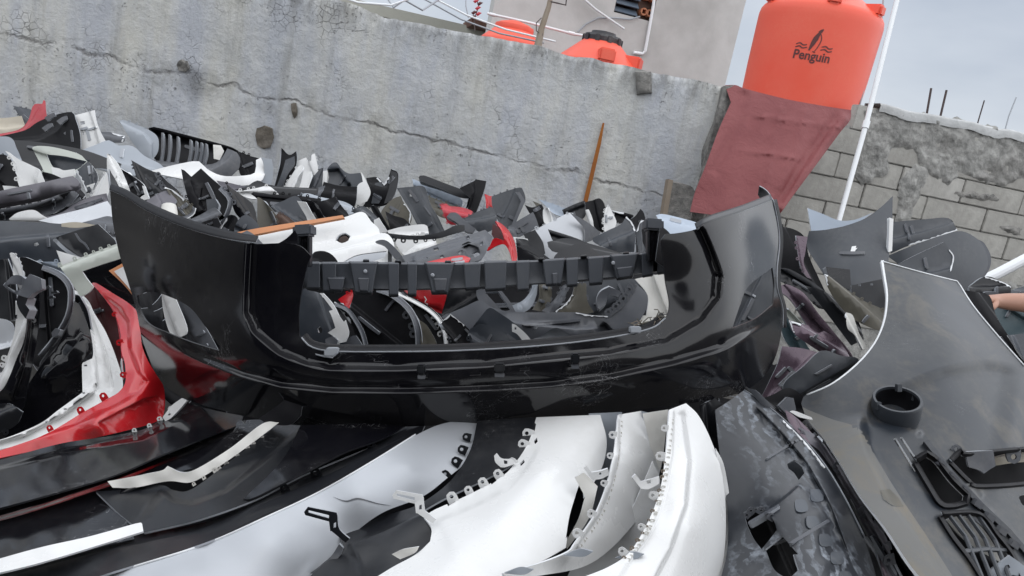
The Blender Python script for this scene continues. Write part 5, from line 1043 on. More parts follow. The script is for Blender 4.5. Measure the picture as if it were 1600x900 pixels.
o = T('bumper', 'big dark grey bumper with toothed lamp hole in the grille mouth',
   [(690, 494), (720, 482), (750, 469), (764, 478), (790, 486), (830, 488), (900, 488), (922, 492), (950, 494), (962, 487), (970, 478), (980, 468), (990, 456), (994, 444), (1002, 450), (1012, 462), (1010, 482), (998, 504), (986, 526), (978, 560), (840, 564), (740, 560), (716, 530)], 2.25, 'mid', grp=IN, k=(.7, 1.5), steps=[([(760, 492), (820, 502), (900, 510), (944, 508)], 6, .03, .1), ([(944, 500), (962, 520), (968, 548)], 5, -.03, .1)], step=9)
tabs(o, [(950, 494), (966, 482), (982, 464), (992, 446)], 8, .024, 'mid_grey', 1)
T('bumper', 'dark inner face behind the toothed lamp hole', [(912, 440), (990, 436), (996, 450), (972, 482), (950, 498), (916, 494)], 2.5, 'grey', grp=IN, k=(-1, 0))
T('lamp_bracket', 'grey lamp bracket inside the toothed hole', [(938, 456), (952, 448), (972, 456), (966, 464), (950, 460), (946, 474), (936, 484), (932, 470)], 2.4, 'mid', 'bracket', None, th=.03, step=4, dents=.02)
o = T('bumper', 'blue-grey sheet with white edge leaning left in the grille mouth', [(738, 512), (752, 494), (765, 481), (782, 490), (802, 504), (826, 526), (846, 556), (800, 560), (770, 550)], 2.12, 'blue', grp=IN, k=(1, 0), th=.007)
part(o, 'white_flange', [(800, 506), (806, 508), (824, 524), (842, 548), (836, 548), (820, 536), (808, 522), (800, 518)], 2.08, 'white', th=.008, step=4, holes=[[(804, 511), (807, 511), (807, 515), (804, 515)]])
T('bumper', 'smaller blue-grey sheet with white edge in front of it', [(732, 520), (742, 510), (752, 506), (774, 512), (792, 524), (810, 550), (780, 562), (744, 552)], 2.06, 'blue', grp=IN, k=(1.5, 0), th=.007)
T('bumper', 'dark shell with grey rim left of the leaning blue sheets', [(688, 504), (704, 490), (726, 508), (744, 526), (762, 556), (716, 560), (706, 530)], 2.15, 'matte', grp=IN, k=(-2, 0), th=.008)
T('bumper', 'low pale grey shell with white edge at the mouth sill', [(824, 534), (846, 524), (868, 512), (886, 520), (904, 532), (906, 552), (840, 556)], 2.05, 'grey_w', grp=IN, k=(2, 0), th=.007)
None and T('bumper', 'tiny pale shell tip poking over the mouth sill at right', [(950, 530), (964, 519), (978, 526), (984, 540), (952, 544)], 1.98, 'grey_w', grp=IN, k=(2, 0), th=.007, step=5)
o = T('trim_box', 'black rectangular duct frame below the crossbar', [(744, 452), (782, 452), (796, 470), (806, 488), (788, 492), (760, 480), (746, 466)], 2.42, 'mid', 'duct', None, th=.03, holes=[[(758, 457), (778, 455), (798, 484), (786, 487)]], step=5)
for i, (ol, m_, lab) in enumerate((([(794, 480), (816, 470), (828, 456), (834, 440), (840, 440), (838, 462), (828, 482), (806, 492)], 'primer', 'pale grey curved bumper band below the crossbar, leftmost'),
   ([(832, 484), (842, 464), (842, 444), (860, 444), (862, 466), (850, 486)], 'olive', 'brownish-grey upright bumper band below the crossbar'),
   ([(846, 486), (866, 468), (880, 446), (890, 446), (880, 470), (864, 488)], 'mid', 'grey slanted bumper band below the crossbar'),
   ([(868, 486), (884, 474), (894, 460), (898, 442), (916, 442), (918, 470), (928, 488), (900, 492)], 'olive', 'tan-grey bumper band with square top below the crossbar'))):
    o = T('bumper', lab, ol, 2.5-.03*i, m_, grp=IN, k=(-2, 0), step=6, steps=[([(a_[0]+3, a_[1]+2) for a_ in ol[1:4]], 3, .02, 0)])
    tabs(o, ol[3:6] if i % 2 else ol[2:5], 3, .015, 'mid_grey', -1)
o = T('bumper', 'cream white bumper side at the right of the grille mouth', [(992, 436), (1020, 430), (1044, 428), (1050, 470), (1048, 490), (1010, 494), (1012, 462)], 2.4, 'white_d', grp=IN, k=(1, 0))
T('bumper', 'lower white panel strip at the right of the grille mouth', [(992, 494), (1020, 492), (1050, 492), (1040, 516), (1000, 536), (990, 520)], 2.3, 'white_d', grp=IN, k=(1, 0), steps=[([(996, 506), (1040, 508)], 3, .02, 0)])
# seen through the left lamp opening
T('bumper', 'white liner visible through the left lamp opening', [(252, 456), (268, 458), (280, 480), (292, 512), (288, 524), (268, 524), (256, 490)], 2.22, 'white', grp=IN, k=(1, 0))
T('bumper', 'dark grey panel visible through the left lamp opening', [(276, 460), (300, 478), (324, 516), (344, 552), (300, 550), (290, 520)], 2.24, 'mid', grp=IN, k=(1, 0))
T('bumper', 'grey shell visible through the right lamp opening', [(1130, 520), (1150, 450), (1190, 410), (1216, 410), (1216, 490), (1170, 520)], 2.3, 'grey', grp=IN, k=(1, 0))
# ================================================================= the glossy black bumper on top
hero = empty('glossy_bumper', P(700, 665, 1.55), 'large glossy black front bumper with open grille mouth and crossbar on top', 'bumper')
HO = [(172, 298), (176, 345), (186, 395), (200, 440), (213, 485), (221, 525), (233, 560), (246, 590), (268, 611), (305, 629), (350, 642), (410, 656), (460, 664), (530, 668), (620, 667), (720, 663), (820, 656), (920, 648), (1010, 638), (1085, 629), (1135, 620), (1172, 606), (1197, 584), (1213, 554), (1222, 512), (1222, 482), (1214, 452), (1213, 420), (1217, 380), (1214, 345), (1207, 312),
      (1160, 330), (1110, 346), (1088, 358), (1060, 364), (1040, 366), (1032, 376), (1036, 405), (1040, 440), (1046, 475), (1040, 496), (1018, 512), (950, 527), (850, 539), (720, 547), (600, 549), (520, 548), (485, 541), (468, 525), (467, 490), (472, 450), (480, 415), (486, 400), (468, 384), (440, 380), (400, 381), (360, 376), (300, 360), (235, 333), (195, 308)]
HC = [(172, 300, 2.07), (186, 395, 2.06), (213, 485, 2.02), (233, 560, 1.99), (268, 611, 1.95), (240, 350, 1.85), (240, 450, 1.86), (262, 540, 1.83), (320, 370, 1.71), (320, 460, 1.715), (320, 550, 1.71), (330, 635, 1.78), (400, 385, 1.63), (395, 480, 1.63), (420, 570, 1.60), (430, 655, 1.67), (480, 420, 1.61), (470, 520, 1.605),
      (560, 550, 1.575), (560, 600, 1.565), (560, 665, 1.62), (720, 548, 1.555), (720, 600, 1.545), (720, 660, 1.60), (880, 538, 1.575), (880, 590, 1.565), (880, 650, 1.62), (1010, 514, 1.62), (1010, 570, 1.61), (1010, 637, 1.67), (1040, 440, 1.65), (1040, 370, 1.615), (1070, 372, 1.63), (1072, 430, 1.655), (1070, 490, 1.655),
      (1095, 365, 1.66), (1105, 450, 1.67), (1110, 540, 1.67), (1110, 625, 1.74), (1160, 340, 1.79), (1160, 430, 1.765), (1170, 520, 1.765), (1170, 605, 1.84), (1210, 320, 1.98), (1214, 400, 1.96), (1218, 500, 1.95), (1200, 580, 1.94)]
bandA = [(394, 383), (391, 440), (390, 488), (402, 514), (440, 546), (480, 562), (515, 569), (620, 570), (760, 564), (950, 545), (1039, 527), (1092, 495), (1117, 462), (1120, 430), (1106, 390), (1094, 362)]
bandC = [(262, 520), (300, 548), (380, 580), (440, 596), (520, 604), (640, 605), (760, 601), (860, 595), (950, 583), (1050, 561), (1128, 538), (1217, 486)]
bandD = [(222, 505), (250, 522), (300, 541), (350, 556), (400, 572)]
slot = lambda x, y, w_, h: [(x, y), (x+w_, y-1), (x+w_, y+h-1), (x, y+h)]
sh = panel('shell', HO, None, m=('gloss_black', 'matte_black', 'satin_black'), ctrl=HC, step=7, th=.004, parent=hero, dents=.0008,
   steps=[(bandA, 11, .030, .0), (bandC, 11, .026, .12)],
   holes=[[(214, 462), (232, 456), (258, 461), (296, 480), (322, 512), (345, 544), (342, 548), (300, 535), (262, 520), (234, 507), (220, 488)],
          [(1144, 513), (1156, 478), (1170, 447), (1207, 418), (1210, 446), (1208, 476), (1180, 498)],
          slot(653, 584, 15, 7), slot(734, 582, 17, 5), slot(812, 575, 15, 5), slot(890, 566, 15, 5)])
HD = FN[sh.name]; HDP = lambda x, y: float(HD(np.array([[x, y]], float))[0])
# folded top edges of both wings, and the ends that turn back
skin('top_flange', [[(172, 298, HDP(172, 298)), (195, 308, HDP(195, 308)), (235, 333, HDP(235, 333)), (300, 360, HDP(300, 360)), (360, 376, HDP(360, 376)), (400, 381, HDP(400, 381))], [(174, 289, HDP(172, 298)+.03), (198, 297, HDP(195, 308)+.03), (238, 320, HDP(235, 333)+.03), (302, 346, HDP(300, 360)+.03), (362, 363, HDP(360, 376)+.03), (404, 371, HDP(400, 381)+.03)]], ('satin_black', 'matte_black', 'edge_grey'), 40, 4, parent=hero)
skin('top_flange', [[(a_, c_, HDP(a_, c_)) for a_, c_ in ((1207, 312), (1160, 330), (1110, 346), (1088, 358))], [(a_-3, c_-9, HDP(a_, c_)+.03) for a_, c_ in ((1207, 312), (1160, 330), (1110, 346), (1088, 358))]], ('satin_black', 'matte_black', 'edge_grey'), 30, 4, parent=hero)
skin('wing_end', [[(169, 264, 2.16), (170, 280, 2.13), (172, 298, 2.075)], [(173, 272, 2.2), (179, 288, 2.17), (190, 304, 2.1)], [(178, 280, 2.24), (188, 299, 2.2), (202, 316, 2.12)]], 'matte', 14, 10, parent=hero)
skin('wing_end', [[(1186, 291, 2.16), (1198, 298, 2.12), (1207, 312, 2.0)], [(1184, 304, 2.2), (1190, 314, 2.14), (1196, 322, 2.04)]], 'matte', 12, 6, parent=hero)
EDG = ((1207, 312), (1214, 345), (1217, 380), (1213, 420), (1214, 452), (1222, 482), (1222, 512))
skin('wing_edge', [[(a_, c_, HDP(a_, c_)+.002) for a_, c_ in EDG], [(a_+5, c_, HDP(a_, c_)+.09) for a_, c_ in EDG]], ('gloss_black', 'matte_black', 'edge_grey'), 30, 4, parent=hero)
# sill of the grille mouth: two stepped ledges
sill = [(470, 528), (485, 543), (520, 550), (600, 551), (720, 549), (850, 541), (950, 529), (1018, 514), (1041, 497)]
sl_ = spline(sill, 8); sdv = HD(sl_[:, :2])
skin('mouth_sill', [np.column_stack([sl_[:, :2], sdv]), np.column_stack([offset_line(sl_, -5), sdv+.03]), np.column_stack([offset_line(sl_, -9), sdv+.035]), np.column_stack([offset_line(sl_, -10), sdv+.07])], ('satin_black', 'matte_black', 'edge_grey'), 70, 7, parent=hero)
skin('mouth_lip', [[(450, 530, 1.665), (468, 545, 1.63), (500, 557, 1.58), (520, 560, 1.565)], [(462, 526, 1.70), (480, 539, 1.665), (508, 550, 1.62), (524, 553, 1.60)]], ('mauve_grey', 'matte_black', 'edge_grey'), 20, 4, parent=hero)
for x, y, w_, h in ((652, 569, 13, 15), (772, 567, 17, 14), (892, 552, 13, 16)):
    dq = float(HD(np.array([[x, y+8]]))[0])-.02
    link('clip', box_mesh(P(x+w_/2, y+h/2, dq), RT*(w_/2*dq/F), UP*(h/2*dq/F)-fwd*.002, fwd*.012, .003), 'satin_black', hero, None)
    link('clip_base', box_mesh(P(x+w_/2, y+h+5, dq+.004), RT*(w_/2*dq/F*.9), UP*(3*dq/F), fwd*.006, .001), 'mid_grey', hero, None)
for x, y in ((517, 551), (992, 515), (520, 548)):
    dq = float(HD(np.array([[x, y+4]]))[0])-.004
    link('clip', box_mesh(P(x, y, dq), RT*.012, UP*.007, fwd*.012, .002), 'edge_grey', hero, None)
part(hero, 'torn_flap', [(404, 654), (430, 636), (456, 616), (474, 622), (470, 650), (452, 664), (420, 662)], 1.58, 'matte', k=(1, 0))
# straw and dirt lodged in the corner of the mouth
for i in range(26):
    rr = random.Random(i+40); x, y = rr.uniform(1000, 1050), rr.uniform(490, 515); a = P(x, y, 1.66); e = P(x+rr.uniform(-22, 22), y+rr.uniform(-12, 10), 1.66+rr.uniform(-.03, .03))
    link('dry_straw', tube_mesh([a, (a+e)/2+Vector((0, 0, rr.uniform(-.01, .012))), e], .0012, 4), 'olive' if i % 3 else 'wood', hero)
# the crossbar
XT = [(476, 410), (560, 409), (700, 411), (850, 406), (950, 399), (1044, 392)]; XB = [(476, 458), (600, 462), (720, 460), (860, 450), (960, 441), (1044, 428)]
fx = lambda l, x: float(np.interp(x, [q_[0] for q_ in l], [q_[1] for q_ in l])); xd_ = lambda x: 1.90-.06*math.cos((x-760)/300*1.2)
rows = [[(x, fx(XT, x)+a*(fx(XB, x)-fx(XT, x)), xd_(x)+c) for x in range(476, 1046, 15)] for a, c in ((.10, .09), (.0, .05), (.06, 0), (.5, .006), (.80, .0), (.85, .05), (.8, .09))]
bar = link('crossbar', loft(rows, 39, 7), ['bar_grey', 'matte_black', 'bar_grey'], hero, 30); thick(bar, .003, None)
bm_ = bar.modifiers[-1]; bm_.material_offset = 0; bm_.material_offset_rim = 0
def tooth(x0, x1, top, bot, fwd_, taper, m='mid_grey', name='rib_block'):
    vs = []
    for (y_, s_, dq) in ((top, 0, .055), (top, 0, 0.0), (top+.04, taper*.3, -fwd_), (bot-.08, taper, -fwd_), (bot, taper, -fwd_*.4), (bot, taper, .055)):
        for x in (x0+s_*(x1-x0), x1-s_*(x1-x0)):
            yy = fx(XT, x)+y_*(fx(XB, x)-fx(XT, x)); vs.append(P(x, yy, xd_(x)+dq))
    fs = [(i*2, i*2+1, i*2+3, i*2+2) for i in range(5)]+[(10, 11, 1, 0), (0, 2, 4, 6, 8, 10), (11, 9, 7, 5, 3, 1)]
    me = mesh(vs, fs); b2 = bmesh.new(); b2.from_mesh(me); bmesh.ops.recalc_face_normals(b2, faces=b2.faces); bmesh.ops.bevel(b2, geom=b2.edges[:], offset=.0022, segments=1, affect='EDGES'); b2.to_mesh(me); b2.free()
    link(name, me, m, bar, 25)
for x0, x1, t_, b_, tp in ((479, 500, -.02, .9, .0), (502, 526, -.01, .98, .1), (544, 592, -.02, 1.0, .22), (606, 624, -.01, 1.05, .08), (636, 652, -.01, 1.05, .08), (662, 712, -.02, 1.0, .25), (724, 752, .0, .9, .1), (756, 792, -.03, .98, .06), (806, 828, -.01, 1.06, .1), (846, 884, -.02, .95, .18), (884, 904, -.01, 1.04, .08), (918, 944, .0, 1.05, .1), (952, 1000, -.02, .96, .24), (1002, 1022, -.01, 1.0, .08), (1026, 1044, -.02, .98, .05)):
    tooth(x0, x1, t_, b_, .022, tp, 'bar_grey')
for x0, x1 in ((510, 540), (558, 578), (676, 700), (862, 872), (962, 990)):
    tooth(x0, x1, .45, .95, .027, .18, 'mid_grey', 'rib_web')
for x in (572, 622, 700, 846, 912, 978): tooth(x-5, x+5, -.08, .06, .012, .0, 'satin_black', 'top_clip')
for x, y in ((571, 424), (676, 430), (958, 411)): link('bolt', lathe_mesh(P(x, y, xd_(x)-.026), [(.004, 0), (.005, .002), (.003, .004)], 10, -fwd), 'edge_grey', bar)
# bracket towers at both ends
def tower(x, y, h, d_, lean):
    s_ = d_/F
    link('bracket_cap', box_mesh(P(x, y, d_), RT*14*s_+UP*lean*s_, UP*9*s_, fwd*.03, .005), 'bar_grey', hero, 30)
    link('bracket_column', box_mesh(P(x, y+9+h/2, d_+.005), RT*9*s_, UP*(h/2+2)*s_, fwd*.022, .003), 'gloss_black', hero, 30)
    for k_ in (-1, 1): link('column_rib', box_mesh(P(x+k_*8, y+10+h/2, d_-.02), RT*1.6*s_, UP*h/2*s_, fwd*.012, .001), 'satin_black', hero, 30)
tower(476, 361, 45, 1.80, 1); tower(1020, 352, 46, 1.84, -1)
part(hero, 'bracket_gusset', [(428, 384), (448, 372), (464, 356), (466, 404), (478, 420), (474, 440), (452, 420), (444, 400)], 1.76, 'black', step=6, dents=.01)
part(hero, 'bracket_gusset', [(1032, 352), (1046, 364), (1056, 384), (1050, 402), (1036, 416), (1024, 408), (1028, 380)], 1.80, 'matte', step=6, dents=.02, corner=25)
for x, y in ((418, 405), (419, 418)): link('bolt', lathe_mesh(P(x, y, 1.675), [(.004, 0), (.004, .004), (.002, .006)], 10, -fwd), 'edge_grey', hero)
for x, y in ((1066, 378), (1070, 388), (1062, 392)): link('bolt', lathe_mesh(P(x, y, 1.735), [(.005, 0), (.005, .004), (.002, .007)], 8, -fwd), 'edge_grey', hero)
# ================================================================= foreground, nested bumpers on their sides
FG = NEAR
o = T('bumper', 'glossy black bumper just under the red one at lower left', [(-40, 730), (20, 713), (100, 692), (180, 680), (232, 668), (262, 645), (290, 628), (330, 640), (380, 650), (372, 664), (330, 680), (250, 712), (180, 742), (80, 772), (-40, 804)], None, 'black', grp=FG, step=11,
   ctrl=[(-40, 730, 1.52), (100, 692, 1.60), (232, 668, 1.70), (300, 630, 1.85), (380, 655, 1.75), (330, 680, 1.62), (180, 742, 1.44), (-40, 804, 1.32), (-40, 765, 1.40), (100, 725, 1.50), (240, 692, 1.60)], steps=[([(-40, 736), (100, 700), (220, 680), (270, 655)], 10, .02, 0)])
tabs(o, [(200, 678), (240, 664), (275, 636)], 4, .013, 'white', 1)
part(o, 'white_clip_strip', [(254, 652), (268, 634), (284, 622), (292, 626), (280, 640), (266, 654), (258, 658)], 1.74, 'white', th=.01, step=4, holes=[[(262, 648), (265, 645), (267, 647), (264, 650)]])
o = T('bumper', 'second glossy black bumper nested below it', [(-40, 808), (60, 780), (180, 740), (290, 696), (350, 662), (420, 656), (436, 668), (410, 690), (330, 724), (262, 742), (180, 774), (210, 842), (120, 862), (-40, 890)], None, 'black', grp=FG, step=11,
   ctrl=[(-40, 808, 1.38), (60, 780, 1.44), (180, 740, 1.52), (350, 664, 1.72), (430, 664, 1.70), (330, 724, 1.54), (200, 760, 1.44), (200, 835, 1.28), (80, 860, 1.22), (-40, 888, 1.18), (80, 815, 1.33)], steps=[([(-40, 816), (60, 788), (180, 748), (300, 700), (360, 668)], 10, .018, 0)])
o = T('bumper', 'white bumper edge strip nested between black ones', [(-40, 884), (60, 856), (140, 838), (212, 818), (222, 818), (224, 830), (160, 850), (60, 880), (-40, 904)], None, 'white', grp=FG, ctrl=[(-40, 884, 1.145), (60, 856, 1.17), (212, 818, 1.245), (224, 830, 1.23), (60, 880, 1.145), (-40, 904, 1.12)], dents=.004, step=7)
o = T('bumper', 'satin black bumper with square corner and white torn strip', [(150, 768), (200, 764), (252, 758), (272, 766), (300, 764), (360, 720), (420, 674), (450, 656), (660, 656), (640, 674), (560, 706), (470, 744), (400, 780), (310, 812), (226, 832), (190, 806)], None, 'satin', grp=FG, step=10,
   ctrl=[(150, 768, 1.40), (250, 758, 1.45), (300, 766, 1.42), (420, 676, 1.62), (450, 656, 1.70), (640, 660, 1.62), (560, 706, 1.50), (470, 735, 1.46), (400, 780, 1.36), (310, 812, 1.30), (226, 832, 1.28), (330, 780, 1.36), (200, 795, 1.35)],
   steps=[([(250, 760), (272, 778), (300, 782), (350, 764), (430, 700), (470, 664)], 9, .028, .03)], dents=.003)
part(o, 'white_torn_strip', [(168, 752), (200, 746), (250, 736), (262, 728), (284, 738), (308, 732), (360, 700), (410, 662), (436, 660), (418, 674), (370, 710), (322, 742), (296, 754), (262, 752), (210, 762), (176, 762)], 1.47, 'white_d', g=(.35, .3), dents=.012, step=6)
tabs(o, [(300, 760), (340, 734), (420, 676)], 9, .009, 'white_dirty', 1, jit=.4)
o = T('bumper', 'black inner liner beside the satin bumper near the glossy one', [(470, 664), (560, 662), (640, 660), (600, 684), (540, 706), (480, 736), (400, 776), (380, 780), (440, 720)], None, 'black', grp=FG, ctrl=[(470, 664, 1.58), (640, 660, 1.6), (560, 700, 1.46), (400, 776, 1.33), (470, 715, 1.43)], step=10)
o = T('bumper', 'long satin black bumper lip sweeping to bottom left', [(-40, 908), (60, 884), (160, 852), (226, 832), (310, 818), (400, 786), (480, 746), (560, 708), (630, 672), (664, 664), (650, 684), (580, 724), (500, 768), (420, 806), (320, 848), (200, 886), (110, 912), (-40, 940)], None, 'satin', grp=FG, step=10,
   ctrl=[(-40, 908, 1.2), (160, 852, 1.27), (310, 818, 1.31), (480, 746, 1.42), (640, 668, 1.58), (580, 724, 1.42), (420, 806, 1.26), (320, 848, 1.20), (110, 912, 1.13), (-40, 940, 1.1)], steps=[([(-40, 914), (160, 860), (310, 826), (480, 754), (630, 682)], 3, .012, 0)])
tabs(o, [(420, 780), (500, 742), (600, 690)], 3, .02, 'satin_black', 1)
o = T('bumper', 'long silver bumper sweeping across the foreground', [(100, 920), (200, 890), (320, 852), (420, 808), (500, 770), (580, 724), (650, 680), (700, 660), (760, 656), (756, 690), (736, 716), (700, 746), (660, 776), (600, 800), (560, 828), (536, 856), (500, 884), (470, 920)], None, 'silver', grp=FG, step=10,
   ctrl=[(100, 920, 1.13), (320, 852, 1.20), (500, 770, 1.32), (650, 680, 1.52), (760, 660, 1.58), (736, 716, 1.50), (660, 776, 1.40), (560, 828, 1.30), (470, 920, 1.22), (420, 850, 1.19), (560, 775, 1.30), (640, 730, 1.40), (300, 900, 1.12)], dents=.0015)
edge(o, 'turned_edge', [(200, 890), (320, 852), (420, 808), (500, 770), (580, 724), (650, 680)], FN[o.name], -3, .025, ('silver', 'matte_black', 'edge_white'))
part(o, 'hairline_crack', [(520, 776), (540, 782), (560, 778), (590, 786), (612, 790), (590, 787.5), (560, 780), (540, 784)], 1.312, 'mid', step=4, th=.0005, dents=0, follow=(FN[o.name], .0012))
o = T('bumper', 'satin black bumper with slotted bracket behind the white one', [(466, 920), (500, 886), (538, 858), (532, 842), (524, 832), (560, 822), (600, 806), (650, 790), (690, 764), (716, 736), (736, 700), (746, 656), (840, 652), (830, 690), (806, 722), (760, 748), (700, 776), (664, 796), (676, 820), (672, 846), (640, 872), (590, 900), (560, 920)], None, 'satin', grp=FG, step=9,
   ctrl=[(466, 920, 1.18), (538, 858, 1.26), (530, 836, 1.28), (600, 806, 1.34), (690, 764, 1.42), (736, 700, 1.50), (746, 656, 1.57), (840, 656, 1.56), (806, 722, 1.44), (700, 776, 1.36), (664, 796, 1.32), (674, 840, 1.24), (560, 920, 1.13), (600, 850, 1.24)], steps=[([(540, 850), (600, 826), (680, 790)], 5, .02, .05)])
tabs(o, [(690, 752), (712, 730), (728, 700), (736, 670)], 4, .018, 'satin_black', 1)
def bracket(parent, pts, d_, m, w_=.018):
    """strap bracket: a slotted foot, an upright and a heel, bent from one strip"""
    (x0, y0), (x1, y1), (x2, y2), (x3, y3) = pts
    part(parent, 'bracket_strap', [(x0, y0), (x0+6, y0-8), (x1, y1-9), (x1+2, y1+2), (x1-6, y1+6), (x0+2, y0+5)], d_, m, th=.004, step=4, dents=0, holes=[[(x0+6, y0-3), (x1-12, y1-5), (x1-12, y1), (x0+7, y0+1)]])
    part(parent, 'bracket_leg', [(x1-12, y1+4), (x1+1, y1-6), (x2, y2), (x3, y3), (x3-6, y3+6), (x2-12, y2+4), (x1-10, y1+20)], d_-.012, m, th=.006, step=4, dents=.004, holes=[[(x1-5, y1+8), (x1-1, y1+6), (x1-1, y1+14), (x1-5, y1+15)]])
bracket(o, [(475, 800), (526, 810), (530, 826), (546, 842)], 1.24, 'satin')
part(o, 'side_vent', [(530, 850), (536, 856), (528, 872), (512, 888), (496, 896), (484, 896), (500, 884), (518, 868)], 1.235, 'mid', th=.006, step=4)
# ---- white bumpers
w1 = T('bumper', 'largest white bumper in the foreground with tabbed edge and bracket', [(560, 920), (610, 888), (650, 866), (672, 846), (674, 826), (662, 808), (680, 796), (730, 774), (782, 746), (806, 722), (826, 690), (838, 652), (938, 648), (948, 690), (940, 732), (914, 776), (892, 810), (884, 856), (840, 880), (790, 896), (780, 920)], None, 'white', grp=FG, step=9,
   ctrl=[(560, 920, 1.10), (672, 846, 1.20), (662, 808, 1.27), (730, 774, 1.34), (806, 722, 1.44), (838, 655, 1.56), (938, 650, 1.56), (942, 730, 1.46), (892, 810, 1.30), (884, 856, 1.24), (780, 920, 1.10), (780, 820, 1.22), (850, 740, 1.37), (700, 880, 1.13)],
   holes=[[(884, 842), (890, 806), (900, 772), (908, 748), (913, 776), (906, 806)], [(812, 724), (818, 718), (820, 722), (814, 728)], [(834, 688), (839, 684), (840, 690), (836, 694)], [(766, 752), (774, 746), (776, 751), (768, 757)], [(698, 786), (710, 779), (712, 784), (700, 791)]], dents=.0015,
   steps=[([(674, 812), (740, 786), (792, 758), (820, 728), (842, 690)], 9, .006, .1)])
tabs(w1, [(690, 790), (740, 766), (784, 742), (806, 720), (824, 690), (834, 662)], 7, .017, 'white', 1)
bracket(w1, [(613, 774), (660, 782), (664, 798), (682, 812)], 1.25, 'white')
part(w1, 'cracked_flap', [(898, 746), (912, 738), (934, 760), (920, 810), (886, 858), (882, 850), (904, 810), (914, 776)], 1.33, 'white_d', step=5, k=(1, 0))
part(w1, 'bracket_strap', [(772, 712), (776, 708), (784, 716), (800, 718), (806, 724), (790, 730), (782, 730), (774, 722)], 1.42, 'white', th=.006, step=3, holes=[[(787, 719), (793, 720), (793, 725), (788, 725)]])
part(w1, 'torn_corner', [(612, 866), (630, 858), (655, 854), (648, 864), (625, 874)], 1.17, 'white_d', step=4)
T('bumper', 'dark gap shell visible through the torn white bumper', [(876, 860), (884, 800), (904, 740), (922, 750), (916, 800), (896, 850)], 1.46, 'matte', grp=FG)
T('bumper', 'grey inner shell between the first two white bumpers', [(920, 646), (972, 644), (968, 690), (958, 740), (936, 800), (912, 840), (902, 820), (930, 740)], 1.56, 'primer', grp=FG, k=(-2, 0))
w2 = T('bumper', 'middle white bumper strip with dirty tabbed edge', [(966, 648), (1002, 642), (1028, 668), (1036, 706), (1024, 760), (998, 808), (956, 856), (910, 886), (840, 900), (790, 906), (786, 896), (850, 878), (888, 862), (900, 846), (932, 800), (950, 750), (960, 700)], None, 'white', grp=FG, step=8,
   ctrl=[(966, 650, 1.52), (1004, 645, 1.58), (1034, 706, 1.56), (1022, 760, 1.48), (996, 808, 1.41), (952, 856, 1.30), (880, 884, 1.18), (790, 902, 1.10), (888, 862, 1.18), (932, 800, 1.30), (950, 750, 1.38), (960, 700, 1.45), (980, 720, 1.43)], steps=[([(970, 656), (970, 710), (958, 758), (938, 806), (906, 852)], 5, .014, 0)])
tabs(w2, [(896, 850), (930, 800), (948, 750), (958, 700), (964, 652)], 5, .015, 'white', 1)
tabs(w2, [(905, 858), (940, 806), (958, 756), (968, 704), (972, 656)], 26, .006, 'white_dirty', 1, name='clip_tooth', jit=.4)
part(w2, 'hooked_lug', [(912, 732), (916, 727), (924, 738), (938, 736), (950, 732), (952, 742), (940, 748), (926, 750)], 1.37, 'white', th=.007, step=3, holes=[[(934, 739), (940, 738), (940, 742), (935, 743)]])
part(w2, 'grey_liner', [(1002, 642), (1018, 646), (1022, 690), (1012, 724), (996, 762), (1006, 716), (1010, 680)], 1.56, 'primer', k=(2, 0))
T('bumper', 'grey shaded shell between the second and third white bumpers', [(1004, 646), (1044, 640), (1040, 680), (1030, 740), (1000, 800), (980, 830), (966, 820), (1000, 760), (1016, 710)], 1.52, 'white_d', grp=FG, k=(-2, 0))
w3 = T('bumper', 'rightmost white bumper in the foreground with brown-stained clips', [(1046, 640), (1072, 630), (1092, 650), (1112, 690), (1128, 740), (1134, 800), (1132, 860), (1122, 925), (860, 925), (900, 906), (950, 886), (984, 862), (1010, 820), (1030, 770), (1040, 710)], None, 'white', grp=FG, step=9,
   ctrl=[(1046, 642, 1.50), (1072, 632, 1.56), (1112, 690, 1.56), (1128, 740, 1.52), (1134, 800, 1.47), (1122, 920, 1.36), (1050, 920, 1.18), (860, 925, 1.05), (950, 886, 1.14), (984, 862, 1.20), (1030, 770, 1.34), (1040, 710, 1.42), (1080, 740, 1.40), (1074, 820, 1.27)],
   steps=[([(1056, 646), (1054, 710), (1044, 770), (1022, 830), (985, 880)], 6, .014, 0), ([(1072, 650), (1082, 720), (1076, 790), (1052, 860), (1020, 920)], 9, .022, 0)], dents=.0015)
tabs(w3, [(960, 882), (1002, 830), (1026, 770), (1036, 710), (1044, 650)], 5, .015, 'white', 1)
tabs(w3, [(980, 880), (1014, 830), (1036, 770), (1046, 710), (1052, 650)], 30, .006, 'white_dirty', 1, name='clip_tooth', jit=.4)
tabs(w3, [(972, 878), (1006, 832), (1030, 772), (1040, 720)], 14, .006, 'wood', 1, name='stained_clip', jit=.4)
part(w3, 'hooked_lug', [(988, 746), (993, 741), (1002, 752), (1018, 748), (1030, 744), (1030, 756), (1014, 764), (1002, 764)], 1.30, 'white', th=.007, step=3, holes=[[(1010, 751), (1017, 750), (1017, 755), (1011, 756)]])
for q_, dd in (((905, 862), 1.15), ((985, 866), 1.17), ((812, 890), 1.08)): part(w3, 'edge_wedge', [(q_[0]-24, q_[1]+6), (q_[0], q_[1]-4), (q_[0]+22, q_[1]), (q_[0]+6, q_[1]+8)], dd, 'primer', th=.008, step=4)
T('bumper', 'narrow white bumper edge behind the rightmost white one', [(1118, 700), (1132, 730), (1142, 800), (1140, 870), (1128, 925), (1114, 925), (1128, 860), (1130, 790)], 1.52, 'white', grp=FG, k=(2, 0), step=7)
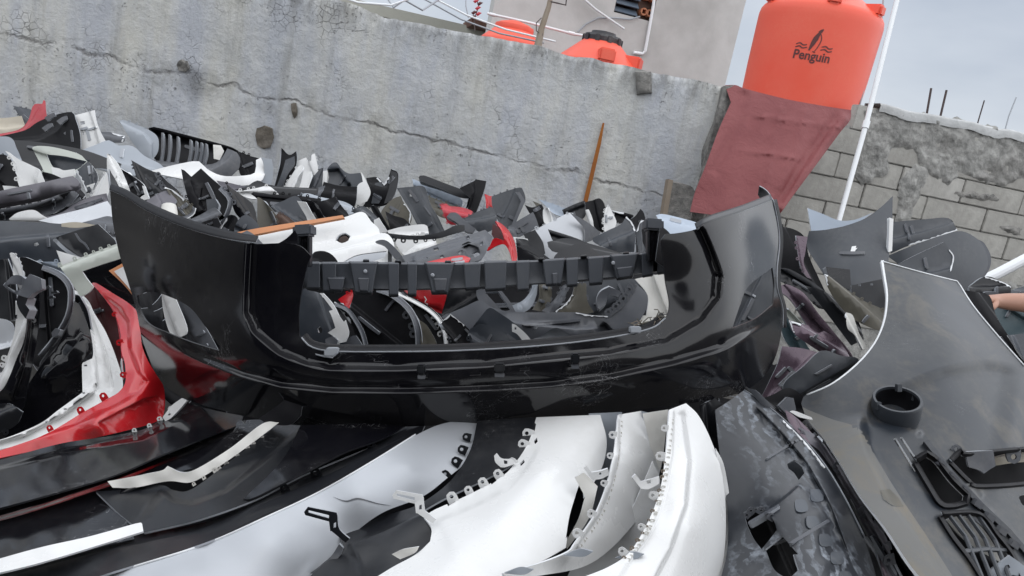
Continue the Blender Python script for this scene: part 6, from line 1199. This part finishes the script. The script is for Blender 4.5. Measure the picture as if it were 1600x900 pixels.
# ================================================================= right side
o = T('bumper', 'dark wheel-arch shell edge between white bumper and frosted shell', [(1092, 634), (1118, 622), (1132, 640), (1130, 690), (1118, 712), (1104, 680)], 1.72, 'satin', grp=RIGHT, k=(2, 0))
fr_ = T('bumper', 'frosted grey bumper shell with rounded slots and torn hole', [(1118, 640), (1140, 626), (1162, 610), (1190, 628), (1224, 656), (1258, 690), (1290, 730), (1320, 780), (1350, 840), (1376, 925), (1120, 925), (1136, 860), (1136, 790), (1126, 720)], None, 'frost', grp=RIGHT, step=9,
   ctrl=[(1118, 640, 1.68), (1162, 612, 1.76), (1224, 656, 1.70), (1290, 730, 1.62), (1350, 840, 1.50), (1376, 925, 1.40), (1250, 925, 1.28), (1120, 925, 1.32), (1136, 800, 1.50), (1128, 720, 1.58), (1200, 740, 1.54), (1240, 830, 1.38), (1280, 800, 1.44)],
   holes=[[(1162, 800), (1176, 794), (1192, 796), (1208, 812), (1214, 828), (1200, 846), (1190, 858), (1178, 842), (1168, 822)], [(1230, 724), (1242, 718), (1254, 728), (1258, 738), (1248, 750), (1240, 738), (1232, 732)], [(1196, 858), (1222, 838), (1236, 852), (1250, 866), (1240, 866), (1248, 890), (1232, 905), (1210, 890)]],
   steps=[([(1178, 630), (1220, 672), (1262, 722), (1300, 790), (1330, 870)], 5, -.02, .03), ([(1190, 800), (1230, 770), (1250, 752)], 6, .014, .1)])
for i, (x, y) in enumerate(((1252, 790), (1270, 816), (1290, 844), (1308, 872), (1276, 774), (1322, 902))):
    dq = float(FN[fr_.name](np.array([[x, y]]))[0])-.003; w_ = 14
    part(fr_, 'slot_plate', [(x-10, y-2), (x-9, y-9), (x-3, y-10), (x+5, y-9), (x+9, y-3), (x+11, y+5), (x+8, y+9), (x-2, y+10), (x-8, y+7)], dq, ('slot_grey',)*3, step=4, th=.002, dents=0, corner=80, follow=(FN[fr_.name], .004))
edge(fr_, 'turned_edge', [(1162, 610), (1190, 628), (1224, 656), (1258, 690), (1290, 730), (1320, 780), (1350, 840)], FN[fr_.name], -5, .02, 'mid')
tabs(fr_, [(1164, 812), (1180, 796), (1206, 812)], 4, .014, 'mid_grey', 1)
T('bumper', 'black inner shell behind the torn hole of the frosted shell', [(1150, 780), (1220, 780), (1262, 850), (1256, 915), (1180, 915)], 1.62, 'matte', grp=RIGHT)
for i, (ol, d_, m_, lab) in enumerate((
   ([(1168, 606), (1184, 612), (1212, 640), (1250, 676), (1286, 712), (1318, 760), (1344, 812), (1372, 870), (1392, 925), (1374, 925), (1350, 850), (1318, 786), (1284, 730), (1240, 684), (1196, 640)], 1.66, 'mid', 'first grey edge strip nested right of the frosted shell'),
   ([(1226, 640), (1244, 652), (1268, 676), (1296, 706), (1330, 744), (1352, 790), (1372, 840), (1392, 890), (1400, 925), (1388, 925), (1366, 850), (1340, 800), (1310, 748), (1270, 700), (1236, 664)], 1.62, 'purple', 'mauve edge strip nested right of the frosted shell'),
   ([(1250, 668), (1276, 682), (1310, 722), (1344, 766), (1356, 802), (1384, 838), (1396, 880), (1420, 925), (1400, 925), (1376, 866), (1350, 830), (1330, 780), (1290, 730)], 1.58, 'mauve', 'broken mauve-grey strip with clips beside the big dirty shell'),
   ([(1296, 700), (1340, 752), (1360, 790), (1400, 850), (1450, 925), (1400, 925), (1376, 850), (1340, 790)], 1.72, 'matte', 'black shell deep beside the big dirty shell'))):
    o = T('bumper', lab, ol, d_, m_, grp=RIGHT, k=(1, 0), g=(.15, .55), step=7, dents=.012)
    if i < 3: tabs(o, ol[2:7], 9, .02, 'mid_grey', -1)
T('bumper', 'grey square clip block above the nested strips', [(1216, 634), (1230, 620), (1240, 622), (1244, 640), (1232, 650)], 1.72, 'mid', 'clip', None, th=.02, step=4)
T('bumper', 'white sliver edge under the big dirty shell', [(1234, 643), (1242, 642), (1268, 652), (1270, 656), (1250, 652)], 1.6, 'white', 'shard', None, step=4)
# ---- cracked purple bumpers, between glossy bumper and right shells
for ol, d_, m_, lab, kw in (
   ([(1206, 352), (1240, 358), (1258, 372), (1264, 400), (1282, 440), (1300, 476), (1280, 482), (1240, 440), (1216, 420)], 3.3, 'matte', 'black shell hanging at the block wall foot right of glossy bumper', {}),
   ([(1244, 368), (1262, 370), (1258, 396), (1256, 412), (1268, 436), (1258, 430), (1248, 404)], 3.1, 'purple', 'narrow mauve strip dangling before the black shell', {'k': (2, 0)}),
   ([(1212, 420), (1232, 420), (1262, 436), (1290, 456), (1310, 474), (1312, 484), (1280, 478), (1240, 448), (1216, 436)], 2.8, 'satin', 'black ladder-like strip above the cracked mauve bumper', {'dents': .04}),
   ([(1214, 452), (1228, 444), (1256, 458), (1276, 486), (1304, 520), (1330, 552), (1336, 566), (1310, 560), (1284, 540), (1262, 510), (1236, 470)], 2.45, 'purple', 'cracked mauve bumper sloping right, upper of two', {'dents': .035, 'k': (2, 1)}),
   ([(1232, 500), (1252, 506), (1276, 512), (1306, 528), (1324, 550), (1330, 566), (1300, 560), (1266, 540), (1240, 520)], 2.3, 'purple', 'cracked mauve bumper with broken slots, lower of two', {'dents': .03, 'k': (2, 1), 'holes': [[(1262, 508), (1286, 512), (1288, 504), (1290, 516), (1276, 520)]]}),
   ([(1224, 480), (1244, 500), (1256, 530), (1266, 548), (1240, 546), (1222, 520)], 2.5, 'teal', 'dark teal shell scrap beside the mauve bumpers', {}),
   ([(1222, 484), (1232, 484), (1246, 496), (1256, 510), (1244, 512)], 2.42, ('pale_green', 'teal', 'edge_grey'), 'pale teal sliver beside the glossy bumper end', {'step': 4}),
   ([(1258, 446), (1290, 456), (1314, 476), (1340, 500), (1350, 530), (1330, 540), (1300, 500)], 2.7, 'satin', 'long black shell between mauve bumpers and olive strip', {}),
   ([(1322, 488), (1332, 492), (1338, 508), (1344, 524), (1356, 544), (1348, 546), (1336, 524), (1324, 512)], 2.4, 'white_d', 'small white torn clip plate beside olive strip', {'dents': .03, 'step': 4}),
   ([(1222, 541), (1252, 544), (1284, 552), (1268, 580), (1240, 606), (1206, 622), (1190, 620), (1204, 592), (1216, 566)], 2.05, 'purple', 'smooth mauve bumper corner beside the glossy bumper end', {'k': (2, .6)}),
   ([(1284, 548), (1316, 556), (1340, 560), (1344, 580), (1316, 604), (1262, 628), (1236, 640), (1224, 602), (1256, 572)], 1.95, 'grey', 'dark grey sheet with bright left edge under big shell', {'k': (.6, .4)}),
   ([(1172, 628), (1204, 618), (1232, 606), (1256, 622), (1262, 650), (1240, 662), (1206, 640)], 1.85, 'matte', 'black shell in the gap left of the big dirty shell', {})):
    T('bumper', lab, ol, d_, m_, grp=RIGHT, **kw)
# ---- grey quarter panel and shells against the block wall
o = T('bumper', 'grey shell standing against the block wall with white sticker', [(1264, 361), (1290, 359), (1316, 354), (1350, 342), (1376, 324), (1395, 306), (1394, 345), (1391, 380), (1386, 440), (1384, 520), (1360, 500), (1330, 480), (1312, 468), (1290, 434), (1276, 412), (1262, 390), (1261, 374)], None, 'grey_w', grp=RIGHT, step=9, th=.006,
   ctrl=[(1264, 361, 3.2), (1316, 354, 3.12), (1395, 306, 3.2), (1391, 380, 3.05), (1384, 520, 2.85), (1312, 468, 2.95), (1262, 385, 3.2), (1330, 410, 3.0)])
part(o, 'back_flap', [(1262, 325), (1285, 334), (1310, 344), (1332, 344), (1350, 338), (1364, 332), (1340, 348), (1316, 354), (1290, 359), (1268, 362), (1265, 344)], 3.3, 'pale', k=(-1, 0), th=.006)
part(o, 'sticker', [(1331, 385), (1338, 384), (1337, 388), (1340, 387), (1336, 392), (1335, 397), (1328, 396)], 3.0, 'white', step=3, th=.001, dents=0, follow=(FN[o.name], .004))
part(o, 'clip_box', [(1290, 417), (1328, 421), (1330, 452), (1320, 450), (1296, 432)], 2.9, 'satin', th=.03, step=5)
part(o, 'white_edge', [(1390, 340), (1396, 342), (1394, 392), (1388, 394)], 3.02, 'white', th=.02, step=5)
T('trim_plate', 'dark plate with pale rivets beside the olive strip', [(1330, 446), (1378, 436), (1384, 470), (1384, 494), (1352, 480), (1332, 462)], 2.75, 'satin', 'plate', None, holes=[[(1341, 444), (1345, 443), (1345, 447), (1341, 447)], [(1360, 443), (1364, 442), (1364, 446), (1360, 446)]], step=5)
T('bumper', 'dirty olive curved strip in front of the grey shell', [(1288, 428), (1294, 430), (1320, 450), (1350, 470), (1384, 488), (1384, 520), (1360, 512), (1330, 496), (1306, 470), (1292, 446)], 2.65, 'olive', grp=RIGHT, k=(1.5, 0), th=.008)
T('bumper', 'flat dark grey shell behind, its top edge near the block wall', [(1392, 347), (1440, 343), (1482, 341), (1496, 360), (1460, 372), (1420, 384), (1392, 396)], 3.5, 'grey', grp=RIGHT, k=(.4, 0))
o = T('bumper', 'smooth rounded grey-green bumper end against the block wall', [(1386, 400), (1430, 382), (1470, 368), (1502, 361), (1528, 374), (1540, 392), (1544, 412), (1536, 432), (1516, 452), (1500, 462), (1470, 450), (1430, 430)], 3.2, 'grey', grp=RIGHT, k=(2.2, 1.4), g=(0, .2), steps=())
part(o, 'outer_rim', [(1528, 374), (1538, 380), (1548, 400), (1546, 420), (1532, 440), (1516, 456), (1530, 438), (1540, 414), (1538, 392)], 3.3, 'mid', th=.01, step=5)
T('bumper', 'square dark plate leaning before the rounded grey bumper', [(1396, 416), (1436, 396), (1475, 378), (1484, 390), (1491, 402), (1486, 424), (1480, 444), (1430, 436)], 3.0, 'grey', grp=RIGHT, k=(.5, 0), th=.008)
T('bumper', 'black bumper block right of the rounded grey bumper', [(1514, 448), (1540, 432), (1566, 440), (1580, 448), (1576, 462), (1546, 470), (1520, 464)], 3.0, 'satin', grp=RIGHT, k=(.5, 0), th=.02)
# ---- the big dirty shell at the right
big = empty('bumper', P(1450, 905, 1.4), 'huge dirty grey bumper inner side with fog-lamp cup and grille at right', 'bumper', RIGHT)
BO = [(1376, 408), (1400, 415), (1440, 426), (1496, 440), (1520, 478), (1556, 522), (1600, 572), (1660, 640), (1660, 930), (1460, 930), (1420, 880), (1384, 826), (1345, 776), (1310, 720), (1284, 682), (1262, 656), (1252, 630), (1260, 616), (1300, 598), (1340, 566), (1366, 534), (1380, 500), (1384, 464), (1380, 434)]
BC = [(1376, 408, 2.25), (1440, 426, 2.22), (1496, 440, 2.28), (1556, 522, 2.12), (1660, 640, 1.98), (1660, 930, 1.50), (1460, 930, 1.32), (1384, 826, 1.42), (1310, 720, 1.62), (1252, 630, 1.80), (1300, 598, 1.80), (1366, 534, 1.95), (1384, 464, 2.10), (1420, 520, 1.98), (1480, 520, 1.98), (1520, 600, 1.86), (1440, 600, 1.80), (1360, 640, 1.74), (1400, 740, 1.58), (1500, 700, 1.68), (1560, 800, 1.60), (1340, 680, 1.68)]
bsh = panel('shell', BO, None, m=('dirty_grey', 'silver', 'edge_white'), ctrl=BC, parent=big, step=10, th=.006,
   zones=[([(1250, 634), (1262, 640), (1300, 655), (1345, 672), (1372, 720), (1406, 775), (1455, 848), (1510, 935), (1440, 935), (1240, 700)], 'dirty_sand')],
   steps=[([(1352, 668), (1356, 630), (1372, 612), (1410, 596), (1470, 572), (1540, 560), (1600, 570)], 22, -.03, .12), ([(1352, 640), (1366, 700), (1400, 770), (1450, 840), (1500, 925)], 18, .03, .1)],
   holes=[[(1432, 722), (1448, 712), (1462, 722), (1486, 752), (1508, 774), (1506, 784), (1486, 788), (1470, 784), (1452, 756)],
          [(1486, 722), (1502, 706), (1514, 712), (1600, 704), (1660, 706), (1660, 742), (1598, 754), (1530, 758), (1514, 750)],
          [(1470, 806), (1528, 806), (1556, 838), (1580, 870), (1590, 900), (1540, 910), (1516, 872), (1490, 838)],
          [(1396, 686), (1400, 684), (1432, 736), (1428, 738)], [(1406, 684), (1410, 683), (1432, 716), (1428, 718)],
          [(1592, 778), (1602, 772), (1660, 780), (1660, 800), (1604, 792)]], dents=.003)
bd = FN[bsh.name]; dat = lambda x, y: float(bd(np.array([[x, y]], float))[0])
# fog-lamp cup: a rounded bucket standing out of the shell, open at the top
na = (UP*.88-fwd*.46-RT*.12).normalized(); cc = P(1402, 626, dat(1402, 626)-.06)
link('fog_lamp_cup', lathe_mesh(cc, [(.004, -.098), (.030, -.094), (.046, -.074), (.053, -.04), (.054, .0), (.052, .006), (.047, .006), (.046, .0)], 44, na, False), 'inner_grey', big, 50)
link('cup_inside', lathe_mesh(cc, [(.0465, .002), (.044, -.02), (.036, -.05), (.02, -.066), (.002, -.07)], 40, na, False), 'matte_black', big, 60)  # matte black paints the shade inside, so the cup looks deep
for x, y in ((1372, 634), (1404, 606), (1428, 620)): link('lug', box_mesh(P(x, y, dat(x, y)-.05), RT*.006, UP*.009, fwd*.006, .001), 'inner_grey', big, None)
# grille bars across the lower opening, and frames round the others
for i in range(4):
    x0, y0 = 1482+i*15, 804; x1, y1 = 1534+i*16, 872+i*4
    link('grille_bar', tube_mesh([P(x0, y0, dat(x0, y0)-.006), P((x0+x1)/2, (y0+y1)/2, dat((x0+x1)/2, (y0+y1)/2)-.004), P(x1, y1+30, dat(x1, y1+30)-.006)], .0045, 6), 'inner_grey', big)
link('grille_bar', tube_mesh([P(1506, 862, dat(1506, 862)-.004), P(1540, 858, dat(1540, 858)-.004), P(1574, 860, dat(1574, 860)-.004)], .005, 6), 'inner_grey', big)
def frame_round(poly, out_w, lift, m='inner_grey'):
    l = spline(poly+poly[:1], 5, False, 50); dv = bd(l[:, :2]); skin('opening_frame', [np.column_stack([l[:, :2], dv-.002]), np.column_stack([offset_line(l, out_w), dv-lift]), np.column_stack([offset_line(l, out_w*1.6), dv-.002])], (m, 'matte_black', 'edge_grey'), len(l), 5, parent=big)
frame_round([(1432, 722), (1448, 712), (1462, 722), (1486, 752), (1508, 774), (1506, 784), (1486, 788), (1470, 784), (1452, 756)], -4, .016)
frame_round([(1470, 806), (1528, 806), (1556, 838), (1580, 870), (1590, 900), (1540, 910), (1516, 872), (1490, 838)], -3, .012)
frame_round([(1486, 722), (1502, 706), (1514, 712), (1600, 704), (1660, 706), (1660, 742), (1598, 754), (1530, 758), (1514, 750)], -2.5, .010)
link('rail', tube_mesh([P(1446, 690, dat(1446, 690)-.01), P(1484, 738, dat(1484, 738)-.012), P(1532, 790, dat(1532, 790)-.012), P(1574, 830, dat(1574, 830)-.01), P(1610, 872, dat(1610, 872)-.01)], .008, 4), 'inner_grey', big, None)
for i in range(7):
    x, y = 1470+i*19, 724+i*21; link('rail_clip', box_mesh(P(x, y, dat(x, y)-.016), RT*.008+UP*-.006, UP*.006+RT*.004, fwd*.006, .001), 'mid_grey', big, None)
part(big, 'hook_plate', [(1508, 706), (1552, 704), (1556, 728), (1546, 734), (1538, 740), (1528, 734), (1514, 730)], dat(1530, 720)-.012, 'mid', th=.006, step=4)
tabs(bsh, [(1488, 714), (1500, 704), (1506, 703)], 1, .03, 'mid_grey', 1); tabs(bsh, [(1570, 706), (1600, 704)], 1, .04, 'mid_grey', -1)
part(big, 'drilled_plate', [(1546, 892), (1578, 868), (1600, 884), (1640, 920), (1560, 925)], dat(1575, 890)-.01, 'primer', th=.006, step=5, holes=[[(1570, 884), (1576, 882), (1579, 887), (1573, 891)]])
part(big, 'brown_blotch', [(1376, 766), (1390, 764), (1404, 778), (1412, 792), (1396, 790), (1380, 780)], dat(1392, 778)-.004, 'olive', th=.001, step=4, dents=0, follow=(bd, .002))
edge(big, 'bright_edge', [(1376, 408), (1380, 434), (1384, 464), (1380, 500), (1366, 534), (1340, 566), (1300, 598), (1260, 616)], bd, -3.5, .012, ('edge_white',)*3, lift=.002)
edge(big, 'bright_edge', [(1376, 408), (1400, 415), (1440, 426), (1496, 440), (1520, 478), (1556, 522), (1600, 572)], bd, 2.5, .014, ('edge_white',)*3, lift=.002)
T('bumper', 'black backing shell under the openings of the big dirty shell', [(1420, 690), (1700, 660), (1700, 940), (1520, 940), (1440, 800)], 1.92, 'matte', grp=RIGHT, k=(.5, 0), step=20)
T('bumper', 'white scrap seen through the grille of the big dirty shell', [(1478, 812), (1500, 806), (1530, 820), (1556, 856), (1566, 880), (1530, 860), (1500, 836)], 1.66, 'white_d', 'shard', None, step=8, g=(.2, .4), dents=.02)
T('bumper', 'cream bar seen through the upper opening of the big dirty shell', [(1552, 716), (1600, 708), (1680, 708), (1680, 722), (1600, 722), (1552, 728)], 1.84, 'beige', 'trim', None, th=.02, step=10)
# shells behind it at the right edge
T('bumper', 'black shell panel with pale right edge behind the big dirty shell', [(1500, 452), (1522, 456), (1546, 462), (1556, 492), (1574, 522), (1600, 552), (1640, 590), (1640, 640), (1590, 580), (1540, 520)], 2.5, 'matte_w', grp=RIGHT, k=(-.5, 0), th=.007)
T('bumper', 'dark teal bumper under the forearm at the right edge', [(1546, 472), (1580, 474), (1660, 470), (1660, 560), (1610, 552), (1576, 524), (1558, 496)], 2.85, 'teal', grp=RIGHT, k=(1, .6))
T('bumper', 'dark shell at the right edge below the teal bumper', [(1574, 524), (1610, 520), (1660, 520), (1660, 640), (1620, 590)], 2.42, 'blue', grp=RIGHT, k=(1, 0))
T('bumper', 'pale-edged shell tip behind the forearm', [(1572, 458), (1590, 450), (1640, 440), (1660, 470), (1590, 472)], 3.2, 'blue', grp=RIGHT, k=(1, 0), th=.008)

# shells that close the depth of the heap behind the front ones
T('bumper', 'pale grey shell low between the middle and rightmost white bumpers', [(1020, 720), (1032, 760), (1010, 820), (980, 870), (920, 910), (880, 915), (900, 880), (950, 850), (985, 800)], 1.40, 'white', grp=FG, k=(1, 0))
T('bumper', 'black shell closing the gap behind the white foreground bumpers', [(760, 640), (1110, 620), (1130, 760), (1120, 940), (600, 940), (700, 800)], 1.95, 'matte', grp=FG, k=(.5, .3), step=24)
T('bumper', 'black shell closing the gap behind the silver foreground bumper', [(-60, 720), (240, 660), (480, 640), (800, 640), (700, 800), (560, 940), (-60, 960)], 2.05, 'matte', grp=FG, k=(.3, .3), step=26)
T('bumper', 'black shell at the back of the grille mouth', [(440, 430), (760, 425), (1060, 415), (1060, 580), (700, 600), (450, 590)], 2.95, 'matte', grp=IN, k=(.3, 0), step=26)
# ================================================================= the man at the right whose forearm reaches in
def skin_body(name, joints, edges, m, parent, sub=2, root=0):
    me = bpy.data.meshes.new('m'); me.from_pydata([tuple(j[0]) for j in joints], edges, []); me.update()
    o = bpy.data.objects.new(name, me); COL.objects.link(o); me.materials.append(M[m])
    s = o.modifiers.new('skin', 'SKIN'); s.use_smooth_shade = True; s.branch_smoothing = .6
    if not me.skin_vertices: me.attributes.new('', 'FLOAT', 'POINT') if False else None
    for i, (j, sv) in enumerate(zip(joints, me.skin_vertices[0].data)):
        r_ = j[1]; sv.radius = (r_, r_) if not isinstance(r_, tuple) else r_; sv.use_root = (i == root)
    o.modifiers.new('subdivision', 'SUBSURF').levels = sub; o.modifiers[-1].render_levels = sub
    o.parent = parent; o.matrix_parent_inverse = parent.matrix_world.inverted(); return o
wr, el, shd = P(1556, 470, 2.60), P(1668, 478, 2.70), P(1800, 505, 2.85)
S = shd; base = Vector((S.x+.16, S.y+.03, 0))
man = empty('person', base, 'man reaching in from the right, only his bare forearm visible', 'person')
pel = base+Vector((0, 0, S.z-.50)); chest = base+Vector((0, 0, S.z-.12)); neck = base+Vector((0, 0, S.z+.06)); head = base+Vector((-.03, -.01, S.z+.17)); crown = base+Vector((-.02, 0, S.z+.27))
sh2 = base+Vector((.19, .02, S.z)); el2 = base+Vector((.25, .0, S.z-.29)); wr2 = base+Vector((.22, -.10, S.z-.52))
hands = []
def hand(w_, dirv, upv, js, es, iw):
    dirv = dirv.normalized(); sidev = dirv.cross(upv).normalized()
    pm = len(js); js.append((w_+dirv*.05, (.036, .017))); es.append((iw, pm)); kn = len(js); js.append((w_+dirv*.085, (.036, .014))); es.append((pm, kn))
    for k, (off, ln) in enumerate(((-.030, .068), (-.010, .078), (.010, .073), (.029, .056))):
        a = len(js); p0_ = w_+dirv*.092+sidev*off; js += [(p0_, .0095), (p0_+dirv*ln*.5-upv*.012, .0085), (p0_+dirv*ln*.78-upv*.042, .007)]; es += [(kn, a), (a, a+1), (a+1, a+2)]
    a = len(js); p0_ = w_+dirv*.035-sidev*.034; js += [(p0_, .012), (p0_+dirv*.035-sidev*.022-upv*.012, .010), (p0_+dirv*.06-sidev*.018-upv*.03, .008)]; es += [(pm, a), (a, a+1), (a+1, a+2)]
J = [(pel, .13), (base+Vector((0, 0, S.z-.3)), .125), (chest, .145), (neck, .055), (head, .085), (crown, .075), (S, .062), (el, .046), (el+(wr-el)*.35, .043), (wr, .029), (sh2, .062), (el2, .045), (wr2, .028),
     (pel+Vector((-.1, 0, -.06)), .095), (base+Vector((-.11, 0, .48)), .062), (base+Vector((-.11, 0, .09)), .042), (base+Vector((-.12, -.14, .035)), .036),
     (pel+Vector((.1, 0, -.06)), .095), (base+Vector((.11, 0, .48)), .062), (base+Vector((.11, 0, .09)), .042), (base+Vector((.12, -.14, .035)), .036)]
E = [(0, 1), (1, 2), (2, 3), (3, 4), (4, 5), (2, 6), (6, 7), (7, 8), (8, 9), (2, 10), (10, 11), (11, 12), (0, 13), (13, 14), (14, 15), (15, 16), (0, 17), (17, 18), (18, 19), (19, 20)]
hand(wr, wr-el, Vector((0, 0, 1)), J, E, 9); hand(wr2, Vector((-.1, -.2, -.9)), Vector((0, -1, .2)), J, E, 12)
skin_body('body', J, E, 'skin', man)
skin_body('shirt', [(pel+Vector((0, 0, -.03)), .15), (base+Vector((0, 0, S.z-.3)), .145), (chest, .162), (neck-Vector((0, 0, .03)), .07), (S, .078), (S+(el-S)*.62, .068), (sh2, .078), (sh2+(el2-sh2)*.62, .066)], [(0, 1), (1, 2), (2, 3), (2, 4), (4, 5), (2, 6), (6, 7)], 'cloth_dark', man)
skin_body('trousers', [(pel, .152), (pel+Vector((-.1, 0, -.08)), .11), (base+Vector((-.11, 0, .48)), .085), (base+Vector((-.11, 0, .10)), .07), (pel+Vector((.1, 0, -.08)), .11), (base+Vector((.11, 0, .48)), .085), (base+Vector((.11, 0, .10)), .07)], [(0, 1), (1, 2), (2, 3), (0, 4), (4, 5), (5, 6)], 'cloth_dark', man)
skin_body('hair', [(head+Vector((.02, .03, .05)), .088), (crown+Vector((.01, .01, .012)), .08)], [(0, 1)], 'hair', man)
link('nose', lathe_mesh(head+Vector((-.02, -.085, -.005)), [(.016, 0), (.012, .02), (.004, .03)], 10, Vector((0, -1, .1)).normalized()), 'skin', man)
for k in (-1, 1):
    link('eye', lathe_mesh(head+Vector((-.02+k*.03, -.078, .025)), [(.011, 0), (.007, .005), (.002, .006)], 10, Vector((0, -1, 0))), 'hair', man)
    link('ear', lathe_mesh(head+Vector((-.01+k*.085, .0, .005)), [(.026, 0), (.022, .01), (.008, .012)], 10, Vector((k, 0, 0))), 'skin', man)
link('mouth', box_mesh(head+Vector((-.02, -.083, -.045)), (.02, 0, 0), (0, .004, 0), (0, 0, .004), .002), 'dark_red', man)
